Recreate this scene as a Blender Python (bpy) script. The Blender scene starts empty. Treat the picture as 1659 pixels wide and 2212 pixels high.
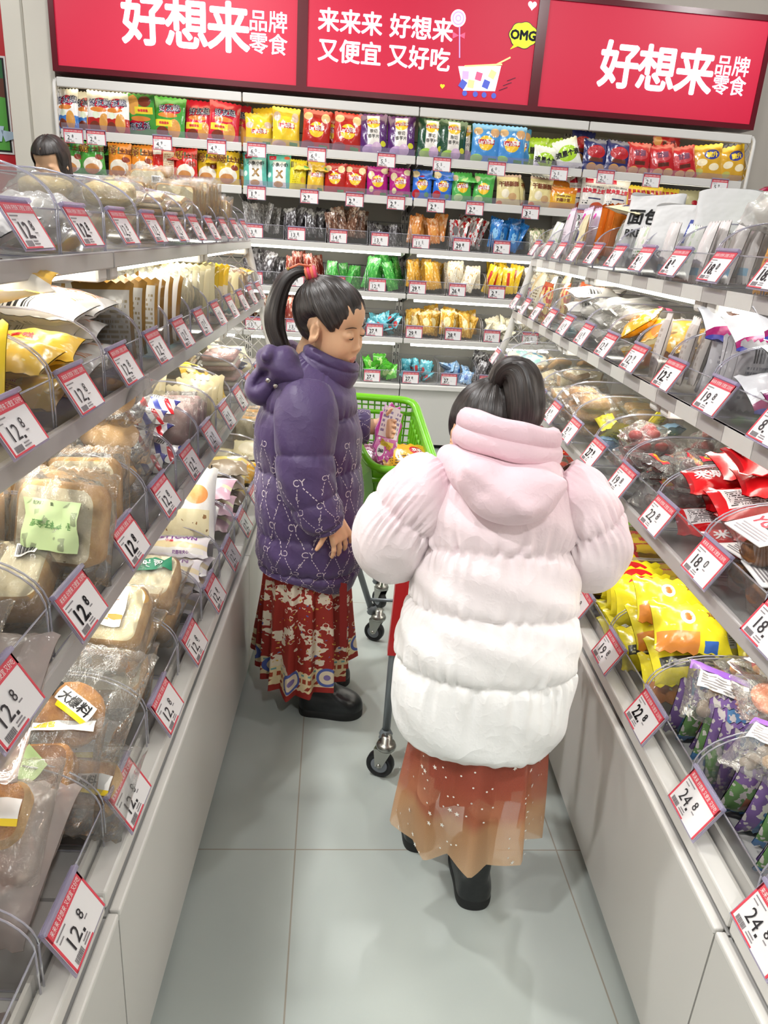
import bpy, bmesh, math, random
import numpy as np
from mathutils import Matrix, Vector, Euler, Quaternion
SC = bpy.context.scene
COL = SC.collection
R = math.radians
# ---------------------------------------------------------------- camera
F_PX, PITCH, ROLL, YAW, EYE = 1614.47, 0.357515, 0.0675495, 0.0432778, 1.31
_cy, _sy = math.cos(YAW), math.sin(YAW)
_f = Vector((_sy*math.cos(PITCH), _cy*math.cos(PITCH), -math.sin(PITCH)))
_r0 = Vector((_cy, -_sy, 0)); _u0 = _r0.cross(_f)
_r = math.cos(ROLL)*_r0 + math.sin(ROLL)*_u0
_u = -math.sin(ROLL)*_r0 + math.cos(ROLL)*_u0
cam = bpy.data.objects.new('camera', bpy.data.cameras.new('camera'))
COL.objects.link(cam)
cam.matrix_world = Matrix(((_r.x, _u.x, -_f.x, 0), (_r.y, _u.y, -_f.y, 0), (_r.z, _u.z, -_f.z, EYE), (0, 0, 0, 1)))
cam.data.sensor_fit = 'HORIZONTAL'; cam.data.sensor_width = 36
cam.data.lens = F_PX/1659*36
cam.data.clip_start = 0.02; cam.data.clip_end = 60
SC.camera = cam
SC.view_settings.view_transform = 'Standard'; SC.view_settings.look = 'None'
SC.view_settings.gamma = 1; SC.view_settings.use_curve_mapping = False
SC.view_settings.exposure = 0.05
SC.cycles.transparent_max_bounces = 36
SC.cycles.use_adaptive_sampling = True; SC.cycles.adaptive_threshold = .02
SC.cycles.max_bounces = 7; SC.cycles.diffuse_bounces = 3; SC.cycles.glossy_bounces = 3
SC.cycles.caustics_reflective = False; SC.cycles.caustics_refractive = False
SC.cycles.use_denoising = True
SC.cycles.sample_clamp_indirect = 4
# ---------------------------------------------------------------- world, ceiling lamps and two added fill spots
w = bpy.data.worlds.new('world'); SC.world = w; w.use_nodes = True
w.node_tree.nodes['Background'].inputs[0].default_value = (1.0, 1.0, 0.985, 1)
w.node_tree.nodes['Background'].inputs[1].default_value = 0.25
def lamp(name, loc, target, power, size, col=(1, .995, .985), spread=150):
    l = bpy.data.lights.new(name, 'AREA'); l.shape = 'DISK'; l.size = size; l.energy = power; l.color = col
    l.spread = R(spread)
    o = bpy.data.objects.new(name, l); COL.objects.link(o); o.location = loc
    o.rotation_euler = (Vector(target)-Vector(loc)).to_track_quat('-Z', 'Y').to_euler()
    o['kind'] = 'helper'
    return o
for y_, p_ in ((.1, 26), (1.9, 26), (3.5, 20)):
    lamp('ceiling_or_fill_spot', (-1.08, y_, 2.95), (.15, y_+.25, .2), p_, .12)
lamp('ceiling_or_fill_spot', (.75, 3.3, 2.95), (.2, 2.0, .3), 12, .12)
lamp('ceiling_or_fill_spot', (.55, -.7, 2.95), (.35, 1.3, .5), 12, .12)
lamp('ceiling_or_fill_spot', (1.35, 1.6, 2.95), (.9, 1.7, .8), 5, .12)
lamp('ceiling_or_fill_spot', (-.9, 3.0, 2.95), (-.7, 4.9, 1.4), 9, .2)
lamp('ceiling_or_fill_spot', (1.2, 3.0, 2.95), (.9, 4.9, 1.4), 9, .2)
lamp('ceiling_or_fill_spot', (2.3, 3.6, 2.95), (2.3, 5.2, 1.7), 9, .2)  # fill spot added to brighten the beige wall, no known fixture
lamp('ceiling_or_fill_spot', (-2.2, 3.4, 2.95), (-2.3, 4.8, 1.8), 8, .2)  # extra spot put in to lift the cream column, not a known lamp
# ---------------------------------------------------------------- helpers
def lin(c):
    if isinstance(c, str):
        c = [int(c[i:i+2], 16)/255 for i in (0, 2, 4)]
    return tuple(x/12.92 if x <= .04045 else ((x+.055)/1.055)**2.4 for x in c[:3])+(1,)
class NT:
    def __init__(s, name):
        s.m = bpy.data.materials.new(name); s.m.use_nodes = True
        s.t = s.m.node_tree; s.n = s.t.nodes; s.b = s.n['Principled BSDF']; s.out = s.n['Material Output']
    def node(s, typ, **kw):
        n = s.n.new('ShaderNode'+typ)
        for k, v in kw.items(): setattr(n, k, v)
        return n
    def link(s, a, b): s.t.links.new(a, b)
    def put(s, sock, v):
        if hasattr(v, 'is_output'): s.link(v, sock)
        else: sock.default_value = v
    def math(s, op, a, b=0, c=0):
        n = s.node('Math', operation=op)
        s.put(n.inputs[0], a); s.put(n.inputs[1], b); s.put(n.inputs[2], c)
        return n.outputs[0]
    def mix(s, f, a, b):
        n = s.node('Mix', data_type='RGBA'); s.put(n.inputs[0], f); s.put(n.inputs[6], a); s.put(n.inputs[7], b)
        return n.outputs[2]
    def coord(s, which='UV'):
        return s.node('TexCoord').outputs[which]
    def noise(s, vec, scale, detail=2, rough=.5):
        n = s.node('TexNoise'); s.put(n.inputs['Vector'], vec); n.inputs['Scale'].default_value = scale
        n.inputs['Detail'].default_value = detail; n.inputs['Roughness'].default_value = rough
        return n.outputs[0]
    def bump(s, h, strength=.3, dist=.01):
        n = s.node('Bump'); n.inputs['Strength'].default_value = strength; n.inputs['Distance'].default_value = dist
        s.link(h, n.inputs['Height']); return n.outputs[0]
    def ramp(s, f, stops, interp='LINEAR'):
        n = s.node('ValToRGB'); s.link(f, n.inputs[0]); r = n.color_ramp; r.interpolation = interp
        while len(r.elements) < len(stops): r.elements.new(.5)
        for e, (p, c) in zip(r.elements, stops): e.position = p; e.color = lin(c)
        return n.outputs[0]
    def vmul(s, v, sc, off=(0, 0, 0)):
        n = s.node('VectorMath', operation='MULTIPLY_ADD'); s.put(n.inputs[0], v); n.inputs[1].default_value = sc; n.inputs[2].default_value = off
        return n.outputs[0]
_M = {}
def plain(name, col, rough=.5, metal=0, spec=.5, coat=0, emit=0, sss=0, bump=None):
    if name in _M: return _M[name]
    t = NT(name); b = t.b
    b.inputs['Base Color'].default_value = lin(col); b.inputs['Roughness'].default_value = rough
    b.inputs['Metallic'].default_value = metal; b.inputs['Specular IOR Level'].default_value = spec
    b.inputs['Coat Weight'].default_value = coat
    if sss:
        b.inputs['Subsurface Weight'].default_value = sss; b.inputs['Subsurface Radius'].default_value = (.01, .004, .002)
        b.inputs['Subsurface Scale'].default_value = .5
    if emit:
        b.inputs['Emission Color'].default_value = lin(col); b.inputs['Emission Strength'].default_value = emit
    if bump:
        t.link(t.bump(t.noise(t.coord('Object'), bump[0], 3), bump[1], bump[2]), b.inputs['Normal'])
    _M[name] = t.m
    return t.m
def sheer(name, col, clear=.9, haze=.06, gloss_rough=.06, gloss=.5, crinkle=0, cscale=30, hazecol='f4f2ee', ior=1.45):
    """thin clear plastic: straight-through light, a little white haze, and a mirror-like sheen"""
    if name in _M: return _M[name]
    t = NT(name); t.n.remove(t.b)
    tr = t.node('BsdfTransparent'); tr.inputs[0].default_value = lin(col)
    di = t.node('BsdfDiffuse'); di.inputs[0].default_value = lin(hazecol)
    gl = t.node('BsdfGlossy'); gl.inputs['Roughness'].default_value = gloss_rough; gl.inputs[0].default_value = (gloss*2 if gloss < .5 else 1,)*3+(1,)
    fr = t.node('Fresnel'); fr.inputs[0].default_value = ior
    fac = fr.outputs[0]
    if crinkle:
        h = t.noise(t.coord('Object'), cscale, 4, .6)
        h2 = t.node('TexVoronoi', feature='F1'); t.link(t.coord('Object'), h2.inputs['Vector']); h2.inputs['Scale'].default_value = cscale*.7
        nm = t.bump(t.math('ADD', h, h2.outputs[0]), crinkle, .01)
        t.link(nm, gl.inputs['Normal'])
    m1 = t.node('MixShader'); m1.inputs[0].default_value = haze
    t.link(tr.outputs[0], m1.inputs[1]); t.link(di.outputs[0], m1.inputs[2])
    m2 = t.node('MixShader'); t.link(t.math('MULTIPLY_ADD', fac, gloss, .02 if crinkle else 0), m2.inputs[0])
    t.link(m1.outputs[0], m2.inputs[1]); t.link(gl.outputs[0], m2.inputs[2])
    t.link(m2.outputs[0], t.out.inputs[0])
    _M[name] = t.m
    return t.m
def design(name, base, shapes=(), rough=.28, crinkle=.25, cscale=22, metal=0, coat=.15, base2=None, alpha=None):
    """printed wrapper: flat colour shapes laid over the pack's own coordinates (u, v from 0 to 1)"""
    if name in _M: return _M[name]
    t = NT(name); uv = t.coord('UV')
    sx = t.node('SeparateXYZ'); t.link(uv, sx.inputs[0]); u, v = sx.outputs[0], sx.outputs[1]
    c = lin(base)
    if base2:
        c = t.mix(v, lin(base), lin(base2))
    for s in shapes:
        k = s[0]
        if k in 'rbt':
            x0, y0, x1, y1 = s[1:5]; col = s[5]
            f = t.math('MULTIPLY', t.math('COMPARE', u, (x0+x1)/2, abs(x1-x0)/2), t.math('COMPARE', v, (y0+y1)/2, abs(y1-y0)/2))
            if k == 'b':
                n = t.node('TexWhiteNoise', noise_dimensions='1D'); t.link(t.math('FLOOR', t.math('MULTIPLY', u, s[6] if len(s) > 6 else 120)), n.inputs['W'])
                f = t.math('MULTIPLY', f, t.math('GREATER_THAN', n.outputs[0], .45))
            if k == 't':
                rows = s[6]; cols = s[7] if len(s) > 7 else rows*2.5
                rr = t.math('MULTIPLY', t.math('SUBTRACT', v, y0), rows/(y1-y0))
                f = t.math('MULTIPLY', f, t.math('LESS_THAN', t.math('FRACT', rr), .55))
                cb = t.node('CombineXYZ'); t.link(t.math('FLOOR', t.math('MULTIPLY', u, cols/(x1-x0)*2)), cb.inputs[0]); t.link(t.math('FLOOR', rr), cb.inputs[1])
                n = t.node('TexWhiteNoise', noise_dimensions='2D'); t.link(cb.outputs[0], n.inputs['Vector'])
                f = t.math('MULTIPLY', f, t.math('GREATER_THAN', n.outputs[0], .35))
        elif k == 'e':
            cx, cy, rx, ry, col = s[1:6]
            q = t.vmul(uv, (1/rx, 1/ry, 0), (-cx/rx, -cy/ry, 0))
            l = t.node('VectorMath', operation='LENGTH'); t.link(q, l.inputs[0])
            f = t.math('LESS_THAN', l.outputs['Value'], 1)
        elif k == 'n':
            f = t.math('GREATER_THAN', t.noise(t.coord('UV'), s[1], 2), s[2]); col = s[3]
            if len(s) > 4:
                x0, y0, x1, y1 = s[4:8]
                f = t.math('MULTIPLY', f, t.math('MULTIPLY', t.math('COMPARE', u, (x0+x1)/2, abs(x1-x0)/2), t.math('COMPARE', v, (y0+y1)/2, abs(y1-y0)/2)))
        elif k == 's':
            a, fr, duty, col = s[1:5]
            q = t.math('ADD', t.math('MULTIPLY', u, math.cos(a)*fr), t.math('MULTIPLY', v, math.sin(a)*fr))
            f = t.math('LESS_THAN', t.math('FRACT', q), duty)
        c = t.mix(f, c if hasattr(c, 'is_output') else c, lin(col))
    t.put(t.b.inputs['Base Color'], c)
    t.b.inputs['Roughness'].default_value = rough; t.b.inputs['Metallic'].default_value = metal
    t.b.inputs['Coat Weight'].default_value = coat; t.b.inputs['Coat Roughness'].default_value = .12
    if alpha is not None: t.b.inputs['Alpha'].default_value = alpha
    if crinkle:
        t.link(t.bump(t.noise(t.coord('Object'), cscale, 3, .6), crinkle, .012), t.b.inputs['Normal'])
    _M[name] = t.m
    return t.m
# text outlines ------------------------------------------------------------
_T = {}
def glyphs(s, bold=0.0, res=2):
    """outline of a string as flat points (height about 1, centred) and faces"""
    k = (s, bold, res)
    if k not in _T:
        cu = bpy.data.curves.new('lettering', 'FONT'); cu.body = s; cu.offset = bold; cu.resolution_u = res
        o = bpy.data.objects.new('lettering', cu); COL.objects.link(o)
        bpy.context.view_layer.update()
        m = bpy.data.meshes.new_from_object(o.evaluated_get(bpy.context.evaluated_depsgraph_get()))
        v = np.array([p.co[:2] for p in m.vertices]).reshape(-1, 2); fc = [tuple(p.vertices) for p in m.polygons]
        bpy.data.objects.remove(o); bpy.data.curves.remove(cu); bpy.data.meshes.remove(m)
        if len(v):
            lo, hi = v.min(0), v.max(0); v = v-(lo+hi)/2; size = hi-lo
        else: size = np.array([1., 1.])
        _T[k] = (v, fc, size)
    return _T[k]
class MB:
    """collects shapes, then links them as one mesh object"""
    def __init__(s): s.v = []; s.f = []; s.mi = []; s.mats = []; s.uv = []; s.n = 0; s.sm = []
    def mat(s, m):
        if m not in s.mats: s.mats.append(m)
        return s.mats.index(m)
    def add(s, verts, faces, m, uv=None, smooth=True):
        verts = np.asarray(verts, float).reshape(-1, 3); i = s.mat(m); n = s.n
        s.v.append(verts); s.uv.append(np.zeros((len(verts), 2)) if uv is None else np.asarray(uv, float).reshape(-1, 2))
        for f in faces:
            s.f.append(tuple(a+n for a in f)); s.mi.append(i); s.sm.append(smooth)
        s.n += len(verts); return s
    def box(s, c, d, m, rot=None, bev=0):
        x, y, z = [q/2 for q in d]
        if bev:
            b = min(bev, x*.49, y*.49, z*.49); P = []
            bm = bmesh.new(); bmesh.ops.create_cube(bm, size=1)
            for q in bm.verts: q.co = Vector((q.co.x*d[0], q.co.y*d[1], q.co.z*d[2]))
            bmesh.ops.bevel(bm, geom=bm.edges[:], offset=b, segments=2, profile=.5, affect='EDGES')
            bm.verts.index_update()
            v = np.array([q.co[:] for q in bm.verts]); f = [tuple(q.index for q in p.verts) for p in bm.faces]; bm.free()
        else:
            v = np.array([(a, b, e) for a in (-x, x) for b in (-y, y) for e in (-z, z)])
            f = [(0, 1, 3, 2), (4, 6, 7, 5), (0, 4, 5, 1), (2, 3, 7, 6), (0, 2, 6, 4), (1, 5, 7, 3)]
        if rot is not None: v = v@np.array(rot.to_matrix() if hasattr(rot, 'to_matrix') else rot).T
        return s.add(v+np.array(c), f, m, smooth=False)
    def grid(s, P, m, closed_u=False, closed_v=False, uv=None, smooth=True, flip=False):
        P = np.asarray(P, float); nv, nu = P.shape[:2]
        U = nu if closed_u else nu-1; V = nv if closed_v else nv-1
        f = []
        for j in range(V):
            for i in range(U):
                a = j*nu+i; b = j*nu+(i+1) % nu; c = ((j+1) % nv)*nu+(i+1) % nu; d = ((j+1) % nv)*nu+i
                f.append((a, d, c, b) if flip else (a, b, c, d))
        if uv is None:
            uu, vv = np.meshgrid(np.linspace(0, 1, nu), np.linspace(0, 1, nv)); uv = np.stack([uu, vv], -1)
        return s.add(P.reshape(-1, 3), f, m, np.asarray(uv).reshape(-1, 2), smooth)
    def tube(s, path, r, m, n=8, cap=True, flat=1.0):
        path = [Vector(p) for p in path]; rr = r if hasattr(r, '__len__') else [r]*len(path)
        rows = []; up = None
        for i, p in enumerate(path):
            t = (path[min(i+1, len(path)-1)]-path[max(i-1, 0)]).normalized()
            if up is None:
                up = Vector((0, 0, 1)) if abs(t.z) < .9 else Vector((1, 0, 0))
            a = t.cross(up)
            if a.length < 1e-6: a = t.orthogonal()
            a.normalize(); b = a.cross(t).normalized(); up = b
            rows.append([(p+a*(math.cos(k*2*math.pi/n)*rr[i])+b*(math.sin(k*2*math.pi/n)*rr[i]*flat))[:] for k in range(n)])
        s.grid(np.array(rows), m, closed_u=True)
        if cap:
            k0 = s.n-len(rows)*n; i = s.mat(m)
            s.f.append(tuple(k0+q for q in range(n))[::-1]); s.mi.append(i); s.sm.append(False)
            s.f.append(tuple(s.n-n+q for q in range(n))); s.mi.append(i); s.sm.append(False)
        return s
    def lathe(s, prof, m, n=24, center=(0, 0, 0), axis='z'):
        P = np.array([[(r*math.cos(2*math.pi*k/n), r*math.sin(2*math.pi*k/n), z) for k in range(n)] for r, z in prof])
        if axis == 'x': P = P[..., [2, 0, 1]]
        if axis == 'y': P = P[..., [1, 2, 0]]
        return s.grid(P+np.array(center), m, closed_u=True)
    def poly(s, pts, m, thick=0, normal=(0, -1, 0), uv=None):
        """flat polygon; with thick, a closed slab behind it"""
        pts = np.asarray(pts, float); n = len(pts)
        if not thick: return s.add(pts, [tuple(range(n))], m, uv, smooth=False)
        q = pts-np.array(normal)*thick
        f = [tuple(range(n)), tuple(range(2*n-1, n-1, -1))]+[(i, i+n, (i+1) % n+n, (i+1) % n) for i in range(n)]
        u2 = None if uv is None else np.concatenate([uv, uv])
        return s.add(np.concatenate([pts, q]), f, m, u2, smooth=False)
    def text(s, st, size, m, fn, width=None, bold=0.0, res=2, rot=0):
        """lettering laid on a surface: fn maps flat (x, y) arrays to points"""
        v, fc, d = glyphs(st, 0, res)
        if not len(v): return s
        if bold:
            ring = [(bold*math.cos(a), bold*math.sin(a)) for a in np.arange(8)*math.pi/4]; k = len(v)
            fc = [tuple(i+q*k for i in f) for q in range(len(ring)) for f in fc]
            v = np.concatenate([v+np.array(r_) for r_ in ring])
        v = v*size
        if width and d[0]*size > width: v = v*np.array([width/(d[0]*size), 1])
        if rot: v = v@np.array([[math.cos(rot), math.sin(rot)], [-math.sin(rot), math.cos(rot)]])
        return s.add(fn(v[:, 0], v[:, 1]), fc, m, smooth=False)
    def build(s, name, parent=None, **props):
        me = bpy.data.meshes.new(name)
        V = np.concatenate(s.v) if s.v else np.zeros((0, 3)); UV = np.concatenate(s.uv)
        me.from_pydata(V.tolist(), [], s.f)
        for m in s.mats: me.materials.append(m)
        me.polygons.foreach_set('material_index', s.mi); me.polygons.foreach_set('use_smooth', s.sm)
        l = me.uv_layers.new(name='UVMap'); idx = np.zeros(len(me.loops), dtype=np.int32); me.loops.foreach_get('vertex_index', idx)
        l.data.foreach_set('uv', UV[idx].ravel()); me.update()
        o = bpy.data.objects.new(name, me); COL.objects.link(o)
        if parent: o.parent = parent
        for k, q in props.items(): o[k] = q
        return o
def thing(name, label, cat, mat=None, group=None):
    o = bpy.data.objects.new(name, None); COL.objects.link(o); o.empty_display_size = .05
    if mat is not None: o.matrix_world = mat
    o['label'] = label; o['category'] = cat
    if group: o['group'] = group
    return o
def tag(o, label, cat, group=None, mat=None):
    o['label'] = label; o['category'] = cat
    if group: o['group'] = group
    if mat is not None: o.matrix_world = mat
    return o
def struct(o): o['kind'] = 'structure'; return o
def dup(o, mat, label, group=None, cat=None):
    """copy of a thing with copies of its parts and sub-parts (mesh data shared)"""
    r = o.copy(); COL.objects.link(r); r.matrix_world = mat; r['label'] = label
    if group: r['group'] = group
    elif 'group' in r: del r['group']
    if cat: r['category'] = cat
    for ch in o.children:
        c = ch.copy(); COL.objects.link(c); c.parent = r
        for g in ch.children:
            d = g.copy(); COL.objects.link(d); d.parent = c
    return r
ORD = 'first second third fourth fifth sixth seventh eighth ninth tenth eleventh twelfth thirteenth fourteenth fifteenth sixteenth seventeenth eighteenth nineteenth twentieth twenty-first twenty-second twenty-third twenty-fourth twenty-fifth twenty-sixth twenty-seventh twenty-eighth twenty-ninth thirtieth'.split()
def frame(loc, rotz): return Matrix.Translation(loc)@Matrix.Rotation(rotz, 4, 'Z')
def pose(x=0, y=0, z=0, rx=0, ry=0, rz=0): return Matrix.Translation((x, y, z))@Euler((rx, ry, rz), 'XYZ').to_matrix().to_4x4()
# common materials
WHITE = plain('white_powder_coat', (.86, .85, .83), .42)
RAILW = plain('white_price_rail', (.83, .82, .80), .35)
RAILG = plain('grey_price_rail', (.70, .68, .67), .35)
PANEL = plain('white_melamine', (.80, .79, .77), .4)
BACKP = plain('pale_grey_back_panel', (.70, .69, .66), .5)
DARK = plain('dark_kick', (.16, .15, .17), .6)
GAP = plain('dark_gap', (.10, .10, .11), .7)
CLEAR = sheer('clear_acrylic', (.955, .955, .955), haze=.06, gloss=.5, gloss_rough=.05)
RIM = sheer('acrylic_edge', (.86, .86, .91), haze=.34, gloss=.5, gloss_rough=.12, hazecol='e6e4ee')
FILM = sheer('wrapping_film', (.975, .975, .97), haze=.08, gloss=.7, gloss_rough=.08, crinkle=1.0, cscale=40, ior=1.45)
CLOUDY = sheer('cloudy_film', (.95, .95, .95), haze=.34, gloss=.5, gloss_rough=.16, crinkle=.8, cscale=26, ior=1.5)
LED = plain('led_strip_light', (1, .99, .95), emit=13.0)
BLACK = plain('black_print', (.06, .055, .06), .5)
REDP = plain('red_print', (.85, .16, .24), .5)
WHITEP = plain('white_print', (.95, .94, .93), .5)
# ================================================================ setting
BK = frame((.35, 4.71, 0), .06)          # wall shelving: local x along the wall, y into it
def floor_mat():
    t = NT('floor_tile'); g = t.node('TexCoord').outputs['Object']
    mp = t.node('Mapping'); t.link(g, mp.inputs[0]); mp.inputs['Rotation'].default_value = (0, 0, -.0404732)
    mp.inputs['Location'].default_value = (.0382, -1.31247, 0)
    # tile frame: x' = x cos + y sin - a ; 600 x 1200 tiles
    sx = t.node('SeparateXYZ'); t.link(mp.outputs[0], sx.inputs[0])
    def near(v, p):
        f = t.math('FRACT', t.math('ADD', t.math('DIVIDE', v, p), 100.5))
        return t.math('LESS_THAN', t.math('ABSOLUTE', t.math('SUBTRACT', f, .5)), .0016/p)
    gr = t.math('MAXIMUM', near(sx.outputs[0], .6), near(sx.outputs[1], 1.2))
    n = t.noise(g, 3, 3); c = t.ramp(n, [(.3, 'a0a7a3'), (.7, 'aab1ac')])
    n2 = t.noise(g, 140, 1)
    c = t.mix(t.math('GREATER_THAN', n2, .81), c, lin('a9a9a3'))
    c = t.mix(gr, c, lin('8d877b')); t.link(c, t.b.inputs['Base Color'])
    t.b.inputs['Roughness'].default_value = .34; t.b.inputs['Specular IOR Level'].default_value = .4
    return t.m
m = MB(); m.box((0, 2, -.05), (14, 16, .1), floor_mat()); struct(m.build('floor'))
WALLM = plain('warm_beige_wall', (.78, .75, .71), .7)
m = MB(); m.box((0, 0, 1.6), (9, .1, 3.2), WALLM); o = struct(m.build('wall_back')); o.matrix_world = BK@Matrix.Translation((0, .50, 0))
PIL = plain('cream_column', (.85, .83, .78), .55)
m = MB(); m.box((-2.215, .26, 1.6), (.25, .36, 3.2), PIL); m.box((-2.235, .078, 1.6), (.012, .006, 3.2), plain('column_seam', (.68, .66, .61), .6))
o = struct(m.build('wall_left')); o.matrix_world = BK
m = MB(); m.box((0, 2, 3.2), (14, 16, .08), plain('ceiling_white', (.84, .83, .81), .8)); struct(m.build('ceiling'))
# poster on the far wall
PRED = plain('poster_red', (.80, .13, .17), .5)
t_ = thing('wall_poster', 'tall red wall poster with a framed park scene beside the cream column', 'poster', BK@Matrix.Translation((-2.355, .30, 0)))
m = MB(); m.box((-.45, 0, 1.85), (.90, .03, 2.2), PRED); m.box((.006, -.004, 1.85), (.012, .03, 2.2), WHITEP)
m.text('新', .17, WHITEP, lambda x, y: np.stack([x-.166, 0*x-.017, y+2.22], -1), bold=.03); m.build('poster_board', t_)
sk = design('park_scene', '4a9a44', [('r', 0, .5, 1, .86, '6a3b2a'), ('s', 0, 9, .06, '4f2a1e'), ('n', 6, .56, '2f6b3a', 0, .84, 1, 1), ('r', 0, .80, 1, 1, '2e7040'), ('r', 0, 0, 1, .28, '5cab45'), ('e', .75, .4, .5, .22, '5cab45')], rough=.5, crinkle=0)
m = MB(); m.box((-.50, -.019, 1.845), (.86, .006, .48), plain('poster_frame_black', (.1, .1, .1), .5)); m.box((-.50, -.018, 1.845), (.88, .006, .50), WHITEP)
m.grid(np.array([[(-.92, -.0235, 1.615), (-.08, -.0235, 1.615)], [(-.92, -.0235, 2.075), (-.08, -.0235, 2.075)]]), sk); m.build('picture', t_)
m = MB()
for a in (((-.12, -.03, 1.72), (.02, -.03, 1.705), (-.10, -.03, 1.66)), ((-.30, -.03, 1.74), (-.10, -.03, 1.74), (-.12, -.03, 1.66), (-.3, -.03, 1.64))): m.poly(a, plain('poster_pale_blue', (.74, .83, .90), .5), .002)
m.build('paper_plane', t_)

# ---------------------------------------------------------------- sign
SIGN = BK@Matrix.Translation((0, .0, 0))
MAR = plain('maroon_sign_frame', (.36, .035, .10), .3)
SRED = plain('sign_red', (.74, .08, .22), .5, emit=.40)
SWHITE = plain('sign_white', (.93, .95, 1.0), .5, emit=.95)
SLIME = plain('sign_lime', (.80, .88, .15), .5, emit=.7); SINK = plain('sign_ink', (.16, .10, .22), .5); SLILAC = plain('sign_lilac', (.74, .62, .90), .5, emit=.75)
SCREAM = plain('sign_cream', (.95, .84, .55), .5, emit=.7); SBLUE = plain('sign_blue', (.30, .36, .75), .5, emit=.5); SPINK = plain('sign_pink', (.93, .35, .5), .5, emit=.6)
def flat(x0, z0, y=-.0075): return lambda x, y_: np.stack([x+x0, 0*x+y, y_+z0], -1)
def sign_panel(x0, x1, label):
    t = thing('illuminated_sign', label, 'sign', SIGN)
    z0, z1 = 2.0, 2.57; b = .028; cx = (x0+x1)/2
    m = MB()
    for a in ((cx, .06, z0+b/2, x1-x0, b), (cx, .06, z1-b/2, x1-x0, b)): m.box(a[:3], (a[3], .15, a[4]), MAR)
    for xx in (x0+b/2, x1-b/2): m.box((xx, .06, (z0+z1)/2), (b, .15, z1-z0-2*b), MAR)
    m.box((cx, .12, (z0+z1)/2), (x1-x0-2*b, .02, z1-z0-2*b), MAR); m.build('sign_frame', t)
    m = MB(); m.box((cx, .05, (z0+z1)/2), (x1-x0-2*b, .11, z1-z0-2*b), SRED); m.build('sign_face', t)
    return t
def words(t, rows):
    m = MB()
    for s, x, z, size, wd, bold in rows: m.text(s, size, SWHITE, flat(x, z), width=wd, bold=bold, res=3)
    m.build('sign_lettering', t)
t_ = sign_panel(-2.07, -.76, 'lit red shop sign above the white and green chip bags, reaching the cream column')
words(t_, [('好', -1.593, 2.275, .245, .215, .027), ('想', -1.37, 2.275, .245, .215, .027), ('来', -1.15, 2.275, .245, .215, .027), ('品牌', -.940, 2.318, .104, .2, .012), ('零食', -.940, 2.215, .104, .2, .012)])
t_ = sign_panel(-.76, .537, 'lit red shop sign with two lines of writing and a lime speech bubble')
words(t_, [('来来来', -.506, 2.352, .116, .36, .022), ('好想来', -.121, 2.354, .116, .36, .022), ('又便宜', -.504, 2.212, .116, .36, .022), ('又好吃', -.124, 2.214, .116, .36, .022)])
m = MB(); bub = [(.440+.072*math.cos(a)*(1+.09*abs(math.sin(3.5*a))), -.008, 2.365+.056*math.sin(a)*(1+.12*abs(math.sin(3.5*a)))) for a in np.linspace(0, 2*math.pi, 44, endpoint=False)]
tail = [(.40, -.008, 2.325), (.374, -.008, 2.292), (.425, -.008, 2.315)]
m.poly([(.440+(p[0]-.44)*1.05, -.0072, 2.365+(p[2]-2.365)*1.05) for p in bub], SINK); m.poly(bub, SLIME); m.poly(tail, SLIME)
m.text('OMG', .062, SINK, flat(.440, 2.365, -.009), bold=.05); m.build('speech_bubble', t_)
def heart(cx, cz, s): return [(cx+s*(16*math.sin(a)**3)/16, -.008, cz+s*(13*math.cos(a)-5*math.cos(2*a)-2*math.cos(3*a)-math.cos(4*a))/16) for a in np.linspace(0, 2*math.pi, 30, endpoint=False)]
m = MB(); m.poly(heart(.471, 2.507, .024), SWHITE); m.build('heart_mark', t_)
m = MB(); m.poly(heart(.017, 2.087, .013), SLIME); m.build('heart_mark', t_)
m = MB()
for k in range(5):
    rr = .041-.008*k; m.poly([(.074+rr*math.cos(a), -.0078-.0004*k, 2.415+rr*math.sin(a)) for a in np.linspace(0, 2*math.pi, 28, endpoint=False)], (SWHITE, SLILAC)[k % 2])
m.box((.092, -.008, 2.305), (.006, .002, .15), SLILAC, Euler((0, -.10, 0)))
m.poly([(.05, -.0085, 2.35), (.085, -.0085, 2.335), (.052, -.0085, 2.318)], SPINK); m.poly([(.118, -.0085, 2.352), (.085, -.0085, 2.335), (.118, -.0085, 2.322)], SPINK); m.build('lollipop_drawing', t_)
m = MB(); m.poly([(.096, -.0078, 2.19), (.335, -.0078, 2.21), (.315, -.0078, 2.085), (.135, -.0078, 2.075)], SWHITE)
for i, (cx, cz, cm) in enumerate([(.14, 2.15, SLILAC), (.175, 2.11, SCREAM), (.215, 2.15, SPINK), (.26, 2.115, SBLUE), (.29, 2.165, SCREAM), (.13, 2.105, SBLUE)]): m.box((cx, -.0088, cz), (.036, .002, .04), cm, Euler((0, .1*i, 0)))
m.box((.34, -.0085, 2.232), (.095, .002, .008), SCREAM, Euler((0, -.5, 0))); m.box((.235, -.0095, 2.205), (.21, .002, .008), SCREAM, Euler((0, -.12, 0)))
for cx in (.145, .205, .255, .31): m.poly([(cx+.014*math.cos(a), -.0085, 2.062+.014*math.sin(a)) for a in np.linspace(0, 2*math.pi, 16, endpoint=False)], SBLUE)
for k in range(3): m.box((.36+.02*k, -.008, 2.10+.025*k), (.05, .001, .003), SINK, Euler((0, -.4, 0)))
m.build('cart_drawing', t_)
t_ = sign_panel(.537, 1.856, 'lit red shop sign above the yellow and red chip bags beside the beige wall')
words(t_, [('好', 1.0, 2.268, .24, .215, .027), ('想', 1.22, 2.268, .24, .215, .027), ('来', 1.445, 2.268, .24, .215, .027), ('品牌', 1.66, 2.313, .104, .195, .012), ('零食', 1.66, 2.216, .104, .195, .012)])

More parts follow.
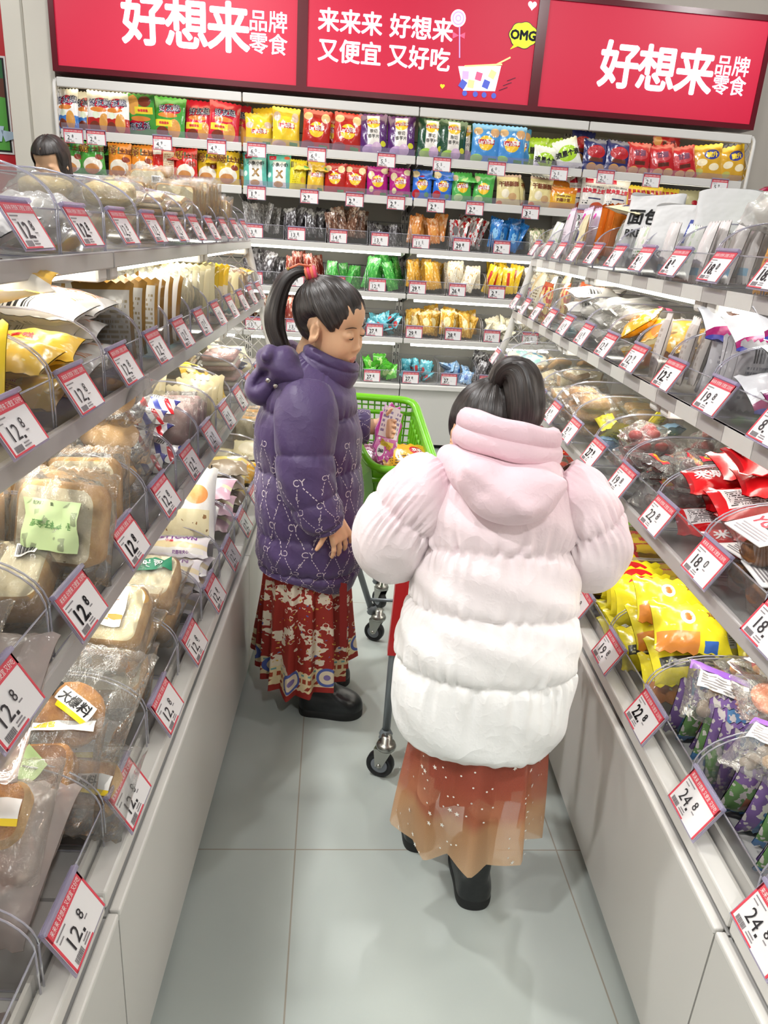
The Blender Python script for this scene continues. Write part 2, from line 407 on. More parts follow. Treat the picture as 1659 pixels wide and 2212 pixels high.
# ---------------------------------------------------------------- wall shelving
BX = [-2.06, -1.08, -.10, .88, 1.86]
BZ = [.42, .69, .955, 1.215, 1.485, 1.705]           # shelf lips, base top first
BNAME = ['under the first lit shop sign', 'under the writing of the two-line sign', 'under the speech bubble sign', 'at the beige wall end']
CHIPLIP = sheer('clear_lip', (.93, .92, .95), haze=.10, gloss=.5, gloss_rough=.1, hazecol='dcd8e4')
for i in range(4):
    x0, x1 = BX[i], BX[i+1]; cx = (x0+x1)/2; wd = x1-x0
    t = thing('wall_shelf_unit', 'white wall shelving section '+BNAME[i], 'shelving', BK)
    m = MB(); m.box((cx, .42, 1.2), (wd-.004, .02, 1.56), BACKP)
    for z in (.8, 1.1, 1.37, 1.6, 1.84): m.box((cx, .409, z), (wd-.004, .003, .004), GAP)
    m.build('back_panel', t)
    for xx in (x0+.012, x1-.012):
        m = MB(); m.box((xx, .395, 1.2), (.02, .03, 1.56), WHITE)
        for k in range(30): m.box((xx, .379, .5+k*.05), (.006, .003, .025), DARK)
        m.build('upright', t)
    m = MB(); m.box((cx, .21, .21), (wd-.006, .41, .36), PANEL); m.box((cx, .005, .405), (wd-.006, .05, .03), WHITE, bev=.004); m.box((cx, .22, .41), (wd-.006, .4, .02), WHITE)
    m.build('base_cabinet', t)
    m = MB(); m.box((cx, .24, .015), (wd, .40, .03), GAP); m.build('kick', t)
    for k, z in enumerate(BZ[1:]):
        m = MB(); m.box((cx, .2, z-.002), (wd-.008, .38, .016), WHITE)
        for xx in (x0+.02, x1-.02): m.poly([(xx-.002, .02, z-.01), (xx-.002, .39, z-.01), (xx-.002, .39, z-.07), (xx-.002, .05, z-.025)], WHITE, .004, (1, 0, 0))
        s = m.build('shelf', t)
        m = MB(); m.box((cx, 0, z), (wd-.008, .014, .044 if k > 2 else .03), RAILW, bev=.003)
        m.build('price_rail', s)
        if k < 3:
            m = MB(); m.box((cx, .012, z-.024), (wd-.10, .018, .012), LED); m.build('led_strip', s)
        else:
            m = MB(); m.box((cx, .03, z-.016), (wd-.10, .02, .008), plain('led_dim', (1, .98, .9), emit=3.0)); m.build('led_strip', s)
            m = MB(); m.box((cx, -.004, z+.037), (wd-.016, .003, .032), CHIPLIP); m.build('clear_lip', s)
    m = MB(); m.box((cx, .0, 1.952), (wd-.006, .03, .046), RAILW, bev=.004); m.box((cx, .2, 1.962), (wd-.006, .40, .02), WHITE); h = m.build('header', t)
    m = MB(); m.box((cx, .05, 1.945), (wd-.08, .03, .012), plain('led_warm', (1, .95, .78), emit=4.0)); m.build('led_strip', h)
def lattice(m, pts, mat, step, r, y):
    """diagonal wires clipped to a convex outline given in (x, z)"""
    P = np.array(pts)
    for sg in (1, -1):
        d = np.array([1, 1.0*sg])/math.sqrt(2); n_ = np.array([-d[1], d[0]]); pr = P@n_
        for c in np.arange(pr.min()+step/2, pr.max(), step):
            ts = []
            for i in range(len(P)):
                a, b = pr[i], pr[(i+1) % len(P)]
                if (a-c)*(b-c) < 0:
                    q = P[i]+(P[(i+1) % len(P)]-P[i])*((c-a)/(b-a)); ts.append(q)
            if len(ts) == 2 and np.linalg.norm(ts[0]-ts[1]) > .01:
                m.tube([(ts[0][0], y, ts[0][1]), (ts[1][0], y, ts[1][1])], r, mat, n=5, cap=False)
def end_frame(nm, label, pts, mat4, r=.013, step=.045):
    t = thing(nm, label, 'shelf end panel', mat4)
    m = MB(); pp = [(p[0], 0, p[1]) for p in pts]
    path = []
    for i in range(len(pp)):
        a, b, c = (Vector(pp[i-1]), Vector(pp[i]), Vector(pp[(i+1) % len(pp)]))
        l = min(.06, (a-b).length/3, (c-b).length/3); q0 = b+(a-b).normalized()*l; q1 = b+(c-b).normalized()*l
        path += [q0.lerp(b, s).lerp(b.lerp(q1, s), s) for s in (0, .33, .66, 1)]
    path.append(path[0]); m.tube(path, r, WHITE, n=8, cap=False); m.build('frame_tube', t)
    m = MB(); lattice(m, pts, WHITE, step, .0022, 0); m.build('wire_lattice', t)
    return t
RZ = Matrix.Rotation(R(90), 4, 'Z')
for xx, lb in ((-2.075, 'white wire mesh end panel of the wall shelving, beside the cream column'), (1.885, 'white wire mesh end panel of the wall shelving, beside the beige wall')):
    end_frame('mesh_end_panel', lb, [(.0, 1.45), (.0, 1.97), (.40, 1.97), (.40, 1.45)], BK@Matrix.Translation((xx, 0, 0))@RZ, .011, .05)

# ---------------------------------------------------------------- gondolas
XL, XR = -.30, .555
LB = [-.27, .65, 1.57, 2.49, 3.41]; RB = [-.15, .79, 1.73, 2.67, 3.61]
TIER = {'A': (.205, 1.225), 'B': (.146, .99), 'C': (.083, .737)}       # setback from the base front, lip height
def LF(yc, inset=0, z=0): return frame((XL-inset, yc, z), R(90))
def RF(yc, inset=0, z=0): return frame((XR+inset, yc, z), R(-90))
SEC = ['nearest the camera', 'second from the camera', 'third from the camera', 'at the far end']
def gondola(side, F, B):
    word = 'bread' if side == 'L' else 'biscuit'
    for i in range(len(B)-1):
        y0, y1 = B[i], B[i+1]; wd = y1-y0
        t = thing('gondola_rack', f'white tiered {word} rack section, {SEC[i]}', 'display rack', F((y0+y1)/2))
        m = MB(); m.box((0, .62, .82), (wd-.003, .02, .86), BACKP); m.build('back_panel', t)
        for k, (ins, z) in TIER.items():
            m = MB(); m.box((0, ins+.20, z-.003), (wd-.005, .40, .014), WHITE)
            for xx in (-wd/2+.006, wd/2-.006):
                m.poly([(xx, ins+.012, z-.008), (xx, ins+.40, z-.008), (xx, ins+.40, z-.05), (xx, ins+.09, z-.05), (xx, ins+.03, z-.03)], WHITE, .004, (1, 0, 0))
            s = m.build('shelf', t)
            m = MB()
            if k == 'A' and side == 'R' or k == 'B' and side == 'R':
                n = 8
                for q in range(n): m.box((-wd/2+wd*(q+.5)/n, ins, z), (wd/n-.002, .010, .032), RAILW if q % 2 else RAILG)
                m.box((0, ins+.003, z), (wd-.006, .010, .032), RAILG)
            else: m.box((0, ins, z), (wd-.005, .012, .032), RAILG, bev=.003)
            m.build('price_rail', s)
            m = MB(); m.box((0, ins+.045, z-.022), (wd-.16, .022, .016), LED); m.build('led_strip', s)
            for xx in (-wd/2+.035, wd/2-.035):
                m = MB(); m.box((xx, ins+.05, z-.026), (.05, .09, .030), WHITE, bev=.008); m.lathe([(0, -.003), (.008, -.003), (.008, .003), (0, .003)], plain('steel', (.7, .7, .72), .25, 1), 10, (xx, ins+.02, z-.03), 'x')
                m.build('bracket', s)
def bases(side, F, B):
    word = 'bread' if side == 'L' else 'biscuit'
    for i in range(len(B)-1):
        y0, y1 = B[i], B[i+1]; wd = y1-y0
        t = thing('storage_cabinet', f'white base cabinet under the {word} rack, {SEC[i]}', 'cabinet', F((y0+y1)/2))
        m = MB(); m.box((0, .012, .205), (wd-.004, .024, .36), PANEL); m.box((0, .33, .2), (wd-.006, .60, .36), PANEL); m.build('front_panel', t)
        m = MB(); m.box((0, .006, .391), (wd-.004, .016, .012), WHITE, bev=.003); m.build('lower_ledge', t)
        m = MB(); m.box((0, .034, .413), (wd-.004, .036, .030), WHITE, bev=.004); m.build('front_beam', t)
        m = MB(); m.box((0, .31, .408), (wd-.006, .58, .014), WHITE); m.box((0, .058, .428), (wd-.006, .005, .036), WHITE); m.build('tray', t)
        m = MB(); m.box((0, .33, .012), (wd-.002, .63, .024), DARK); m.box((0, .004, .035), (wd-.004, .004, .004), plain('skirting_line', (.62, .60, .57), .5)); m.build('kick', t)
gondola('L', LF, LB); gondola('R', RF, RB)
bases('L', LF, [-.44, .79, 2.02, 3.38]); bases('R', RF, [-.15, .79, 1.73, 2.67, 3.61])
def gframe(label, side):
    pts = [(.03, .45), (.235, 1.30), (.60, 1.30), (.60, .45)]
    if side == 'L': M = Matrix.Translation((XL, 3.42, 0))@Matrix.Scale(-1, 4, (1, 0, 0))
    else: M = Matrix.Translation((XR, 3.625, 0))
    pts2 = pts if side == 'R' else [(-x, z) for x, z in pts]
    end_frame('rack_end_panel', label, pts2, Matrix.Translation(M.translation), .016, .042)
gframe('white wire mesh end panel at the far end of the bread rack', 'L')
gframe('white wire mesh end panel at the far end of the biscuit rack', 'R')
# ================================================================ bins, price tags, goods
TW = {'A': 'top', 'B': 'second', 'C': 'third', 'D': 'bottom'}
HOLD = sheer('tag_holder_clear', (.90, .89, .95), haze=.28, gloss=.5, gloss_rough=.1, hazecol='dfd9ee')
CARD = plain('tag_card', (.93, .92, .92), .5); TRED = plain('tag_red', (.86, .27, .33), .45); TINK = plain('tag_ink', (.13, .12, .14), .5); TGREY = plain('tag_grey', (.55, .53, .54), .5)
_tag = {}
def tag_proto(price, style=0):
    """price card 100 x 68 mm, hanging from the origin at its top edge; no picture on it"""
    k = (price, style)
    if k in _tag: return _tag[k]
    t = thing('price_tag', 'x', 'price tag'); W_, H_ = .100, .068
    m = MB(); m.box((0, .0012, -H_/2+.002), (W_+.006, .0018, H_+.010), HOLD); m.box((0, -.003, .004), (W_+.006, .008, .007), HOLD, bev=.002); m.build('clear_holder', t)
    m = MB(); m.box((0, -.0008, -H_/2), (W_, .0012, H_), CARD)
    f = lambda x0, z0: (lambda x, y: np.stack([x+x0, 0*x-.0026, y+z0], -1))
    m.box((0, -.0016, -.0075), (W_, .0010, .015), TRED)
    for sx in (-1, 1): m.box((sx*(W_/2-.0016), -.0016, -H_/2), (.0032, .0010, H_), TRED)
    m.box((-.022, -.0016, -H_+.0012), (.056, .0010, .0024), TRED)
    m.text('来来来 好想来 又便宜 又好吃', .0088, WHITEP, f(0, -.0076), width=.088)
    a, b = price.split('.') if '.' in price else (price, '')
    wd = .013*len(a)
    m.text(a, .034 if style else .031, TINK, f(-.036+wd/2+.004, -.041), width=wd*1.02, bold=.022 if style else 0)
    m.box((-.036+wd+.009, -.0022, -.0515), (.004, .0008, .004), TINK)
    if b: m.text(b, .021, TINK, f(-.036+wd+.019, -.034), width=.010, bold=.022 if style else 0)
    for i in range(9): m.box((-.040+i*.0024, -.002, -.0605), (.0012 if i % 3 else .0018, .0006, .008), TGREY)
    for x0, z0, w_ in ((-.030, -.0195, .026), (-.036, -.0255, .012), (-.006, -.0575, .014), (-.006, -.0615, .018), (.014, -.045, .008)): m.box((x0, -.002, z0), (w_, .0006, .0016), TGREY)
    m.build('card', t)
    _tag[k] = [t, False]
    return _tag[k]
def put_tag(price, M, label, style=0, group=None):
    p = tag_proto(price, style)
    if not p[1]:
        p[1] = True; t = p[0]; t.matrix_world = M; t['label'] = label
        if group: t['group'] = group
        return t
    return dup(p[0], M, label, group)
_bin = {}
def bin_proto(w, d, hf, hs):
    k = (w, d, hf, hs)
    if k in _bin: return _bin[k]
    m = MB(); x = w/2; arc = .13
    side = [(0, hf)]+[(arc*(1-math.cos(a)), hf+(hs-hf)*math.sin(a)) for a in np.linspace(0.12, math.pi/2, 9)]+[(d, hs)]
    m.poly([(-x, 0, 0), (x, 0, 0), (x, 0, hf), (-x, 0, hf)], CLEAR)
    m.poly([(-x, 0, 0), (x, 0, 0), (x, d, 0), (-x, d, 0)], CLEAR); m.poly([(-x, d, 0), (x, d, 0), (x, d, hs), (-x, d, hs)], CLEAR)
    for sx in (-x, x): m.poly([(sx, 0, 0)]+[(sx, a, b) for a, b in side]+[(sx, d, 0)], CLEAR)
    r = .0016
    top = [(-x, a, b) for a, b in side[::-1]]+[(x, a, b) for a, b in side]
    for q in (top, [(-x, 0, .001), (x, 0, .001)], [(-x, 0, hf), (-x, 0, 0)], [(x, 0, hf), (x, 0, 0)], [(-x, d, hs), (x, d, hs)], [(-x, 0, .001), (-x, d, .001)], [(x, 0, .001), (x, d, .001)]): m.tube(q, r, RIM, n=5)
    o = m.build('display_bin'); _bin[k] = [o, False]
    return _bin[k]
def put_bin(M, dims, label):
    p = bin_proto(*dims); o = p[0]
    if p[1]: o = o.copy(); COL.objects.link(o)
    p[1] = True
    return tag(o, label, 'bin', None, M)
# ---------------------------------------------------------------- goods
def pillow_fn(w, h, t, seed=0, seal=.07, wr=.05, pu=2.4, pv=2.6):
    rg = random.Random(seed); ph = [rg.uniform(0, 6.28) for _ in range(8)]; k1, k2 = rg.uniform(2, 4), rg.uniform(2, 4)
    def T(u, v):
        a = np.clip(1-np.abs(u)**pu, 0, 1)**.62
        s = np.clip((1-np.abs(v)-seal)/(1-seal), 0, 1); b = (1-(1-s)**pv)**.62
        return t/2*a*b, b
    def front(x, z, sgn=-1):
        u, v = np.clip(x/(w/2), -1, 1), np.clip(z/(h/2), -1, 1)
        th, b = T(u, v)
        n = np.sin(k1*3*u+ph[0]+2*v)*np.sin(k2*2*v+ph[1])+.6*np.sin(9*u+ph[2]+4*np.sin(3*v+ph[3]))*np.exp(-((1-np.abs(v))/.35)**2)+.4*np.sin(11*v+ph[4]+3*u)*np.exp(-((1-np.abs(u))/.3)**2)
        return sgn*(th+.0009)+n*t*wr*(.3+b)*(1-np.abs(u)**6)+.0012*np.sin(34*u+ph[5])*(np.abs(v) > 1-seal)
    return front, T
def pillow(m, w, h, t, mat, seed=0, seal=.07, wr=.05, nu=15, nv=19, pinch=.07, jag=.003, back=None, off=(0, 0, 0), pu=2.4, pv=2.6):
    front, T = pillow_fn(w, h, t, seed, seal, wr, pu, pv)
    vs = np.linspace(-1, 1, nv); us = np.linspace(-1, 1, nu); U, V = np.meshgrid(us, vs)
    th, b = T(U*0, V)
    X = U*w/2*(1-pinch*b); Z = V*h/2+jag*np.where(np.arange(nu) % 2, 1, -1)[None, :]*(np.abs(V) > .99)*np.sign(V)
    uv = np.stack([(U+1)/2, (V+1)/2], -1)
    P = np.stack([X, front(U*w/2, V*h/2), Z], -1)+np.array(off); m.grid(P, mat, uv=uv)
    P = np.stack([X, front(U*w/2, V*h/2, 1), Z], -1)+np.array(off); m.grid(P, back or mat, uv=uv, flip=True)
    def surf(x0=0, z0=0, lift=.0012, sgn=-1):
        def fn(x, y):
            X_, Z_ = x+x0, y+z0; th_, b_ = T(X_*0, np.clip(Z_/(h/2), -1, 1)); Xs = X_/(1-pinch*b_)
            return np.stack([X_, front(Xs, Z_, sgn)+sgn*lift, Z_], -1)+np.array(off)
        return fn
    return surf
_P = {}
def packet(key, name, mat, w, h, t, texts=(), seed=0, seal=.07, wr=.05, nu=15, nv=19, **kw):
    """one printed flow pack as a single mesh, standing with its front to -y"""
    if key in _P: return _P[key]
    m = MB(); s = pillow(m, w, h, t, mat, seed, seal, wr, nu, nv, **kw)
    for q in texts:
        st, size, x0, z0, tm = q[:5]; bd = q[5] if len(q) > 5 else 0; rot = q[6] if len(q) > 6 else 0; wd = q[7] if len(q) > 7 else None
        m.text(st, size, tm, s(x0, z0), bold=bd, rot=rot, width=wd)
    _P[key] = [m.build(name), False]
    return _P[key]
CRUMB = None
def bread_mats():
    def mk(nm, a, b, sc, rough=.85, dots=None, bs=.5):
        t = NT(nm); n = t.noise(t.coord('Object'), sc, 4, .6); c = t.ramp(n, [(.3, a), (.7, b)])
        if dots: c = t.mix(t.math('GREATER_THAN', t.noise(t.coord('Object'), dots[0], 1), dots[1]), c, lin(dots[2]))
        t.link(c, t.b.inputs['Base Color']); t.b.inputs['Roughness'].default_value = rough
        t.link(t.bump(t.noise(t.coord('Object'), sc*3, 3), bs, .004), t.b.inputs['Normal']); return t.m
    return dict(crumb=mk('bread_crumb', 'e6d5ac', 'f0e4c4', 60), grain=mk('grain_crumb', 'd9c9a4', 'e6dabd', 60, dots=(150, .72, '8b7450')), crust=mk('bread_crust', 'b88648', 'dcb274', 25),
                pink=mk('pink_crumb', 'd9a9a6', 'e8c3bd', 60), brown=mk('brown_cake', '7a4b28', '9a6536', 50), floss=mk('meat_floss', 'b06e2c', 'dd9a48', 45, .95, bs=1.0),
                cream=mk('cream_sponge', 'eed9a0', 'f6e9c6', 50), yellow=mk('yellow_sponge', 'e3c074', 'eed99c', 60), crisp=mk('crisp_rice', 'c47f35', 'e5b06a', 70, .6, bs=1.2), white=mk('steamed_white', 'eee6d4', 'f7f1e4', 40))
BR = bread_mats()
def slab(m, pts, t, face, edge, dome=.0, inset=.006, off=(0, 0, 0)):
    """thick slice: an outline in (x, z) with bevelled edges"""
    P = np.array(pts); c = P.mean(0); n = len(P); r = np.abs(P-c).max()
    k = 1-inset/r
    rows = [(k*.5, -t/2-dome), (k, -t/2), (1, -t/2+inset), (1, t/2-inset), (k, t/2), (k*.5, t/2+dome)]
    G = np.array([[(c[0]+(p[0]-c[0])*q, y, c[1]+(p[1]-c[1])*q) for p in P] for q, y in rows])+np.array(off)
    for a, b, mt in ((0, 2, face), (1, 5, edge), (4, 6, face)): m.grid(G[a:b], mt, closed_u=True)
    m.add(G[0], [tuple(range(n))], face); m.add(G[5], [tuple(range(n))[::-1]], face)
    return m
def rr(w, h, r, n=5, dome=0):
    """rounded rectangle outline, counter-clockwise, optional domed top"""
    out = []
    for cx, cy, a0 in ((w/2-r, h/2-r, 0), (-w/2+r, h/2-r, 90), (-w/2+r, -h/2+r, 180), (w/2-r, -h/2+r, 270)):
        for i in range(n+1):
            a = R(a0+90*i/n); x, y = cx+r*math.cos(a), cy+r*math.sin(a)
            if y > 0: y += dome*(1-(2*x/w)**2)
            out.append((x, y))
    return out
def blob(m, rx, ry, rz, mat, noise=.08, seed=0, nu=20, nv=12, off=(0, 0, 0), p=2.0):
    rg = np.random.RandomState(seed); ph = rg.rand(6)*6.28
    th = np.linspace(0, 2*math.pi, nu, endpoint=False); fi = np.linspace(-math.pi/2, math.pi/2, nv); T_, F_ = np.meshgrid(th, fi)
    q = 1+noise*(np.sin(3*T_+ph[0]+2*F_)+np.sin(4*F_+ph[1]+T_)*.7+np.sin(7*T_+ph[2])*np.sin(5*F_+ph[3])*.5)*np.cos(F_)
    sg = lambda c, e: np.sign(c)*np.abs(c)**e
    e = 2/p
    return m.grid(np.stack([rx*q*sg(np.cos(F_), e)*sg(np.cos(T_), e), ry*q*sg(np.cos(F_), e)*sg(np.sin(T_), e), rz*q*sg(np.sin(F_), e)], -1)+np.array(off), mat, closed_u=True)
def wrapped(key, name, inner, w, h, t, film=None, seed=0, extra=None, inner_name='bread', wr=.08):
    """a filled clear pack: the food and its film, plus printed labels"""
    if key in _P: return _P[key]
    o = thing(name, 'x', 'pack'); m = MB(); inner(m); m.build(inner_name, o)
    m = MB(); s = pillow(m, w, h, t, film or FILM, seed, .05, wr, 21, 23, pinch=.04, jag=.002, pu=4.5, pv=4.0); m.build('film_wrapper', o)
    if extra: extra(o, s)
    _P[key] = [o, False]
    return _P[key]
def use(P, M, label, cat, group=None):
    if not P[1]:
        P[1] = True; o = P[0]; o.matrix_world = M; o['label'] = label; o['category'] = cat
        if group: o['group'] = group
        return o
    return dup(P[0], M, label, group, cat)
def lay(m, s, pts, mat, lift=.0016):
    """thin printed patch following a wrapper surface"""
    P = np.array(pts); x0, z0 = P.min(0); x1, z1 = P.max(0)
    X, Z = np.meshgrid(np.linspace(x0, x1, 7), np.linspace(z0, z1, 7)); m.grid(s(0, 0, lift)(X.ravel(), Z.ravel()).reshape(7, 7, 3), mat)
def rot_patch(m, s, cx, cz, w, h, a, mat, lift=.0016):
    X, Z = np.meshgrid(np.linspace(-w/2, w/2, 7), np.linspace(-h/2, h/2, 5)); x = X*math.cos(a)-Z*math.sin(a)+cx; z = X*math.sin(a)+Z*math.cos(a)+cz
    m.grid(s(0, 0, lift)(x.ravel(), z.ravel()).reshape(5, 7, 3), mat)
PURP = plain('purple_print', (.50, .26, .58), .5); BLUEP = plain('blue_print', (.18, .30, .68), .5); GREENP = plain('green_print', (.12, .45, .33), .5); BROWNP = plain('brown_print', (.50, .26, .12), .5); GOLDP = plain('gold_print', (.62, .47, .22), .4); YELP = plain('yellow_print', (.95, .82, .12), .5); NAVYP = plain('navy_print', (.14, .13, .32), .5); PINKP = plain('pink_print', (.93, .45, .60), .5)
def floss(o, s):
    m = MB(); a = -.42
    rot_patch(m, s, -.032, .026, .056, .022, a, BLACK); rot_patch(m, s, .024, .001, .060, .022, a, WHITEP); rot_patch(m, s, .022, -.014, .056, .007, a, YELP)
    m.text('肉松球', .018, WHITEP, s(-.032, .026, .0024), rot=a, bold=.02); m.text('大爆料', .018, BLACK, s(.024, .001, .0024), rot=a, bold=.02)
    m.build('printed_label', o)
    m = MB(); m.text('肉松球面包开创者', .0105, BLACK, s(-.01, -.072, .0024), bold=.03, rot=-.05); m.build('printed_band', o)
    m = MB(); m.text('20231216  7 P', .008, TGREY, s(.02, .082, .002), rot=-.15); m.build('date_stamp', o)
def green_label(o, s):
    m = MB(); lay(m, s, [(-.042, -.035), (.042, .040)], plain('pale_green_label', (.80, .88, .66), .45)); m.text('亚麻籽全麦', .013, plain('label_green', (.42, .60, .36), .5), s(0, .004, .0024), bold=.02, rot=math.pi)
    m.text('配料 净含量', .006, BLACK, s(-.012, .034, .0024)); m.box((0, 0, 0), (.0001, .0001, .0001), GREENP); m.build('paper_label', o)
def barcode(o, s, x=0, z=0, w=.042, h=.03):
    m = MB(); lay(m, s, [(x-w/2, z-h/2), (x+w/2, z+h/2)], WHITEP)
    for i in range(14): lay(m, s, [(x-w*.42+i*w*.06, z-h*.36), (x-w*.42+i*w*.06+w*.03*(1+(i*7 % 3)*.35), z+h*.36)], BLACK, .0022)
    m.build('barcode_sticker', o)
toast = rr(.125, .115, .018, 4, .012)
wrapped('floss', 'floss_bun_pack', lambda m: blob(m, .056, .036, .048, BR['floss'], .05, 1, off=(0, 0, -.006)), .20, .21, .085, seed=2, extra=floss, inner_name='bun')
wrapped('floss2', 'floss_loaf_pack', lambda m: slab(m, rr(.11, .09, .02), .06, BR['brown'], BR['floss'], off=(0, 0, -.005)), .19, .17, .08, seed=5, extra=lambda o, s: (lambda m: (rot_patch(m, s, 0, .0, .045, .045, .78, plain('leaf_label', (.75, .85, .62), .5)), rot_patch(m, s, 0, .065, .16, .02, 0, WHITEP), m.text('肉松球面包', .011, YELP, s(0, .065, .0024), bold=.03), m.build('printed_label', o)))(MB()))
wrapped('floss3', 'floss_slice_pack', lambda m: slab(m, rr(.11, .08, .02), .055, BR['floss'], BR['crust']), .17, .16, .07, seed=7, extra=lambda o, s: (lambda m: (lay(m, s, [(-.045, -.012), (.05, .012)], WHITEP), lay(m, s, [(-.045, -.020), (.05, -.012)], YELP), m.text('大爆料', .019, BLACK, s(0, 0, .0026), bold=.02), m.build('printed_label', o)))(MB()), inner_name='slice')
wrapped('toastg', 'toast_pack', lambda m: slab(m, toast, .055, BR['grain'], BR['crust']), .165, .17, .075, seed=11, extra=green_label, inner_name='toast')
wrapped('toastb', 'toast_pack', lambda m: slab(m, toast, .055, BR['grain'], BR['crust']), .165, .17, .075, seed=12, extra=lambda o, s: barcode(o, s, -.02, -.035), inner_name='toast')
wrapped('toastc', 'toast_pack', lambda m: slab(m, toast, .055, BR['crumb'], BR['crust']), .16, .165, .075, seed=13, extra=lambda o, s: barcode(o, s, .03, .03, .03, .022), inner_name='toast')
def p30(o, s):
    m = MB(); lay(m, s, [(-.045, -.03), (.03, .045)], WHITEP); m.text('30%', .026, BROWNP, s(-.005, .030, .0026), bold=.03); m.text('牛乳', .015, BROWNP, s(-.015, .008, .0026)); rot_patch(m, s, -.005, -.016, .07, .012, .1, plain('orange_print', (.92, .55, .2), .5)); rot_patch(m, s, -.02, -.018, .03, .016, 0, plain('sky_print', (.55, .80, .92), .5), .0022)
    m.build('printed_label', o)
wrapped('toast30', 'toast_pack', lambda m: slab(m, toast, .05, BR['cream'], BR['crust']), .155, .155, .068, seed=14, extra=p30, inner_name='toast')
def greenarc(o, s):
    m = MB(); rot_patch(m, s, 0, .02, .10, .034, .25, GREENP); m.text('软吐司', .021, WHITEP, s(0, .022, .0026), bold=.02, rot=.25); m.build('printed_label', o)
wrapped('toastgr', 'toast_pack', lambda m: slab(m, toast, .055, BR['crumb'], BR['crust']), .165, .16, .072, seed=15, extra=greenarc, inner_name='toast')
wrapped('pinks', 'sandwich_pack', lambda m: (slab(m, rr(.12, .10, .012), .014, BR['pink'], BR['pink'], off=(0, -.017, 0)), slab(m, rr(.118, .098, .012), .012, BR['white'], BR['white']), slab(m, rr(.12, .10, .012), .014, BR['pink'], BR['pink'], off=(0, .017, 0))), .15, .135, .058, seed=16, inner_name='sandwich')
wrapped('sand', 'sandwich_pack', lambda m: (slab(m, rr(.12, .10, .012), .013, BR['cream'], BR['crust'], off=(0, -.014, 0)), slab(m, rr(.118, .098, .012), .010, BR['yellow'], BR['yellow']), slab(m, rr(.12, .10, .012), .013, BR['cream'], BR['crust'], off=(0, .014, 0))), .15, .135, .054, seed=17, inner_name='sandwich')
wrapped('sponge', 'sponge_cake_pack', lambda m: blob(m, .06, .028, .04, BR['yellow'], .02, 3, p=3), .155, .125, .06, seed=18, inner_name='cake')
wrapped('roundc', 'ring_cake_pack', lambda m: m.lathe([(.022, -.012), (.05, -.015), (.053, 0), (.05, .015), (.022, .012), (.022, -.012)], BR['cream'], 24, axis='y'), .14, .15, .045, seed=19, inner_name='cake')
wrapped('whitebun', 'bun_pack', lambda m: blob(m, .055, .035, .045, BR['white'], .03, 4), .16, .16, .075, CLOUDY, seed=20, inner_name='bun')
wrapped('purpbun', 'bun_pack', lambda m: blob(m, .075, .05, .065, plain('brown_bun', (.70, .50, .40), .7), .05, 6), .22, .20, .10, sheer('mauve_film', (.93, .88, .86), haze=.30, gloss=.5, gloss_rough=.2, crinkle=.8, cscale=22, hazecol='efe4e0'), seed=21, extra=lambda o, s: (lambda m: (lay(m, s, [(-.08, -.05), (-.02, .03)], plain('pale_blue_label', (.80, .87, .95), .5)), [lay(m, s, [(-.075, -.045+.01*i), (-.025, -.041+.01*i)], NAVYP, .0022) for i in range(7)], m.build('paper_label', o)))(MB()), inner_name='bun')
wrapped('clearbun', 'bun_pack', lambda m: blob(m, .055, .034, .042, plain('tan_bun', (.88, .70, .46), .7), .04, 8), .17, .15, .07, seed=22, inner_name='bun')
wrapped('crisp', 'crisp_square_pack', lambda m: slab(m, rr(.085, .07, .006), .025, BR['crisp'], BR['crisp']), .125, .10, .036, seed=23, inner_name='crisp_square')
wrapped('cracker', 'cracker_pack', lambda m: slab(m, rr(.08, .065, .006), .022, BR['cream'], BR['crust']), .12, .10, .032, seed=24, inner_name='cracker')
wrapped('jujube', 'candied_fruit_pack', lambda m: [blob(m, .017, .014, .015, plain('dark_jujube', (.28, .05, .05), .25), .1, q, 10, 7, off=(.03*math.cos(q*2.1), 0, .026*math.sin(q*2.1))) for q in range(4)] and m, .115, .115, .036, seed=25, inner_name='fruit', extra=lambda o, s: (lambda m: (rot_patch(m, s, -.01, .03, .055, .02, -.2, REDP), m.text('好想你', .014, YELP, s(-.01, .03, .0026), rot=-.2, bold=.02), m.build('printed_label', o)))(MB()))
wrapped('berry', 'candied_fruit_pack', lambda m: [blob(m, .018, .014, .018, plain('red_fruit', (.70, .06, .06), .3), .06, q, 10, 7, off=(.026*math.cos(q*2.5), 0, .022*math.sin(q*2.5))) for q in range(3)] and m, .10, .10, .034, seed=26, inner_name='fruit')
wrapped('orangec', 'orange_candy_pack', lambda m: blob(m, .038, .014, .028, plain('orange_jelly', (.93, .42, .12), .35), .08, 9), .11, .10, .034, seed=27, inner_name='jelly')
wrapped('stick', 'white_stick_pack', lambda m: m.tube([(-.09, 0, 0), (-.085, 0, 0), (.085, 0, 0), (.09, 0, 0)], [.001, .016, .016, .001], BR['white'], 10), .225, .062, .04, seed=28, inner_name='stick', extra=lambda o, s: (lambda m: (rot_patch(m, s, .05, 0, .02, .022, 0, PINKP), m.build('printed_label', o)))(MB()))
wrapped('whitestk', 'white_stick_pack', lambda m: m.tube([(-.09, 0, 0), (-.085, 0, 0), (.085, 0, 0), (.09, 0, 0)], [.001, .018, .018, .001], BR['white'], 10), .225, .066, .044, CLOUDY, seed=29, inner_name='stick')
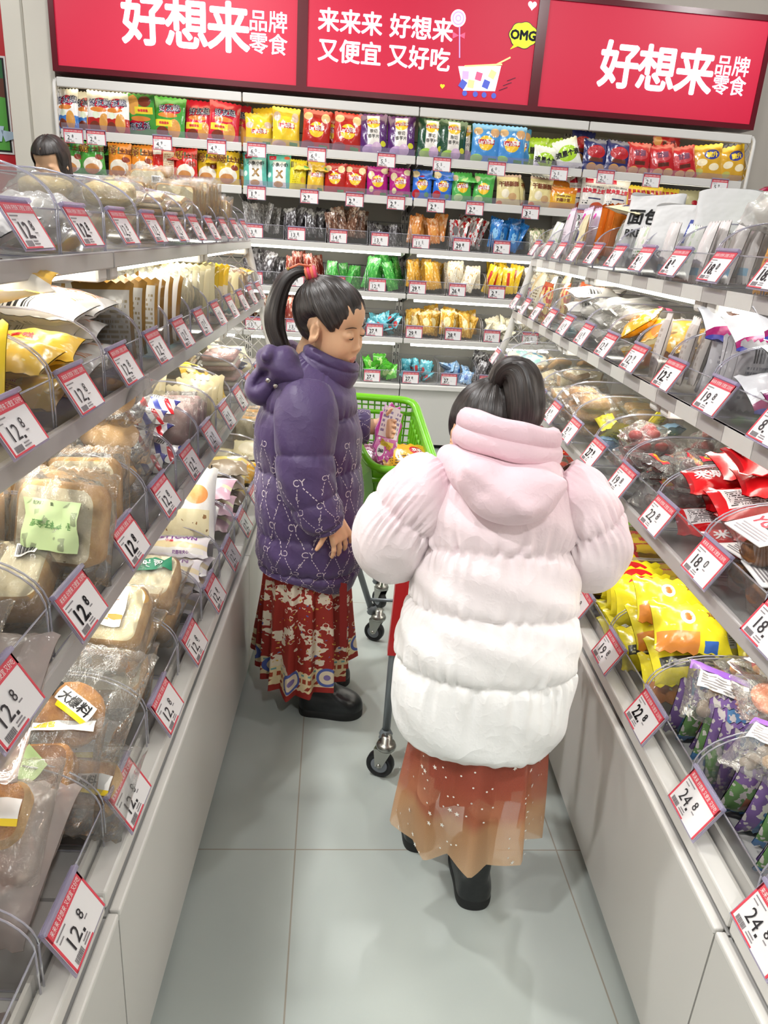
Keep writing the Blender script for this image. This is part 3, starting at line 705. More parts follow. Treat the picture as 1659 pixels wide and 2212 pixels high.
wrapped('nutmix', 'nut_mix_pack', lambda m: [blob(m, .013, .011, .011, (plain('pale_nut', (.93, .88, .76), .5), plain('tan_nut', (.78, .58, .34), .5), plain('grey_nut', (.62, .55, .48), .5))[q % 3], .08, q, 9, 7, off=(.034*math.cos(q*1.9)*(.4+.2*(q % 4)), 0, -.012+.025*math.sin(q*2.4))) for q in range(9)] and m, .125, .115, .034, seed=30, inner_name='nuts', extra=lambda o, s: (lambda m: (lay(m, s, [(-.06, .035), (.06, .056)], plain('violet_edge', (.56, .36, .74), .4)), lay(m, s, [(-.045, .0), (.045, .034)], WHITEP), [lay(m, s, [(-.04, .004+.0055*i), (.03+.008*(i % 2), .0065+.0055*i)], TGREY, .0022) for i in range(5)], m.build('printed_label', o)))(MB()))
wrapped('nutmixb', 'nut_mix_pack', lambda m: [blob(m, .013, .011, .011, (plain('pale_nut', (.93, .88, .76), .5), plain('egg_nut', (.92, .62, .30), .5))[q % 2], .08, q, 9, 7, off=(.034*math.cos(q*1.7)*(.4+.2*(q % 4)), 0, -.012+.025*math.sin(q*2.2))) for q in range(9)] and m, .125, .115, .034, seed=31, inner_name='nuts', extra=lambda o, s: (lambda m: (lay(m, s, [(-.06, -.056), (-.048, .05)], plain('blue_edge', (.36, .62, .84), .4)), lay(m, s, [(-.044, .012), (.045, .044)], WHITEP), [lay(m, s, [(-.04, .016+.0055*i), (.03+.008*(i % 2), .0185+.0055*i)], BLACK, .0022) for i in range(5)], m.build('printed_label', o)))(MB()))
wrapped('nutmixc', 'nut_mix_pack', lambda m: blob(m, .042, .013, .03, plain('red_nut_mix', (.80, .45, .28), .5), .1, 7), .125, .115, .034, seed=32, inner_name='nuts', extra=lambda o, s: (lambda m: (lay(m, s, [(-.06, .03), (.06, .056)], plain('red_edge', (.83, .16, .14), .4)), lay(m, s, [(-.04, -.0), (.045, .028)], WHITEP), m.build('printed_label', o)))(MB()))
def cup(key='cup'):
    if key in _P: return
    o = thing('plastic_tub', 'x', 'tub')
    m = MB(); m.lathe([(0, 0), (.034, 0), (.047, .06), (.053, .062), (.053, .065)], CLEAR, 20); m.build('tub_body', o)
    m = MB(); blob(m, .037, .037, .026, BR['brown'], .08, 4, off=(0, 0, .028)); m.build('snack_filling', o)
    m = MB(); m.box((0, 0, .068), (.105, .085, .003), WHITEP, bev=.001)
    fl = lambda x0, z0: (lambda x, y: np.stack([x+x0, y+z0, 0*x+.0705], -1))
    m.text('YG', .034, REDP, fl(-.022, .012), bold=.03); m.text('優谷', .026, BLACK, fl(.024, .012), bold=.02)
    for i in range(4): m.box((0, -.012-.007*i, .0698), (.085-.012*(i % 2), .003, .001), TGREY)
    m.build('lid_label', o); _P[key] = [o, False]
cup()
def rollbox():
    o = thing('egg_roll_tray', 'x', 'tray'); m = MB()
    for i in range(3): m.tube([(-.085, .022*(i-1), .018), (.085, .022*(i-1), .018)], .0105, BR['cream'], 10)
    for i in range(2): m.tube([(-.085, .022*(i-.5), .037), (.085, .022*(i-.5), .037)], .0105, BR['cream'], 10)
    m.build('egg_roll', o); m = MB(); m.box((0, 0, .028), (.19, .075, .056), FILM, bev=.006); m.build('clear_tray', o); _P['rolls'] = [o, False]
rollbox()
# printed packets
D_ = design
packet('yelseal', 'yellow_sealed_packet', sheer('amber_film', (.93, .84, .62), haze=.42, gloss=.5, gloss_rough=.14, crinkle=.8, hazecol='eed79b'), .12, .16, .035, seed=40)
packet('yelseal2', 'yellow_sealed_packet', D_('yellow_cake_pack', 'f0d9a0', [('r', 0, 0, .10, 1, 'f0cf35'), ('r', .9, 0, 1, 1, 'f0cf35'), ('e', .5, .55, .3, .25, 'e9b84a'), ('t', .25, .08, .75, .25, '8a5a2b', 4)]), .12, .16, .04, [('早安', .02, -.01, .03, REDP, .02)], seed=41)
packet('yelcake', 'yellow_cake_packet', D_('yellow_loaf_pack', 'f3c744', [('n', 4, .60, 'fbe9a5'), ('r', .1, .7, .9, .85, 'f6e27a'), ('t', .2, .1, .6, .3, 'b8702a', 5)]), .15, .11, .05, [('小蛋糕', .018, -.02, -.01, REDP, .02)], seed=42)
packet('longyel', 'long_cake_packet', D_('long_yellow_pack', 'e8b94a', [('r', 0, 0, 1, .32, 'e9e1d2'), ('r', .42, .42, .60, .62, 'd9552e'), ('n', 8, .62, 'd9a034', 0, .3, 1, 1)]), .30, .085, .06, [('派力优棒', .026, .04, .008, BROWNP, .02)], seed=43)
packet('whiteflow', 'white_flow_packet', D_('white_flow_pack', 'f0ece6', [('t', .1, .55, .9, .85, 'd98a5a', 4, 14), ('b', .25, .1, .55, .38, '2a2a2c', 90)]), .19, .11, .05, seed=44)
packet('greygold', 'grey_gold_packet', D_('grey_gold_pack', 'c9c5bd', [('t', .08, .08, .92, .8, '9a8b6d', 11, 22), ('r', 0, .9, 1, 1, '9a7335'), ('r', .0, 0, .05, 1, '9a7335'), ('r', .95, 0, 1, 1, '9a7335')], rough=.2), .13, .155, .022, seed=45)
packet('brownclear', 'brown_edged_packet', D_('brown_edged_pack', 'e4ded6', [('r', 0, 0, .07, 1, '8b642b'), ('r', .93, 0, 1, 1, '8b642b'), ('e', .5, .42, .28, .22, 'a9764c'), ('t', .3, .7, .8, .86, 'bb9999', 2), ('e', .6, .72, .14, .09, 'f3efe8')], rough=.2), .125, .16, .026, [('香', .026, -.02, .045, REDP, .02)], seed=46)
packet('creampk', 'cream_packet', D_('cream_pack', 'eadfb8', [('e', .5, .5, .34, .3, 'f2e9cd'), ('t', .2, .1, .8, .22, 'a99a6a', 3), ('r', 0, .93, 1, 1, 'd9cc9c')], rough=.22), .13, .15, .028, seed=47)
packet('yelcorner', 'yellow_corner_packet', D_('yellow_corner_pack', 'efe7cf', [('r', 0, .55, 1, 1, 'f0c93a'), ('e', .75, .74, .13, .10, 'd8432e'), ('t', .1, .1, .9, .4, 'cbb98c', 5)], rough=.22), .13, .15, .03, seed=48)
packet('stripe', 'striped_flow_packet', D_('red_blue_stripe', 'f1efec', [('s', .35, 3.2, .27, 'd2222e'), ('s', .35, 3.2, .0, 'd2222e'), ('s', .35, 3.2, -1, '2c3a8f')]), .20, .075, .045, seed=49) if False else None
def stripes():
    t = NT('red_blue_stripes'); sx = t.node('SeparateXYZ'); t.link(t.coord('UV'), sx.inputs[0])
    q = t.math('FRACT', t.math('MULTIPLY', t.math('ADD', sx.outputs[0], t.math('MULTIPLY', sx.outputs[1], .22)), 3.1))
    c = t.mix(t.math('LESS_THAN', q, .25), lin('f1efec'), lin('d0212c')); c = t.mix(t.math('COMPARE', q, .62, .125), c, lin('2c3a93'))
    c = t.mix(t.math('MULTIPLY', t.math('COMPARE', sx.outputs[0], .7, .16), t.math('COMPARE', sx.outputs[1], .72, .16)), c, lin('e9e9e9'))
    t.link(c, t.b.inputs['Base Color']); t.b.inputs['Roughness'].default_value = .25; return t.m
packet('stripe', 'striped_flow_packet', stripes(), .20, .08, .05, [('IIII III', .02, .055, .018, BLACK, .02)], seed=49)
packet('creamsq', 'cream_square_packet', D_('cream_square_pack', 'e8d9ac', [('r', .3, .7, .7, .86, '4a3b28'), ('t', .1, .2, .9, .5, 'cbb57a', 4)], rough=.22), .13, .13, .03, seed=50)
packet('yelblk', 'yellow_black_packet', D_('yellow_black_pack', 'f1c232', [('s', 1.2, 5, .3, 'f8de86'), ('r', .3, .4, .7, .7, '2a2320')], rough=.25), .12, .10, .04, seed=51)
packet('sweet', 'cream_stick_packet', D_('sweet_stick_pack', 'efe9ee', [('r', 0, .30, 1, .52, 'efe0bd'), ('r', .05, .1, .95, .28, 'f5f0ea'), ('e', .5, .42, .42, .14, 'efdcae')], rough=.22), .20, .075, .036, [('SWEETTOWN', .021, 0, .021, PURP, .04), ('小麦', .010, .0, .006, REDP, .03), ('奶酪味夹心', .008, .03, -.028, PURP, .02)], seed=52)
nutp = D_('nut_toast_pack', 'f1eee9', [('r', .08, .08, .92, .42, 'e7dcb4'), ('n', 10, .66, '8d6a44', .1, .1, .9, .4), ('e', .68, .62, .2, .13, 'e39a5c'), ('r', .12, .5, .26, .66, 'e6c44a'), ('r', .26, .48, .46, .72, '8a4a9a')], rough=.25)
packet('nut', 'nut_toast_packet', nutp, .16, .20, .05, [('NUT', .022, -.03, .062, PURP, .03), ('坚果', .017, -.022, .027, WHITEP, .02), ('列巴', .017, -.022, .009, WHITEP, .02), ('ナッツパン', .008, -.02, .043, PURP, .02)], seed=53)
packet('whitepk', 'white_bread_packet', D_('white_bread_pack', 'f1efee', [('r', .2, .3, .3, .9, '8b8b8b'), ('t', .32, .3, .4, .9, 'b8b0c0', 10, 6), ('e', .6, .7, .16, .06, 'e8b9a0')], rough=.3), .15, .17, .045, [('克拉吐', .02, .02, -.05, BLUEP, .02, 1.57)], seed=54)
packet('pinkpk', 'pink_flow_packet', D_('pink_flow_pack', 'd9b0c2', [('r', 0, .36, 1, .52, 'e9e3c0'), ('r', .3, .55, .75, .95, 'f1eeee'), ('e', .2, .6, .07, .1, 'e3b23a')], rough=.22), .18, .12, .045, seed=55)
packet('brownpk', 'brown_cake_packet', D_('brown_cake_pack', '9d8c78', [('r', 0, .55, 1, .75, 'e6cf7a'), ('n', 5, .6, 'cfc6b8'), ('b', .1, .05, .35, .3, '333333', 90)], rough=.22), .18, .12, .045, seed=56)
packet('whitebag', 'white_paper_bag', D_('white_paper', 'efece9', [('e', .5, .2, .2, .08, 'e3a06a')], rough=.6, crinkle=.4, coat=0), .15, .16, .05, seed=57)
packet('printbag', 'printed_stick_packet', D_('brown_text_pack', 'e9e2dc', [('t', .05, .25, .95, .9, 'a08478', 7, 26), ('r', 0, .05, 1, .18, '8a5a52')], rough=.25), .26, .085, .04, seed=58)
packet('purplebag', 'purple_print_bag', D_('purple_picture_bag', 'e6e1e2', [('r', .1, .05, .9, .38, '4a2a50'), ('n', 6, .6, '6a3a70', .1, .05, .9, .38)], rough=.3), .17, .24, .06, [('超软', .045, .01, .05, PURP, .03), ('吐司', .03, .01, .0, PURP, .02)], seed=59)
# right hand rack
packet('orangebar', 'orange_biscuit_packet', D_('orange_biscuit', 'e0a04a', [('r', 0, .8, 1, 1, 'f3df98'), ('n', 5, .62, 'eab765'), ('t', .3, .1, .6, .5, '9a5a20', 6)], rough=.25), .07, .16, .03, seed=60)
packet('clearlong', 'long_white_packet', D_('clear_long_pack', 'e9e3e0', [('r', .1, .12, .9, .24, '8cc0dd'), ('n', 5, .62, 'f7f4f2')], rough=.2), .07, .17, .03, seed=61)
packet('orangepk', 'orange_flow_packet', D_('orange_flow', 'dd7a1e', [('r', 0, .93, 1, 1, 'b85a12'), ('n', 5, .62, 'ef9a34'), ('t', .2, .3, .8, .6, 'b5560f', 4)], rough=.25), .12, .17, .03, seed=62)
packet('creamfold', 'cream_folded_packet', D_('cream_folded', 'e8ddb4', [('e', .4, .55, .28, .13, '54588a'), ('n', 5, .63, 'd9cc9a')], rough=.25), .13, .18, .03, [('面包', .03, -.015, .01, NAVYP, .02)], seed=63)
packet('pinkwhite', 'pink_white_packet', D_('pink_white_pack', 'ebe0ea', [('e', .5, .8, .14, .07, 'd92aa8'), ('r', 0, .94, 1, 1, 'd8bcd6'), ('t', .2, .3, .8, .5, 'c9b6c6', 4)], rough=.25), .13, .18, .035, seed=64)
packet('whitegrn', 'white_green_packet', D_('white_green_pack', 'edede8', [('n', 5, .6, 'cfe0c0'), ('t', .2, .3, .8, .5, '7d9a6a', 3)], rough=.2), .13, .16, .035, seed=65)
packet('dkgreen', 'dark_clear_packet', D_('dark_clear_pack', '9aa49c', [('n', 5, .58, 'c9cdc8'), ('t', .2, .2, .8, .5, '6d7870', 4)], rough=.15), .13, .16, .035, seed=66)
chocd = D_('choc_pie_pack', 'e7e7ea', [('r', 0, .06, 1, .24, '8f1a5c'), ('r', 0, .0, 1, .08, '3a3f93'), ('e', .40, .62, .17, .27, '3a1a12'), ('e', .62, .60, .16, .25, '2e140e'), ('r', .44, .40, .56, .84, 'e9c968'), ('e', .86, .78, .12, .16, '3f78c4')], rough=.22, coat=.4)
packet('choc', 'chocolate_pie_packet', chocd, .19, .115, .06, [('达利园', .022, .0, -.040, WHITEP, .03), ('Dali', .014, .072, .034, WHITEP, .02)], seed=67)
packet('chocb', 'chocolate_pie_packet', D_('choc_pie_back', 'dfdde2', [('r', 0, .55, 1, .9, '7a1d58'), ('e', .18, .72, .13, .22, 'c8202e'), ('r', .3, .05, .9, .35, 'b9b4bd'), ('e', .85, .3, .12, .2, '4a7fc6')], rough=.22, coat=.4), .19, .10, .055, [('火星派', .036, .02, .022, WHITEP, .03)], seed=68)
packet('silver', 'silver_flow_packet', D_('silver_flow', 'd3d1d4', [('n', 5, .58, 'e9e8ea'), ('t', .2, .2, .8, .7, '8c8a94', 7), ('b', .3, .72, .6, .9, '333333', 90)], rough=.18), .09, .15, .03, seed=69)
packet('beigestk', 'beige_stick_packet', D_('beige_stick', 'd9cfc8', [('r', 0, .9, 1, 1, 'efe9e4'), ('t', .2, .1, .8, .8, 'b8a89e', 8, 6)], rough=.3), .05, .16, .025, seed=70)
packet('beigestk2', 'kraft_packet', D_('kraft_pack', 'c9b58c', [('e', .5, .5, .25, .16, '4a3b2a'), ('t', .2, .1, .8, .3, '5a4a38', 3)], rough=.35), .10, .15, .03, seed=71)
packet('orangeyel', 'yellow_orange_packet', D_('yellow_orange_pack', 'f0b428', [('n', 4, .56, 'f6dca0'), ('e', .5, .5, .3, .25, 'e88a2a'), ('r', 0, .92, 1, 1, 'f7e7b0')], rough=.25), .15, .11, .045, seed=72)
packet('darkmix', 'violet_cream_packet', D_('violet_cream_pack', 'e6dcb0', [('r', 0, 0, .45, 1, '4f4a86'), ('e', .6, .6, .16, .2, '4a6a3a'), ('t', .5, .1, .9, .3, '4a3a30', 3)], rough=.25), .10, .13, .03, seed=73)
packet('tallcream', 'tall_cream_packet', D_('tall_cream_pack', 'eae3c6', [('r', .3, 0, .55, 1, 'd9bf85'), ('t', .6, .2, .9, .7, '7a6a4a', 7, 6)], rough=.3), .13, .18, .045, [('猪肉', .03, -.01, -.03, BLACK, .02, 1.57)], seed=74)
packet('redgold', 'red_gold_packet', D_('red_gold_pack', 'e7c878', [('n', 5, .52, 'b8281e'), ('e', .5, .45, .26, .22, 'f3e9d2'), ('r', 0, .9, 1, 1, 'c8551e')], rough=.2), .13, .15, .04, seed=75)
packet('redwaf', 'red_wafer_packet', D_('red_wafer_pack', 'c8151c', [('e', .72, .5, .22, .28, '8a5a38'), ('r', 0, 0, .04, 1, 'a01016'), ('r', .96, 0, 1, 1, 'a01016'), ('n', 6, .66, 'e8401e')], rough=.22, coat=.5), .20, .085, .04, [('米斯', .03, -.05, .01, WHITEP, .03), ('Q', .03, -.005, -.008, WHITEP, .05), ('choco', .012, .02, .0, WHITEP, .03, 1.57)], seed=76)
packet('redwafb', 'red_wafer_packet', D_('red_wafer_back', 'c8151c', [('r', .1, .25, .9, .82, 'e6e2e0'), ('t', .13, .3, .87, .78, '55504e', 9, 30)], rough=.22, coat=.5), .20, .09, .04, seed=77)
packet('yelstk', 'yellow_strip_packet', D_('yellow_strip_pack', 'efe23a', [('t', .2, .3, .8, .8, 'a89a1e', 5)], rough=.3), .055, .16, .025, [('COOKIE', .014, .0, .03, TGREY, .03, 1.57)], seed=78)
packet('bluepk', 'blue_jelly_packet', D_('blue_jelly_pack', '8ab4dc', [('n', 5, .6, 'c9def0')], rough=.2), .08, .07, .035, seed=79)
packet('creamgrn', 'cream_teal_packet', D_('cream_teal_pack', 'ebe6d0', [('e', .4, .5, .16, .3, '8cc4bd'), ('r', .7, .4, .85, .65, '3f93b8')], rough=.25), .17, .08, .04, seed=80)
packet('yelegg', 'yellow_egg_packet', D_('yellow_egg_pack', 'efe02e', [('e', .42, .62, .10, .14, 'f6f2dc'), ('e', .42, .62, .055, .08, 'd9622a'), ('r', .02, .0, .55, .34, 'd98a3e'), ('n', 7, .66, 'f3ea86'), ('r', .62, .02, .8, .2, '3a66b4')], rough=.24, coat=.3), .16, .11, .055, [('鸡蛋', .018, .045, .022, BROWNP, .02)], seed=81)
packet('yeleggb', 'yellow_egg_packet', D_('yellow_egg_back', 'efe02e', [('r', .08, .3, .95, .52, '3c3f3a'), ('t', .12, .34, .9, .48, 'cfcf9a', 2, 16), ('e', .55, .75, .09, .12, 'f6f2dc'), ('e', .55, .75, .05, .07, 'd9622a')], rough=.24, coat=.3), .16, .105, .05, seed=82)
nab = [('r', 0, 0, 1, .0, 'efe02a')]
packet('nab', 'yellow_wafer_packet', D_('yellow_wafer_pack', 'efe128', [('e', .58, .6, .26, .34, 'd3262a'), ('n', 6, .68, 'f6d98a', .02, .05, .4, .9), ('r', 0, .0, 1, .06, 'd8ca20')], rough=.24, coat=.3), .17, .085, .03, [('nabati', .026, .014, .008, WHITEP, .05)], seed=83)
packet('nabb', 'yellow_wafer_packet', D_('yellow_wafer_back', 'efe128', [('r', .1, .12, .92, .55, 'd9dbd0'), ('t', .14, .18, .6, .5, '7d7d72', 5, 14), ('r', .3, .7, .6, .92, 'd3262a')], rough=.24, coat=.3), .17, .11, .03, [('nabati', .014, -.008, .034, WHITEP, .05)], seed=84)
packet('yelred', 'red_yellow_bar', D_('red_yellow_bar_pack', 'efcb2a', [('r', 0, 0, .08, 1, 'b3141c'), ('r', .92, 0, 1, 1, 'b3141c'), ('r', 0, .62, 1, 1, 'c81a22'), ('t', .2, .7, .8, .9, 'f3d9a0', 1, 10)], rough=.25, coat=.3), .21, .05, .026, [('威化', .018, .04, -.006, REDP, .03)], seed=85)
packet('yelred2', 'red_yellow_bar', D_('yellow_bar_pack', 'f2d63a', [('r', 0, 0, .07, 1, 'b3141c'), ('r', .93, 0, 1, 1, 'b3141c'), ('e', .72, .5, .12, .34, 'f4e6c4'), ('r', .55, .25, .62, .8, 'c81a22')], rough=.25, coat=.3), .21, .05, .026, [('嘟嘟巴', .022, -.03, 0, REDP, .03)], seed=86)
packet('lime', 'lime_jelly_packet', D_('lime_jelly_pack', '9be03a', [('e', .5, .66, .34, .2, 'd9b890'), ('n', 6, .64, 'c4ee7a')], rough=.2), .13, .14, .045, [('QQ', .03, 0, .022, REDP, .04), ('小王子', .03, 0, -.025, GREENP, .03)], seed=87)
packet('orangebx', 'amber_packet', D_('amber_pack', 'd8a23c', [('n', 5, .6, 'e9bd62')], rough=.3), .12, .10, .03, seed=88)
packet('redstar', 'red_star_packet', D_('red_star_pack', 'd0342c', [('n', 7, .66, 'f0c97a'), ('r', .6, .3, .75, .8, 'f1ece4'), ('r', .63, .35, .72, .75, '2a2320')], rough=.25), .13, .10, .035, [('米米', .022, -.03, .005, YELP, .03)], seed=89)
packet('mixblue', 'blue_red_packet', D_('blue_red_pack', '5a8ab8', [('r', 0, 0, .25, 1, '8062a0'), ('r', .75, 0, 1, 1, 'c0504a'), ('n', 6, .54, 'e0dad4'), ('t', .3, .3, .7, .7, '6a6a72', 5)], rough=.25), .09, .14, .028, seed=90)
packet('mixgrn', 'green_violet_packet', D_('green_violet_pack', '6d9a5a', [('r', 0, .72, 1, 1, '8a6aa8'), ('n', 6, .54, 'dcd6d0'), ('r', 0, 0, 1, .12, '4a7fb4'), ('r', .3, .2, .7, .5, 'b87a5a')], rough=.25), .09, .14, .028, seed=91)
# ---------------------------------------------------------------- filling the racks
CNT = {}
def fill(M, spec, w, d, where, rg, z0=.004, sg=-1):
    """place the goods of one bin; M is the bin's own frame (x along the shelf, y into it)"""
    keys, mode, n, desc, cat = spec['p'], spec['m'], spec['n'], spec['desc'], spec.get('cat', 'snack pack')
    s = spec.get('s', 1.0); sizes = []
    for i in range(n):
        k = keys[i % len(keys)]; P = _P[k]; o = P[0]
        if not P[1]: bpy.context.view_layer.update()
        dm = PD.get(k)
        if dm is None:
            obs = [o]+list(o.children); lo = np.full(3, 9.); hi = -lo
            for q in obs:
                if q.type == 'MESH':
                    c = np.array([v[:] for v in q.bound_box]); lo = np.minimum(lo, c.min(0)); hi = np.maximum(hi, c.max(0))
            dm = PD[k] = (hi-lo, lo)
        (W_, T_, H_), lo = dm[0]*s, dm[1]*s
        f = i/max(n-1, 1); j = lambda a: rg.uniform(-a, a); zb = spec.get('z', 0)
        if mode == 'rank':      # standing one behind another, fronts to the aisle
            mt = pose(j(max(.005, (w-W_)/2-.008)*.8), .03+T_*.5+f*(d-.08-T_), H_/2+z0+zb+.02*f, -spec.get('lean', .15)-j(.06), j(.08), j(.12))
        elif mode == 'edge':    # standing like records, edges to the aisle
            mt = pose(-w/2+.02+f*(w-.04), .03+W_/2+j(.02)+.02, H_/2+z0+zb, j(.10), j(.05), R(90)+j(.22))@pose(0, 0, 0, spec.get('lean', .2)+j(.1))
        elif mode == 'cross':   # long bars lying across into the shelf, stacked
            per = spec.get('per', 4); r_, c_ = divmod(i, per)
            mt = pose(-w/2+T_*.6+.01+(w-.03-T_)*c_/max(per-1, 1)+j(.006), .04+W_/2+j(.015), H_/2+z0+zb+r_*H_*.9, j(.1), j(.06), R(90)+j(.10))
        elif mode == 'flat':    # lying flat in stacks
            tip = spec.get('tip', .2); hx = H_*math.cos(tip); ny = max(1, int((d+.03)/W_)); nx = max(1, int((w+.012)/hx)); r_, q_ = divmod(i, nx*ny); iy, ix = divmod(q_, nx)
            px = 0 if nx == 1 else sg*((w/2-.006-hx/2)-(w-.012-hx)*ix/(nx-1)); py = .012+W_/2+(max(0, d-.03-W_))*(iy/max(ny-1, 1) if ny > 1 else .15+.5*rg.random()*(r_ % 2))
            mt = pose(px+j(.008), py+j(.008), T_/2+z0+zb+r_*T_*.92+math.sin(tip)*H_*.45, R(-90)+j(.07)+tip, j(.07), sg*R(90)+spec.get('rz', 0)+j(.16))
        elif mode == 'face':    # standing one behind another, fronts turned along the aisle to the camera
            ny = max(1, int((d+.03)/W_)); ix, iy = divmod(i, ny); m_ = max(1, math.ceil(n/ny)); ln = spec.get('lean', .15); tt = (w-.02-T_*.8)*ix/max(m_-1, 1) if m_ > 1 else 0
            mt = pose(sg*(w/2-.012-T_*.45-tt), .014+W_/2+max(0, d-.04-W_)*(iy/max(ny-1, 1) if ny > 1 else .1), H_/2*math.cos(ln*.8)+z0+zb, -ln+j(.05), j(.05), sg*R(90)+spec.get('rz', 0)+j(.12))
        else:                   # loose heap
            a = rg.uniform(0, 6.28); q = i/n
            mt = pose(j(w/2-.05), .05+rg.random()*(d-.13), z0+zb+.03+spec.get('hp', .10)*q, R(-70)+j(.5), j(.5), a)
        how = dict(rank='from the aisle', edge='from the near end' if sg < 0 else 'from the far end', face='from the near end', flat='from the bottom up').get(mode, 'up the heap')
        label = f'{ORD[i]} {desc} {how}, {where}' if n > 1 else f'{desc}, {where}'
        use(P, M@mt@Matrix.Scale(s, 4), label, cat, f'{desc}s, {where}' if n > 1 else None)
PD = {}
def S_(p, m, n, desc, **k): return dict(p=p, m=m, n=n, desc=desc, **k)
LSTART = [-.27+.23*i for i in range(16)]; RSTART = [-.15+.235*i for i in range(16)]
def rack(side, tier, table, seed):
    F, st, pw, word = (LF, LSTART, .23, 'bread') if side == 'L' else (RF, RSTART, .235, 'biscuit')
    rg = random.Random(seed); ins, z = TIER.get(tier, (.035, .415))
    zb = z+.008 if tier != 'D' else .417
    w, d = pw-.010, (.34 if tier != 'D' else .44)
    hf, hs = (.078, .150) if tier != 'D' else (.080, .155)
    for n, (price, style, bulk, spec) in table.items():
        M = F(st[n+3]+pw/2, ins+.010, zb); where = f'{TW[tier]} {word} shelf'
        put_bin(M, (w, d, hf, hs), f'clear acrylic bin of {bulk} on the {where}')
        if price: put_tag(price, M@pose(-w/2+.056, -.004, hf+.004, -.52), f'price tag reading {price} on the bin of {bulk}, {where}', style)
        for sp in (spec if isinstance(spec, list) else [spec]):
            if sp: fill(M, sp, w, d, where, rg, sg=-1 if side == 'L' else 1)
rack('L', 'A', {
    2: ('12.8', 1, 'purple print bags', S_(['whitebag'], 'flat', 2, 'white paper bread bag nearest the camera', tip=.2)),
    3: ('12.8', 1, 'plain white paper bags', [S_(['whitebag', 'whitebun'], 'flat', 2, 'plain white paper bread bag', tip=.15), S_(['printbag'], 'flat', 1, 'brown text stick packet on the paper bags', z=.10, rz=.25)]),
    4: ('12.8', 1, 'clear fronted bags', S_(['whitebun', 'whitebag'], 'flat', 2, 'white wrapped bun bag', tip=.15)),
    5: ('12.8', 0, 'crinkled clear bun packs', S_(['whitebun', 'clearbun'], 'heap', 4, 'clear crinkled bun pack', hp=.01)),
    6: ('12.8', 0, 'yellow sponge cakes', S_(['sponge'], 'flat', 4, 'yellow sponge cake pack')),
    7: ('12.8', 0, 'green ticket sponges', S_(['sand', 'sponge'], 'flat', 4, 'sponge slice pack')),
    8: ('12.8', 0, 'green based cakes', S_(['sand', 'sponge'], 'flat', 4, 'pale green based cake pack')),
    9: ('12.8', 0, 'toast sandwiches', S_(['sand'], 'face', 5, 'toast sandwich pack', z=.05)),
    10: ('12.8', 0, 'tall cream sandwiches', S_(['sand', 'toastc'], 'face', 5, 'cream sandwich pack', z=.07)),
    11: ('12.8', 0, 'brown sandwiches', S_(['sand'], 'face', 4, 'brown edged sandwich pack', z=.03)),
    12: ('12.8', 0, 'small clear buns', S_(['clearbun'], 'heap', 3, 'small clear bun pack', s=.8))}, 1)
use(_P['purplebag'], frame((-.62, 1.20, 1.265), 0)@pose(0, 0, .03, -.35, .1, -.5)@Matrix.Scale(.8, 4), 'white bag with purple print standing up on the top bread shelf', 'bread pack')
rack('L', 'B', {
    2: ('12.8', 0, 'yellow sealed cakes', S_(['yelseal2', 'yelseal'], 'edge', 6, 'yellow sealed cake packet', lean=.35)),
    3: ('12.8', 0, 'yellow loaf cakes', [S_(['yelcake'], 'flat', 7, 'yellow loaf cake packet', per=2), S_(['longyel'], 'flat', 1, 'long yellow cake bar lying on the loaf cakes', z=.158, per=1, rz=.1)]),
    4: ('12.8', 0, 'white flow packs', S_(['whiteflow'], 'flat', 6, 'white flow packet with barcode', per=2)),
    5: ('12.8', 0, 'grey and gold packets', S_(['greygold'], 'face', 6, 'grey and gold printed packet', z=.02)),
    6: ('12.8', 0, 'brown edged packets', S_(['brownclear'], 'face', 6, 'brown edged clear packet', z=.01)),
    7: ('12.8', 0, 'ring cakes', S_(['roundc'], 'face', 5, 'cream ring cake pack', z=.03)),
    8: ('12.8', 0, 'cream packets', S_(['creampk'], 'face', 5, 'cream coloured packet', z=.03)),
    9: ('12.8', 0, 'yellow cornered packets', S_(['yelcorner'], 'face', 5, 'yellow cornered packet', z=.02)),
    10: ('12.8', 0, 'cream wedges', S_(['creamsq'], 'face', 4, 'cream wedge packet')),
    11: ('12.8', 0, 'pale sponge packs', S_(['sand'], 'face', 4, 'pale sponge pack')),
    12: ('12.8', 0, 'orange topped packs', S_(['orangeyel'], 'heap', 4, 'orange topped cake packet', s=.8))}, 2)
rack('L', 'C', {
    1: ('12.8', 0, 'tan meat floss buns', S_(['clearbun', 'floss'], 'flat', 5, 'tan meat floss bun pack', per=2, tip=.5)),
    2: ('12.8', 1, 'green labelled toast', [None]),
    3: ('12.8', 1, 'seeded toast', S_(['toastb'], 'face', 4, 'seeded toast pack with barcode', lean=.3)),
    4: ('12.8', 0, 'clear wrapped rolls', S_(['clearbun', 'toastc'], 'flat', 5, 'clear wrapped roll pack', per=2, tip=.4)),
    5: ('12.8', 0, 'striped packets', S_(['stripe'], 'flat', 6, 'red and blue striped packet', per=2)),
    6: ('12.8', 0, 'pink sandwiches', S_(['pinks'], 'face', 6, 'pink sandwich pack', lean=.5)),
    7: ('12.8', 0, 'cream squares', S_(['creamsq'], 'face', 6, 'cream square packet', lean=.3)),
    8: ('12.8', 0, 'yellow and black packets', S_(['yelblk', 'creamsq'], 'heap', 5, 'yellow and black packet')),
    9: ('12.8', 0, 'orange dotted packs', S_(['pinks', 'sand'], 'flat', 4, 'orange dotted clear pack')),
    10: ('12.8', 0, 'folded cream packs', S_(['creamfold'], 'heap', 4, 'folded cream packet'))}, 3)
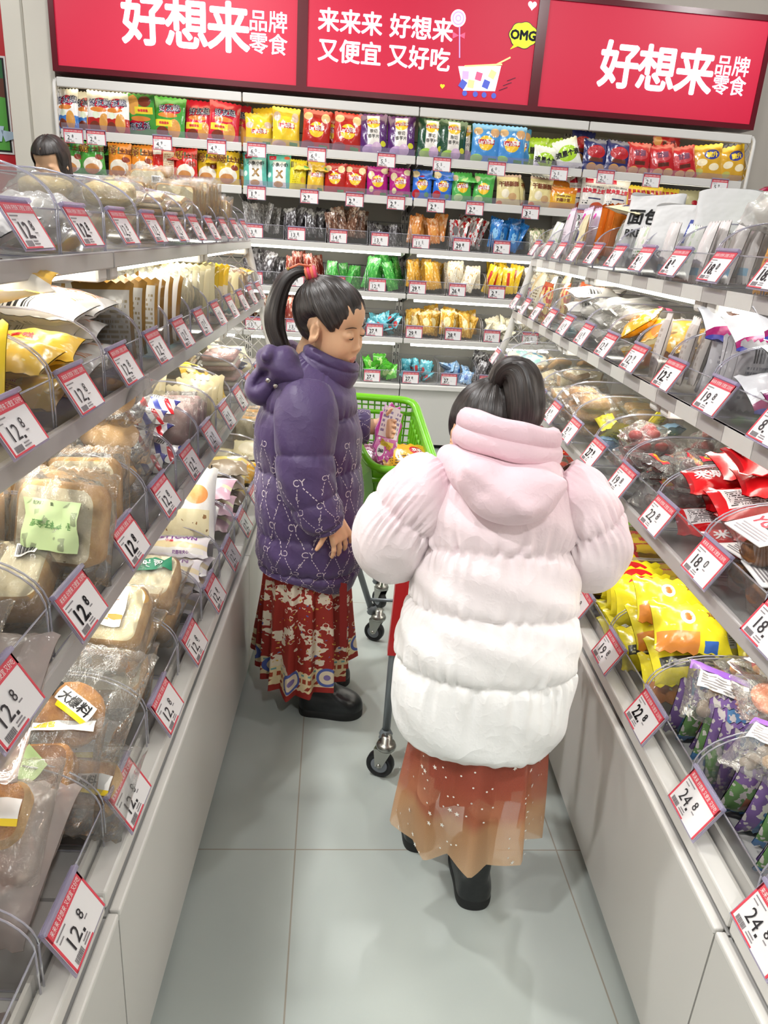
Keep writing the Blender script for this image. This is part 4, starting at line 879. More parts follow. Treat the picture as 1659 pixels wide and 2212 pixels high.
rack('L', 'D', {
    -1: ('', 0, 'grey wrapped rolls', S_(['purpbun'], 'heap', 2, 'grey wrapped bread roll', hp=.02)),
    0: ('12.8', 0, 'mauve wrapped rolls', S_(['purpbun'], 'heap', 3, 'mauve wrapped bread roll', hp=.06)),
    1: ('12.8', 0, 'mauve labelled buns', S_(['purpbun', 'purpbun', 'floss3'], 'flat', 5, 'mauve labelled bun pack', per=2, tip=.5)),
    2: ('12.8', 0, 'meat floss balls', S_(['floss3'], 'flat', 2, 'meat floss slice pack', tip=.2, z=.0)),
    3: ('12.8', 0, 'golden milk toast', [S_(['toastc'], 'flat', 4, 'pale wrapped toast pack', tip=.35), S_(['toast30'], 'flat', 1, 'golden toast pack marked 30%', tip=.5, z=.12)]),
    4: ('12.8', 0, 'green arch toast', S_(['toastgr'], 'flat', 4, 'toast pack with dark green arch label', tip=.4)),
    5: ('12.8', 0, 'purple lettered sticks', S_(['sweet'], 'flat', 12, 'white stick packet with purple lettering', tip=.3)),
    6: ('12.8', 0, 'nut toast', [S_(['whitepk'], 'face', 3, 'tall white bread packet', lean=.25, z=.02), S_(['nut'], 'face', 1, 'white nut toast packet with purple square', lean=.55, z=.10, rz=.2)]),
    7: ('12.8', 0, 'pink flow packs', S_(['pinkpk'], 'flat', 6, 'pink flow packet')),
    8: ('12.8', 0, 'brown cakes', S_(['brownpk'], 'flat', 6, 'brown cake packet')),
    9: ('12.8', 0, 'yellow sponges', S_(['orangeyel'], 'flat', 5, 'yellow sponge packet')),
    10: ('12.8', 0, 'cream rolls', S_(['creampk'], 'flat', 4, 'cream roll packet')),
    11: ('12.8', 0, 'pale toast', S_(['toastc'], 'face', 3, 'pale toast pack')),
    12: ('12.8', 0, 'small white buns', S_(['whitebun'], 'heap', 3, 'small white bun pack'))}, 4)
W_ = lambda x, y, z, rx, ry, rz: Matrix.Translation((x, y, z))@Matrix.Rotation(rz, 4, 'Z')@Euler((rx, ry, 0)).to_matrix().to_4x4()
use(_P['floss'], W_(-.430, 1.0, .575, -.95, .05, -.15)@Matrix.Scale(1.08, 4), 'orange meat floss ball in a clear bag with black and white label, bottom bread shelf', 'bread pack')
use(_P['floss2'], W_(-.445, .895, .535, -1.0, -.03, .10), 'brown floss loaf in a clear bag with a diamond label, bottom bread shelf', 'bread pack')
use(_P['floss3'], W_(-.385, .925, .492, -1.05, .05, -.05)@Matrix.Scale(.9, 4), 'small floss slice pack with a white and yellow label below the floss ball', 'bread pack')
use(_P['toastg'], W_(-.435, 1.055, .868, -.28, .03, -.12), 'toast in a clear bag with a pale green label, third bread shelf', 'bread pack')
use(_P['toastb'], W_(-.590, 1.045, .865, -.28, .0, .05), 'toast in a clear bag with a barcode beside the green labelled one', 'bread pack')
use(_P['toastc'], W_(-.50, .99, .80, -1.2, .0, .1), 'toast lying flat under the green labelled one, third bread shelf', 'bread pack')
rack('R', 'A', {
    3: ('18.0', 1, 'amber wafer bars', S_(['orangebar'], 'edge', 6, 'amber wafer bar')),
    4: ('18.0', 1, 'orange biscuits', S_(['orangebar'], 'rank', 8, 'orange biscuit packet')),
    5: ('8.8', 1, 'long white packets', S_(['clearlong'], 'rank', 8, 'long white packet', s=.85)),
    6: ('9.1', 1, 'pale clear packets', S_(['clearlong', 'whitegrn'], 'rank', 6, 'pale clear packet', s=.85)),
    7: ('9.1', 1, 'dark dotted packets', S_(['whitegrn', 'dkgreen'], 'rank', 5, 'dark dotted packet', s=.85)),
    8: ('8.1', 1, 'greenish packets', [S_(['dkgreen'], 'rank', 5, 'greenish clear packet'), S_(['creamfold'], 'flat', 1, 'folded cream bread packet lying on greenish packets', z=.15, per=1, rz=.4)]),
    9: ('9.1', 0, 'orange flow packs', S_(['orangepk'], 'edge', 8, 'orange flow packet', z=.04)),
    10: ('9.1', 0, 'cream mixed packs', S_(['creamfold', 'redgold'], 'rank', 4, 'cream mixed packet')),
    11: ('9.1', 0, 'pink and white packs', S_(['pinkwhite'], 'rank', 5, 'pink and white packet', z=.03)),
    12: ('9.1', 0, 'white and green packs', S_(['whitegrn'], 'rank', 4, 'white and green packet'))}, 5)
rack('R', 'B', {
    2: ('8.', 0, 'violet cream packets', [S_(['darkmix'], 'edge', 6, 'violet and cream packet'), S_(['choc'], 'flat', 2, 'chocolate pie packet above the violet packets', z=.09, per=2, tip=.6)]),
    3: ('19.8', 0, 'chocolate pies', [S_(['chocb', 'choc'], 'flat', 6, 'silver chocolate pie packet', per=2, tip=.5)]),
    4: ('12.5', 1, 'silver flow packs', [S_(['silver'], 'edge', 7, 'silver flow packet'), S_(['choc'], 'flat', 2, 'purple banded chocolate pie packet on silver packets', z=.10, per=2, tip=.5)]),
    5: ('12.9', 0, 'beige sticks', S_(['beigestk'], 'rank', 9, 'beige stick packet')),
    6: ('12.8', 0, 'yellow orange packets', S_(['orangeyel'], 'heap', 6, 'yellow and orange packet')),
    7: ('11.8', 0, 'strawberry sticks', S_(['stick'], 'flat', 8, 'white strawberry stick pack', per=3, rz=.2)),
    8: ('11.8', 0, 'white sticks', S_(['whitestk', 'stick'], 'flat', 8, 'white stick pack', per=3, rz=.2)),
    9: ('11.8', 0, 'cloudy white sticks', S_(['whitestk', 'whiteflow'], 'flat', 6, 'cloudy white pack', per=2)),
    10: ('18.0', 0, 'brown topped packs', S_(['whiteflow', 'redgold'], 'heap', 5, 'brown topped packet')),
    11: ('18.0', 0, 'red and gold packets', S_(['redgold'], 'rank', 4, 'red and gold packet')),
    12: ('18.0', 0, 'tall cream packets', S_(['tallcream', 'whitegrn'], 'rank', 4, 'tall cream packet'))}, 6)
rack('R', 'C', {
    1: ('18.0', 0, 'capped tubs', S_(['cup'], 'tub', 0, 'tub')),
    2: ('18.0', 0, 'tubs and egg rolls', None),
    3: ('22.8', 0, 'red wafers', S_(['redwaf', 'redwafb', 'redwaf'], 'flat', 9, 'red wafer packet', tip=.35)),
    4: ('19.8', 0, 'dark candied fruit', S_(['jujube'], 'heap', 14, 'dark candied fruit pack', hp=.09)),
    5: ('27.9', 1, 'red candied fruit', S_(['berry'], 'heap', 14, 'red candied fruit pack', hp=.09)),
    6: ('9.9', 0, 'yellow strips', [S_(['yelstk'], 'heap', 6, 'yellow strip packet', hp=.08), S_(['bluepk'], 'heap', 2, 'pale blue jelly packet')]),
    7: ('9.9', 0, 'orange rice crisps', S_(['crisp'], 'flat', 10, 'orange rice crisp pack', per=3)),
    8: ('9.9', 0, 'tan rice crisps', S_(['crisp', 'cracker'], 'flat', 8, 'tan rice crisp pack', per=3)),
    9: ('9.9', 0, 'beige crackers', S_(['cracker'], 'heap', 7, 'beige cracker pack')),
    10: ('9.9', 0, 'cracker bundles', S_(['cracker'], 'heap', 7, 'cracker bundle pack')),
    11: ('9.9', 0, 'cream teal sticks', S_(['creamgrn'], 'flat', 6, 'cream and teal packet', per=2)),
    12: ('9.9', 0, 'cream nut packs', S_(['creamgrn', 'cracker'], 'flat', 5, 'cream nut packet', per=2))}, 7)
for i, (x, y, z, a) in enumerate([(-.06, .07, .004, .2), (.03, .06, .004, -.15), (-.02, .065, .07, .1), (.06, .10, .05, -.4)]):
    use(_P['cup'], RF(RSTART[5]+.1175, .093, .745)@pose(x, y, z, .25 if i > 1 else 0, 0, a), f'{ORD[i]} small plastic tub with white lettered lid, third biscuit shelf', 'tub', 'lettered tubs on the third biscuit shelf')
for i in range(3): use(_P['rolls'], RF(RSTART[5]+.1175, .093, .745)@pose(.0, .17+.01*i, .004+.056*i, 0, 0, .05*i), f'{ORD[i]} clear tray of egg rolls, stacked behind the lettered tubs', 'tray', 'egg roll trays behind the tubs')
for i, (x, y, z) in enumerate([(-.05, .07, .004), (.05, .07, .004), (0, .1, .07)]):
    use(_P['cup'], RF(RSTART[4]+.1175, .093, .745)@pose(x, y, z, .2, 0, .3*i), f'{ORD[i]} plastic tub nearest the camera on the third biscuit shelf', 'tub', 'nearer tubs on the third biscuit shelf')
rack('R', 'D', {
    0: ('24.8', 0, 'blue red packets', S_(['mixblue', 'nutmix'], 'heap', 6, 'blue and red nut packet')),
    1: ('24.8', 0, 'many coloured nut packets', [S_(['mixblue', 'mixgrn'], 'edge', 7, 'many coloured nut packet'), S_(['nutmixb', 'nutmixc', 'nutmix'], 'heap', 6, 'clear nut mix pack', z=.10, hp=.03)]),
    2: ('22.8', 1, 'violet nut packets', [S_(['mixgrn', 'mixblue'], 'edge', 8, 'violet nut packet'), S_(['nutmix', 'nutmixb', 'nutmixc'], 'heap', 11, 'clear nut pack with printed label', z=.10, hp=.05)]),
    3: ('19.8', 0, 'yellow egg cakes', S_(['yelegg', 'yeleggb', 'yelegg'], 'flat', 12, 'yellow egg cake packet', per=3, tip=.6)),
    4: ('15.8', 0, 'yellow wafers', [S_(['nab'], 'face', 10, 'yellow wafer packet', lean=.7, z=.075), S_(['nabb'], 'flat', 5, 'yellow wafer packet lying flat', z=.0)]),
    5: ('15.8', 0, 'red and yellow bars', S_(['yelred2', 'yelred'], 'flat', 14, 'red and yellow wafer bar', per=4, tip=.15, z=.02)),
    6: ('15.8', 0, 'yellow and red sticks', S_(['yelred', 'yelred2'], 'flat', 14, 'yellow and red wafer stick', per=4, tip=.15, z=.02)),
    7: ('15.8', 0, 'lime jelly', S_(['lime'], 'heap', 6, 'lime jelly packet')),
    8: ('15.8', 0, 'amber boxes', S_(['orangebx'], 'flat', 6, 'amber packet', per=2)),
    9: ('15.8', 0, 'red star packets', S_(['redstar'], 'heap', 8, 'red star packet')),
    10: ('15.8', 0, 'orange jelly', S_(['orangec'], 'heap', 7, 'orange jelly pack')),
    11: ('15.8', 0, 'red jelly', S_(['redstar', 'orangec'], 'heap', 5, 'red jelly pack'))}, 8)
# ================================================================ wall shelving: chip bags
LAYY = ('e', .5, .50, .30, .21, 'f3c42c')
def lays(key, base, extra=(), w=.16, h=.21, t=.055, cy=.5, seed=0, lime=True):
    sh = list(extra)+[('e', .5, cy, .31, .215, base), ('e', .5, cy, .27, .19, 'f4c62e'), ('r', .20, cy-.03, .80, cy+.09, 'c3161f')]
    if lime: sh.append(('r', .62, .06, .92, .14, '4f9a45'))
    packet(key, 'chip_bag', D_('chip_'+key, base, sh, rough=.22, coat=.4), w, h, t, [('Lay’s乐事', .030, 0, (cy+.03-.5)*h, WHITEP, .03, .06, w*.52)], seed=seed, wr=.06)
chips = [('e', .18, .82, .16, .10, 'e8cf9a'), ('e', .80, .80, .16, .12, 'e8cf9a')]
lays('cy1', 'edc936', [('e', .15, .62, .14, .10, 'd9bfae'), ('e', .85, .64, .14, .10, 'd9bfae')], w=.155, h=.17, cy=.40, seed=101)
lays('cy2', 'efcb34', [('e', .15, .75, .13, .12, 'd9bfae'), ('e', .82, .75, .13, .12, 'd9bfae'), ('e', .25, .08, .25, .08, 'd9b59a')], w=.16, seed=102)
lays('cr1', 'b5261f', chips+[('e', .2, .12, .25, .10, '8a4a52')], w=.165, seed=103)
lays('cb1', '4b93d6', [('e', .2, .8, .16, .10, 'cfa97e'), ('e', .8, .78, .17, .12, 'c79b72'), ('e', .2, .12, .22, .10, '9ccf6a')], w=.17, seed=104)
lays('cs_y', 'e8bf3a', [('e', .1, .7, .14, .2, 'd9bfa0'), ('e', .9, .7, .14, .2, 'd9bfa0')], w=.10, h=.17, t=.05, seed=105)
lays('cs_r', 'b3241d', chips, w=.13, h=.165, t=.045, seed=106)
lays('cs_m', 'b01a80', [('e', .2, .7, .15, .14, 'ecdcae'), ('e', .85, .85, .18, .1, 'ecdcae'), ('e', .2, .25, .1, .1, 'e9e0a0'), ('e', .5, .12, .2, .08, 'e06a80')], w=.13, h=.165, t=.045, seed=107)
lays('cs_b', '2f6fd0', [('e', .15, .85, .2, .12, 'e5cf9c'), ('e', .2, .2, .2, .14, 'b5202a'), ('e', .75, .18, .12, .08, '5aa04a')], w=.118, h=.165, t=.045, seed=108, lime=False)
lays('cs_g', '4fae4f', [('e', .12, .8, .16, .1, 'cdb690'), ('e', .3, .16, .22, .12, 'b9dd8a')], w=.125, h=.17, t=.045, seed=109)
def taro(key, base, pot, seed):
    packet(key, 'chip_bag', D_('chip_'+key, base, [('r', .28, .2, .72, .95, 'ece6dd'), ('e', .5, .76, .24, .13, 'f4c62e'), ('r', .26, .74, .74, .82, 'c3161f'), ('e', .35, .12, .25, .12, pot), ('e', .62, .16, .18, .14, 'd8b8d4'), ('e', .86, .26, .10, .07, 'd9d83a')], rough=.22, coat=.4), .165, .215, .055,
           [('Lay’s乐事', .026, 0, .061, WHITEP, .03, .06, .075), ('原切', .022, 0, .012, BLACK, .01), ('香芋片', .022, 0, -.014, BLACK, .01)], seed=seed)
taro('ct_p', '53226a', 'c9a8d2', 110); taro('ct_g', '1d4a33', 'a8cf5a', 111)
def friend(key, base, low, yel, seed, w=.16, flip=False):
    packet(key, 'chip_bag', D_('chip_'+key, base, [('r', 0, 0, 1, .36, low), ('e', .55, .70, .32, .13, 'c01e35'), ('e', .45, .55, .32, .06, 'd9843a'), ('e', .30, .16, .20, .12, '7a3420'), ('e', .68, .25, .2, .22, 'd89a4a')]+([('r', .05, .28, .62, .44, 'ecd23a')] if yel else [('e', .35, .42, .13, .08, 'dfe9d0')]), rough=.22, coat=.4), w, .215, .05,
           [('好友趣', .038, .0, .048, NAVYP, .075, .1), ('好友趣', .038, .0, .048, WHITEP, .02, .1)]+([('香脆薯条', .014, -.025, -.030, REDP, .03)] if yel else []), seed=seed)
friend('cf_b', 'eeeae6', '3a78c4', False, 112, .125); friend('cf_r', 'f0ebe6', 'b52420', False, 113, .145); friend('cf_g', '43963a', '43963a', True, 114, .18); friend('cf_d', 'cf1f3a', 'cf1f3a', True, 115, .175)
def oya(key, base, seed):
    packet(key, 'chip_bag', D_('chip_'+key, base, [('e', .5, .30, .40, .22, 'e9e2d2'), ('e', .45, .20, .30, .14, 'c98a50'), ('e', .8, .52, .16, .08, '8a3a22'), ('n', 7, .70, 'e0b040', 0, 0, 1, .2)], rough=.22, coat=.4), .135, .185, .05,
           [('呀', .052, -.035, .052, BROWNP, .07), ('呀', .052, -.035, .052, YELP, .02), ('!', .05, .0, .052, GREENP, .03), ('土豆', .032, .035, .048, BROWNP, .05)], seed=seed)
for k, b, q in (('co_g', '4a9a3a', 116), ('co_o', 'e08a2c', 117), ('co_r', 'c9261e', 118), ('co_y', 'e6bf2c', 119)): oya(k, b, q)
packet('co_rb', 'chip_bag', D_('chip_back_red', 'c4241e', [('r', .5, .1, .95, .85, 'e0cfae'), ('t', .53, .14, .92, .8, 'a06a4a', 12), ('r', .05, .75, .42, .95, 'e9e6e0'), ('t', .07, .77, .4, .93, '777', 4)] if False else [('r', .5, .1, .95, .85, 'e0cfae'), ('t', .53, .14, .92, .8, 'a06a4a', 12), ('r', .05, .75, .42, .95, 'e9e6e0')], rough=.22), .135, .185, .05, seed=120)
packet('c_teal', 'chip_bag', D_('chip_teal', '5fb8a8', [('r', .26, .06, .82, .78, 'efeee8'), ('e', .5, .14, .2, .08, 'c9975a'), ('r', .1, .82, .4, .95, 'c8243a'), ('e', .1, .4, .08, .08, 'd9efe8'), ('e', .85, .9, .12, .05, 'd9603a')], rough=.24), .14, .19, .05, [('小鱼小虾', .024, .008, .035, BLACK, .02), ('X', .055, .006, -.015, GOLDP, .05), ('Let’s', .010, -.035, .073, WHITEP)], seed=121)
packet('cs_yb', 'chip_bag', D_('chip_yellow_back', 'e6d42a', [('b', .05, .72, .35, .92, '30302a', 90), ('t', .15, .2, .55, .6, 'b8a41a', 7), ('e', .8, .35, .14, .1, 'd9a83a')], rough=.24), .10, .17, .05, seed=122)
packet('c_lime', 'chip_bag', D_('chip_lime', 'a6cf2e', [('n', 8, .66, 'e9e8da'), ('e', .7, .15, .25, .14, 'c9b48a')], rough=.24), .15, .17, .045, [('浪里个浪', .040, 0, .01, BLACK, .05)], seed=123)
packet('c_limew', 'chip_bag', D_('chip_limewhite', 'e6e6dc', [('e', .5, .52, .40, .26, 'a8d22c'), ('n', 9, .68, '3a4a2a', .3, .8, 1, 1)], rough=.24), .15, .17, .045, [('浪里个浪', .034, 0, .004, BLACK, .05)], seed=124)
packet('c_navy', 'chip_bag', D_('chip_navy', '232a66', [('e', .5, .60, .38, .2, 'b8242c'), ('r', .2, .30, .8, .42, '6a3a2a'), ('e', .35, .15, .2, .12, 'd09a5a'), ('e', .72, .12, .2, .12, 'd8a868')], rough=.22, coat=.4), .155, .18, .05, [('甘源', .034, 0, .03, plain('crimson_print', (.75, .2, .25), .5), .06)], seed=125)
packet('c_redn', 'chip_bag', D_('chip_red_nut', 'b8222a', [('e', .5, .62, .36, .16, 'c84a52'), ('r', .3, .30, .75, .42, '5a2a20'), ('e', .3, .14, .2, .12, 'dba264'), ('e', .72, .12, .2, .12, 'd8a868')], rough=.22, coat=.4), .155, .18, .05, [('甘源', .034, 0, .03, plain('plum_print', (.45, .22, .35), .5), .06)], seed=126)
packet('c_gold', 'chip_bag', D_('chip_gold', 'd3a22e', [('r', 0, .86, 1, 1, 'e6bd2a'), ('e', .35, .5, .16, .1, 'f0e3c0'), ('e', .72, .35, .16, .1, 'f0e3c0'), ('e', .25, .25, .13, .09, 'b9b55a'), ('e', .66, .70, .24, .14, '3a3f93')], rough=.22, coat=.4), .20, .20, .05, [('脆升', .032, .032, .040, YELP, .04)], seed=127)
packet('c_cheese', 'chip_bag', D_('chip_cheese', 'e6d79a', [('e', .35, .40, .16, .14, 'f0e6cc'), ('e', .66, .30, .18, .12, 'cfa878'), ('e', .12, .10, .12, .08, 'd8733a'), ('r', 0, .92, 1, 1, 'cdb0a0')], rough=.25), .15, .175, .045, [('干酪酥酥', .030, 0, .035, BROWNP, .05)], seed=128)
packet('c_plan', 'chip_bag', D_('chip_plan', 'e3a526', [('r', 0, .72, 1, 1, 'd27a1e'), ('e', .5, .5, .34, .2, 'edd04a')], rough=.22, coat=.4), .165, .13, .045, [('cheese plan', .018, 0, .012, BROWNP, .03), ('奶酪计划', .020, 0, -.010, BROWNP, .04)], seed=129)
packet('c_squid', 'chip_bag', D_('chip_squid', 'e9e4dc', [('e', .7, .15, .28, .14, 'cf5a3a'), ('r', .12, .80, .42, .98, 'c8243a'), ('t', .1, .22, .3, .34, '3a3a3a', 2, 5), ('r', .3, .36, .8, .40, '444466')], rough=.25), .16, .20, .05, [('鱿鱼爱上虾', .027, .0, .018, REDP, .05), ('イカはエビに恋をする', .011, 0, .042, BLACK, .02)], seed=130)
packet('c_redyel', 'chip_bag', D_('chip_redyel', 'b8261e', [('s', .1, 5, .3, 'e6c02c'), ('r', .25, .3, .95, .72, 'a8443a'), ('e', .6, .22, .3, .14, 'e0b888'), ('r', 0, .86, 1, 1, 'e6c93a')], rough=.22), .14, .17, .045, [('上好佳', .030, .01, .01, WHITEP, .03)], seed=131)
packet('c_tomato', 'chip_bag', D_('chip_tomato', 'd8d2a8', [('r', .1, .1, .9, .5, 'b8a890'), ('e', .75, .55, .13, .1, 'c8283a'), ('e', .3, .75, .2, .1, 'efe6c8')], rough=.25), .19, .17, .05, [('TOMATO', .024, 0, -.01, GREENP, .04)], seed=132)
ROW1 = [('cf_b', -2.03, 'blue and white chip bag'), ('cf_b', -1.944, 'half hidden blue and white chip bag', .05), ('cf_r', -1.855, 'red and white chip bag'), ('cf_r', -1.764, 'leaning red and white chip bag', -.01), ('cf_d', -1.70, 'red chip bag behind white ones', .08), ('cf_g', -1.642, 'green chip bag turned upside down', 0, math.pi), ('cf_g', -1.484, 'upright green chip bag'),
        ('cf_d', -1.325, 'crimson chip bag', .03), ('cf_d', -1.185, 'leaning crimson chip bag', 0, .10), ('cf_d', -1.13, 'crimson chip bag at the back', .09), ('cy2', -.95, 'tall yellow chip bag behind', .06, -.1), ('cy1', -.994, 'short yellow chip bag'), ('cy2', -.841, 'yellow chip bag'), ('cr1', -.67, 'dark red chip bag'), ('cr1', -.59, 'dark red chip bag behind', .06), ('cr1', -.494, 'dark red chip bag beside purple ones'),
        ('ct_p', -.348, 'purple chip bag with white stripe'), ('ct_p', -.188, 'second purple chip bag with white stripe'), ('ct_g', -.015, 'dark green chip bag with white stripe'), ('ct_g', .11, 'leaning dark green chip bag', -.005, .05), ('ct_g', .19, 'dark green chip bag behind', .07), ('cb1', .304, 'sky blue chip bag'), ('cb1', .455, 'leaning sky blue chip bag', 0, -.03), ('cb1', .51, 'sky blue chip bag behind', .06),
        ('c_lime', .62, 'lime chip bag with black lettering', .06), ('c_lime', .72, 'second lime chip bag with black lettering', .07, -.1), ('c_limew', .66, 'white and lime bag lying low', -.01, .1, -.05), ('c_limew', .795, 'tilted white and lime bag', 0, -.3), ('c_navy', .90, 'navy snack bag behind', .07, .1, .05), ('c_navy', .96, 'navy and red snack bag'), ('c_navy', 1.10, 'second navy and red snack bag'),
        ('c_redn', 1.225, 'red snack bag'), ('c_redn', 1.16, 'red snack bag behind', .06), ('c_redn', 1.37, 'leaning red snack bag', 0, -.12), ('c_redn', 1.50, 'red snack bag beside gold ones', 0, -.2), ('c_redn', 1.42, 'dark red bag lying on top', .09, 1.5, .09), ('c_gold', 1.645, 'gold snack bag', 0, -.2), ('c_gold', 1.80, 'gold snack bag beside the mesh panel', 0, -.25)]
ROW2 = [('co_g', -2.024, 'green potato snack bag'), ('co_g', -1.91, 'leaning green potato snack bag', -.01, -.05), ('co_o', -1.766, 'orange potato snack bag'), ('co_o', -1.642, 'second orange potato snack bag'), ('co_rb', -1.524, 'red snack bag turned backwards'), ('co_r', -1.40, 'red potato snack bag'), ('co_y', -1.284, 'yellow potato snack bag', .03), ('co_y', -1.167, 'leaning yellow potato snack bag', 0, -.05), ('co_y', -1.10, 'yellow potato snack bag behind', .08),
        ('c_teal', -1.014, 'teal snack bag with white panel'), ('c_teal', -.879, 'second teal snack bag with white panel'), ('cs_yb', -.769, 'small yellow bag turned backwards'), ('cs_y', -.667, 'small yellow chip bag'), ('cs_r', -.555, 'small red chip bag'), ('cs_r', -.439, 'second small red chip bag', -.01), ('cs_m', -.311, 'magenta chip bag'), ('cs_m', -.178, 'second magenta chip bag'), ('cs_b', -.046, 'small blue chip bag'), ('cs_b', .075, 'second small blue chip bag', 0, .05),
        ('cs_g', .19, 'small green chip bag'), ('cs_g', .32, 'second small green chip bag'), ('c_cheese', .469, 'cream cheese snack bag'), ('c_cheese', .56, 'cream cheese snack bag turned sideways', .06, 0, 0, 1.1), ('c_cheese', .665, 'second cream cheese snack bag'), ('c_plan', .80, 'low gold cheese bag', -.01), ('c_plan', .80, 'gold cheese bag behind', .06, 0, .04), ('c_squid', .91, 'white squid snack bag behind', .05), ('c_squid', .985, 'white squid snack bag'), ('c_squid', 1.125, 'second white squid snack bag'),
        ('c_redyel', 1.235, 'red and yellow striped bag', 0, .03), ('c_redyel', 1.35, 'second red and yellow striped bag'), ('c_redyel', 1.46, 'third red and yellow striped bag', .03), ('c_tomato', 1.60, 'pale tomato snack bag behind', .06), ('c_tomato', 1.80, 'pale tomato snack bag', 0, -.1),
        ('co_g', -1.96, 'green bag lying on top', .10, 0, .13, 0, 1), ('co_g', -1.80, 'second green bag lying on top', .10, 0, .13, .3, 1), ('co_o', -1.68, 'orange bag lying on top', .08, 0, .135, -.2, 1), ('co_r', -1.45, 'red bag lying on top', .07, 0, .13, .2, 1), ('co_y', -1.25, 'yellow bag lying on top', .08, 0, .13, .1, 1), ('cs_y', -.76, 'small yellow bag lying on top', .05, 0, .125, 0, 1), ('cs_y', -.65, 'second yellow bag lying on top', .05, 0, .125, .2, 1), ('cs_r', -.50, 'small red bag lying on top', .08, 0, .12, 0, 1), ('cs_m', -.25, 'magenta bag lying on top', .08, 0, .125, 0, 1), ('cs_b', -.03, 'blue bag lying on top', .06, 0, .125, .1, 1), ('cs_b', .09, 'second blue bag lying on top', .06, 0, .125, -.2, 1), ('cs_g', .22, 'small light green bag lying on top', .06, 0, .125, .1, 1)]
for ROW, z, nm in ((ROW1, BZ[5]+.010, 'upper'), (ROW2, BZ[4]+.010, 'lower')):
    rg = random.Random(int(z*1000))
    for i, e in enumerate(ROW):
        k, x = e[0], e[1]; dy, ry, dz, rz, flatp = (list(e[3:])+[0]*5)[:5]
        o = _P[k][0]; hh = max(v[2] for v in o.bound_box) if o.type == 'MESH' else .1
        rx = -.14+rg.uniform(-.05, .03)
        if flatp: rx = -1.25
        use(_P[k], BK@pose(x, .055+dy+rg.uniform(0, .012), z+hh+dz-(hh if flatp else 0)+(.02 if flatp else 0), rx, ry+rg.uniform(-.06, .06), rz+rg.uniform(-.18, .18)), f'{e[2]}, {nm} chip shelf of the wall', 'chip bag')
def rail_tag(price, x, z, nm, style=0): put_tag(price, BK@pose(x, -.011, z+.022, 0), f'price tag reading {price} {nm}', style)
for i, (p, x, b) in enumerate([('2.8', -1.99, 'below the blue and white chip bags'), ('2.8', -1.87, 'below the red and white chip bags'), ('4.9', -1.515, 'below the upright green chip bag'), ('4.9', -1.22, 'below the crimson chip bags'), ('6.0', -1.00, 'below the yellow chip bags'), ('6.0', -.665, 'below the dark red chip bags'), ('5.5', -.27, 'below the purple chip bags'), ('5.5', .05, 'below the dark green chip bags'), ('6.0', .37, 'below the sky blue chip bags'), ('2.5', .74, 'below the lime chip bags'), ('2.5', 1.02, 'below the navy snack bags'), ('2.5', 1.30, 'below the red snack bags'), ('5.9', 1.72, 'below the gold snack bags')]): rail_tag(p, x, BZ[5], b)
for i, (p, x, b) in enumerate([('1.9', -1.0, 'below the teal snack bags'), ('2.9', -.70, 'below the small yellow bags'), ('2.9', -.44, 'below the small red chip bags'), ('2.9', -.20, 'below the magenta chip bags'), ('2.9', .035, 'below the small blue chip bags'), ('2.9', .265, 'below the small green chip bags'), ('3.2', .60, 'below the cream cheese bags'), ('3.2', .92, 'below the gold cheese bags'), ('1.9', 1.05, 'below the white squid bags'), ('2.5', 1.36, 'below the red and yellow bags')]): rail_tag(p, x, BZ[4], b, 1)
# ---------------------------------------------------------------- wall shelving: bins
def leaf(key, mat, w=.075, h=.15, t=.016, seed=0, texts=()): packet(key, 'snack_sachet', mat, w, h, t, texts, seed=seed, wr=.25, nu=9, nv=13)
def film_m(nm, col, hz, hc): return sheer(nm, col, haze=hz, gloss=.8, gloss_rough=.12, crinkle=.6, hazecol=hc)
leaf('l_dark', D_('sachet_dark', '4a4648', [('n', 5, .55, '8f8c8e'), ('n', 9, .66, '2a2628')], rough=.15, coat=.5), seed=140); leaf('l_grey', D_('sachet_grey', '8b8886', [('n', 5, .55, 'c9c6c4'), ('n', 8, .63, '5a4a48')], rough=.15, coat=.5), seed=141)
leaf('l_brown', D_('sachet_brown', '6d4a38', [('n', 5, .55, 'b59a88'), ('n', 8, .62, '3a2620')], rough=.15, coat=.5), seed=142); leaf('l_orange', D_('sachet_orange', 'cf7f3a', [('n', 5, .56, 'e0b080'), ('e', .5, .5, .28, .2, 'd9944a')], rough=.2), seed=143)
leaf('l_redw', D_('sachet_redwhite', 'e4e0de', [('n', 5, .55, 'c4262a'), ('e', .5, .6, .25, .18, '8f8a8a')], rough=.12, metal=.3), .08, .155, seed=144); leaf('l_blue', D_('sachet_blue', '2f80cc', [('e', .5, .5, .28, .2, '8fc4ea'), ('n', 6, .6, '1e5ca8')], rough=.2, coat=.4), .075, .16, seed=145)
leaf('l_cream', D_('sachet_cream', 'ddd5b8', [('n', 5, .56, '8fa070'), ('n', 8, .64, '9a6a4a')], rough=.2), .07, .13, seed=146); leaf('l_redb', D_('sachet_redbrown', '9a4a3a', [('n', 5, .54, 'd9a898'), ('e', .5, .5, .25, .25, '7a2a22')], rough=.2), .06, .14, seed=147)
leaf('l_green', D_('sachet_green', '3f9a3f', [('n', 5, .57, '7ac46a'), ('n', 8, .64, '2a5a2e')], rough=.2, coat=.4), .075, .17, seed=148); leaf('l_amber', D_('sachet_amber', 'd9a23c', [('n', 5, .56, 'e9c888'), ('n', 8, .64, 'b8742a')], rough=.2), seed=149)
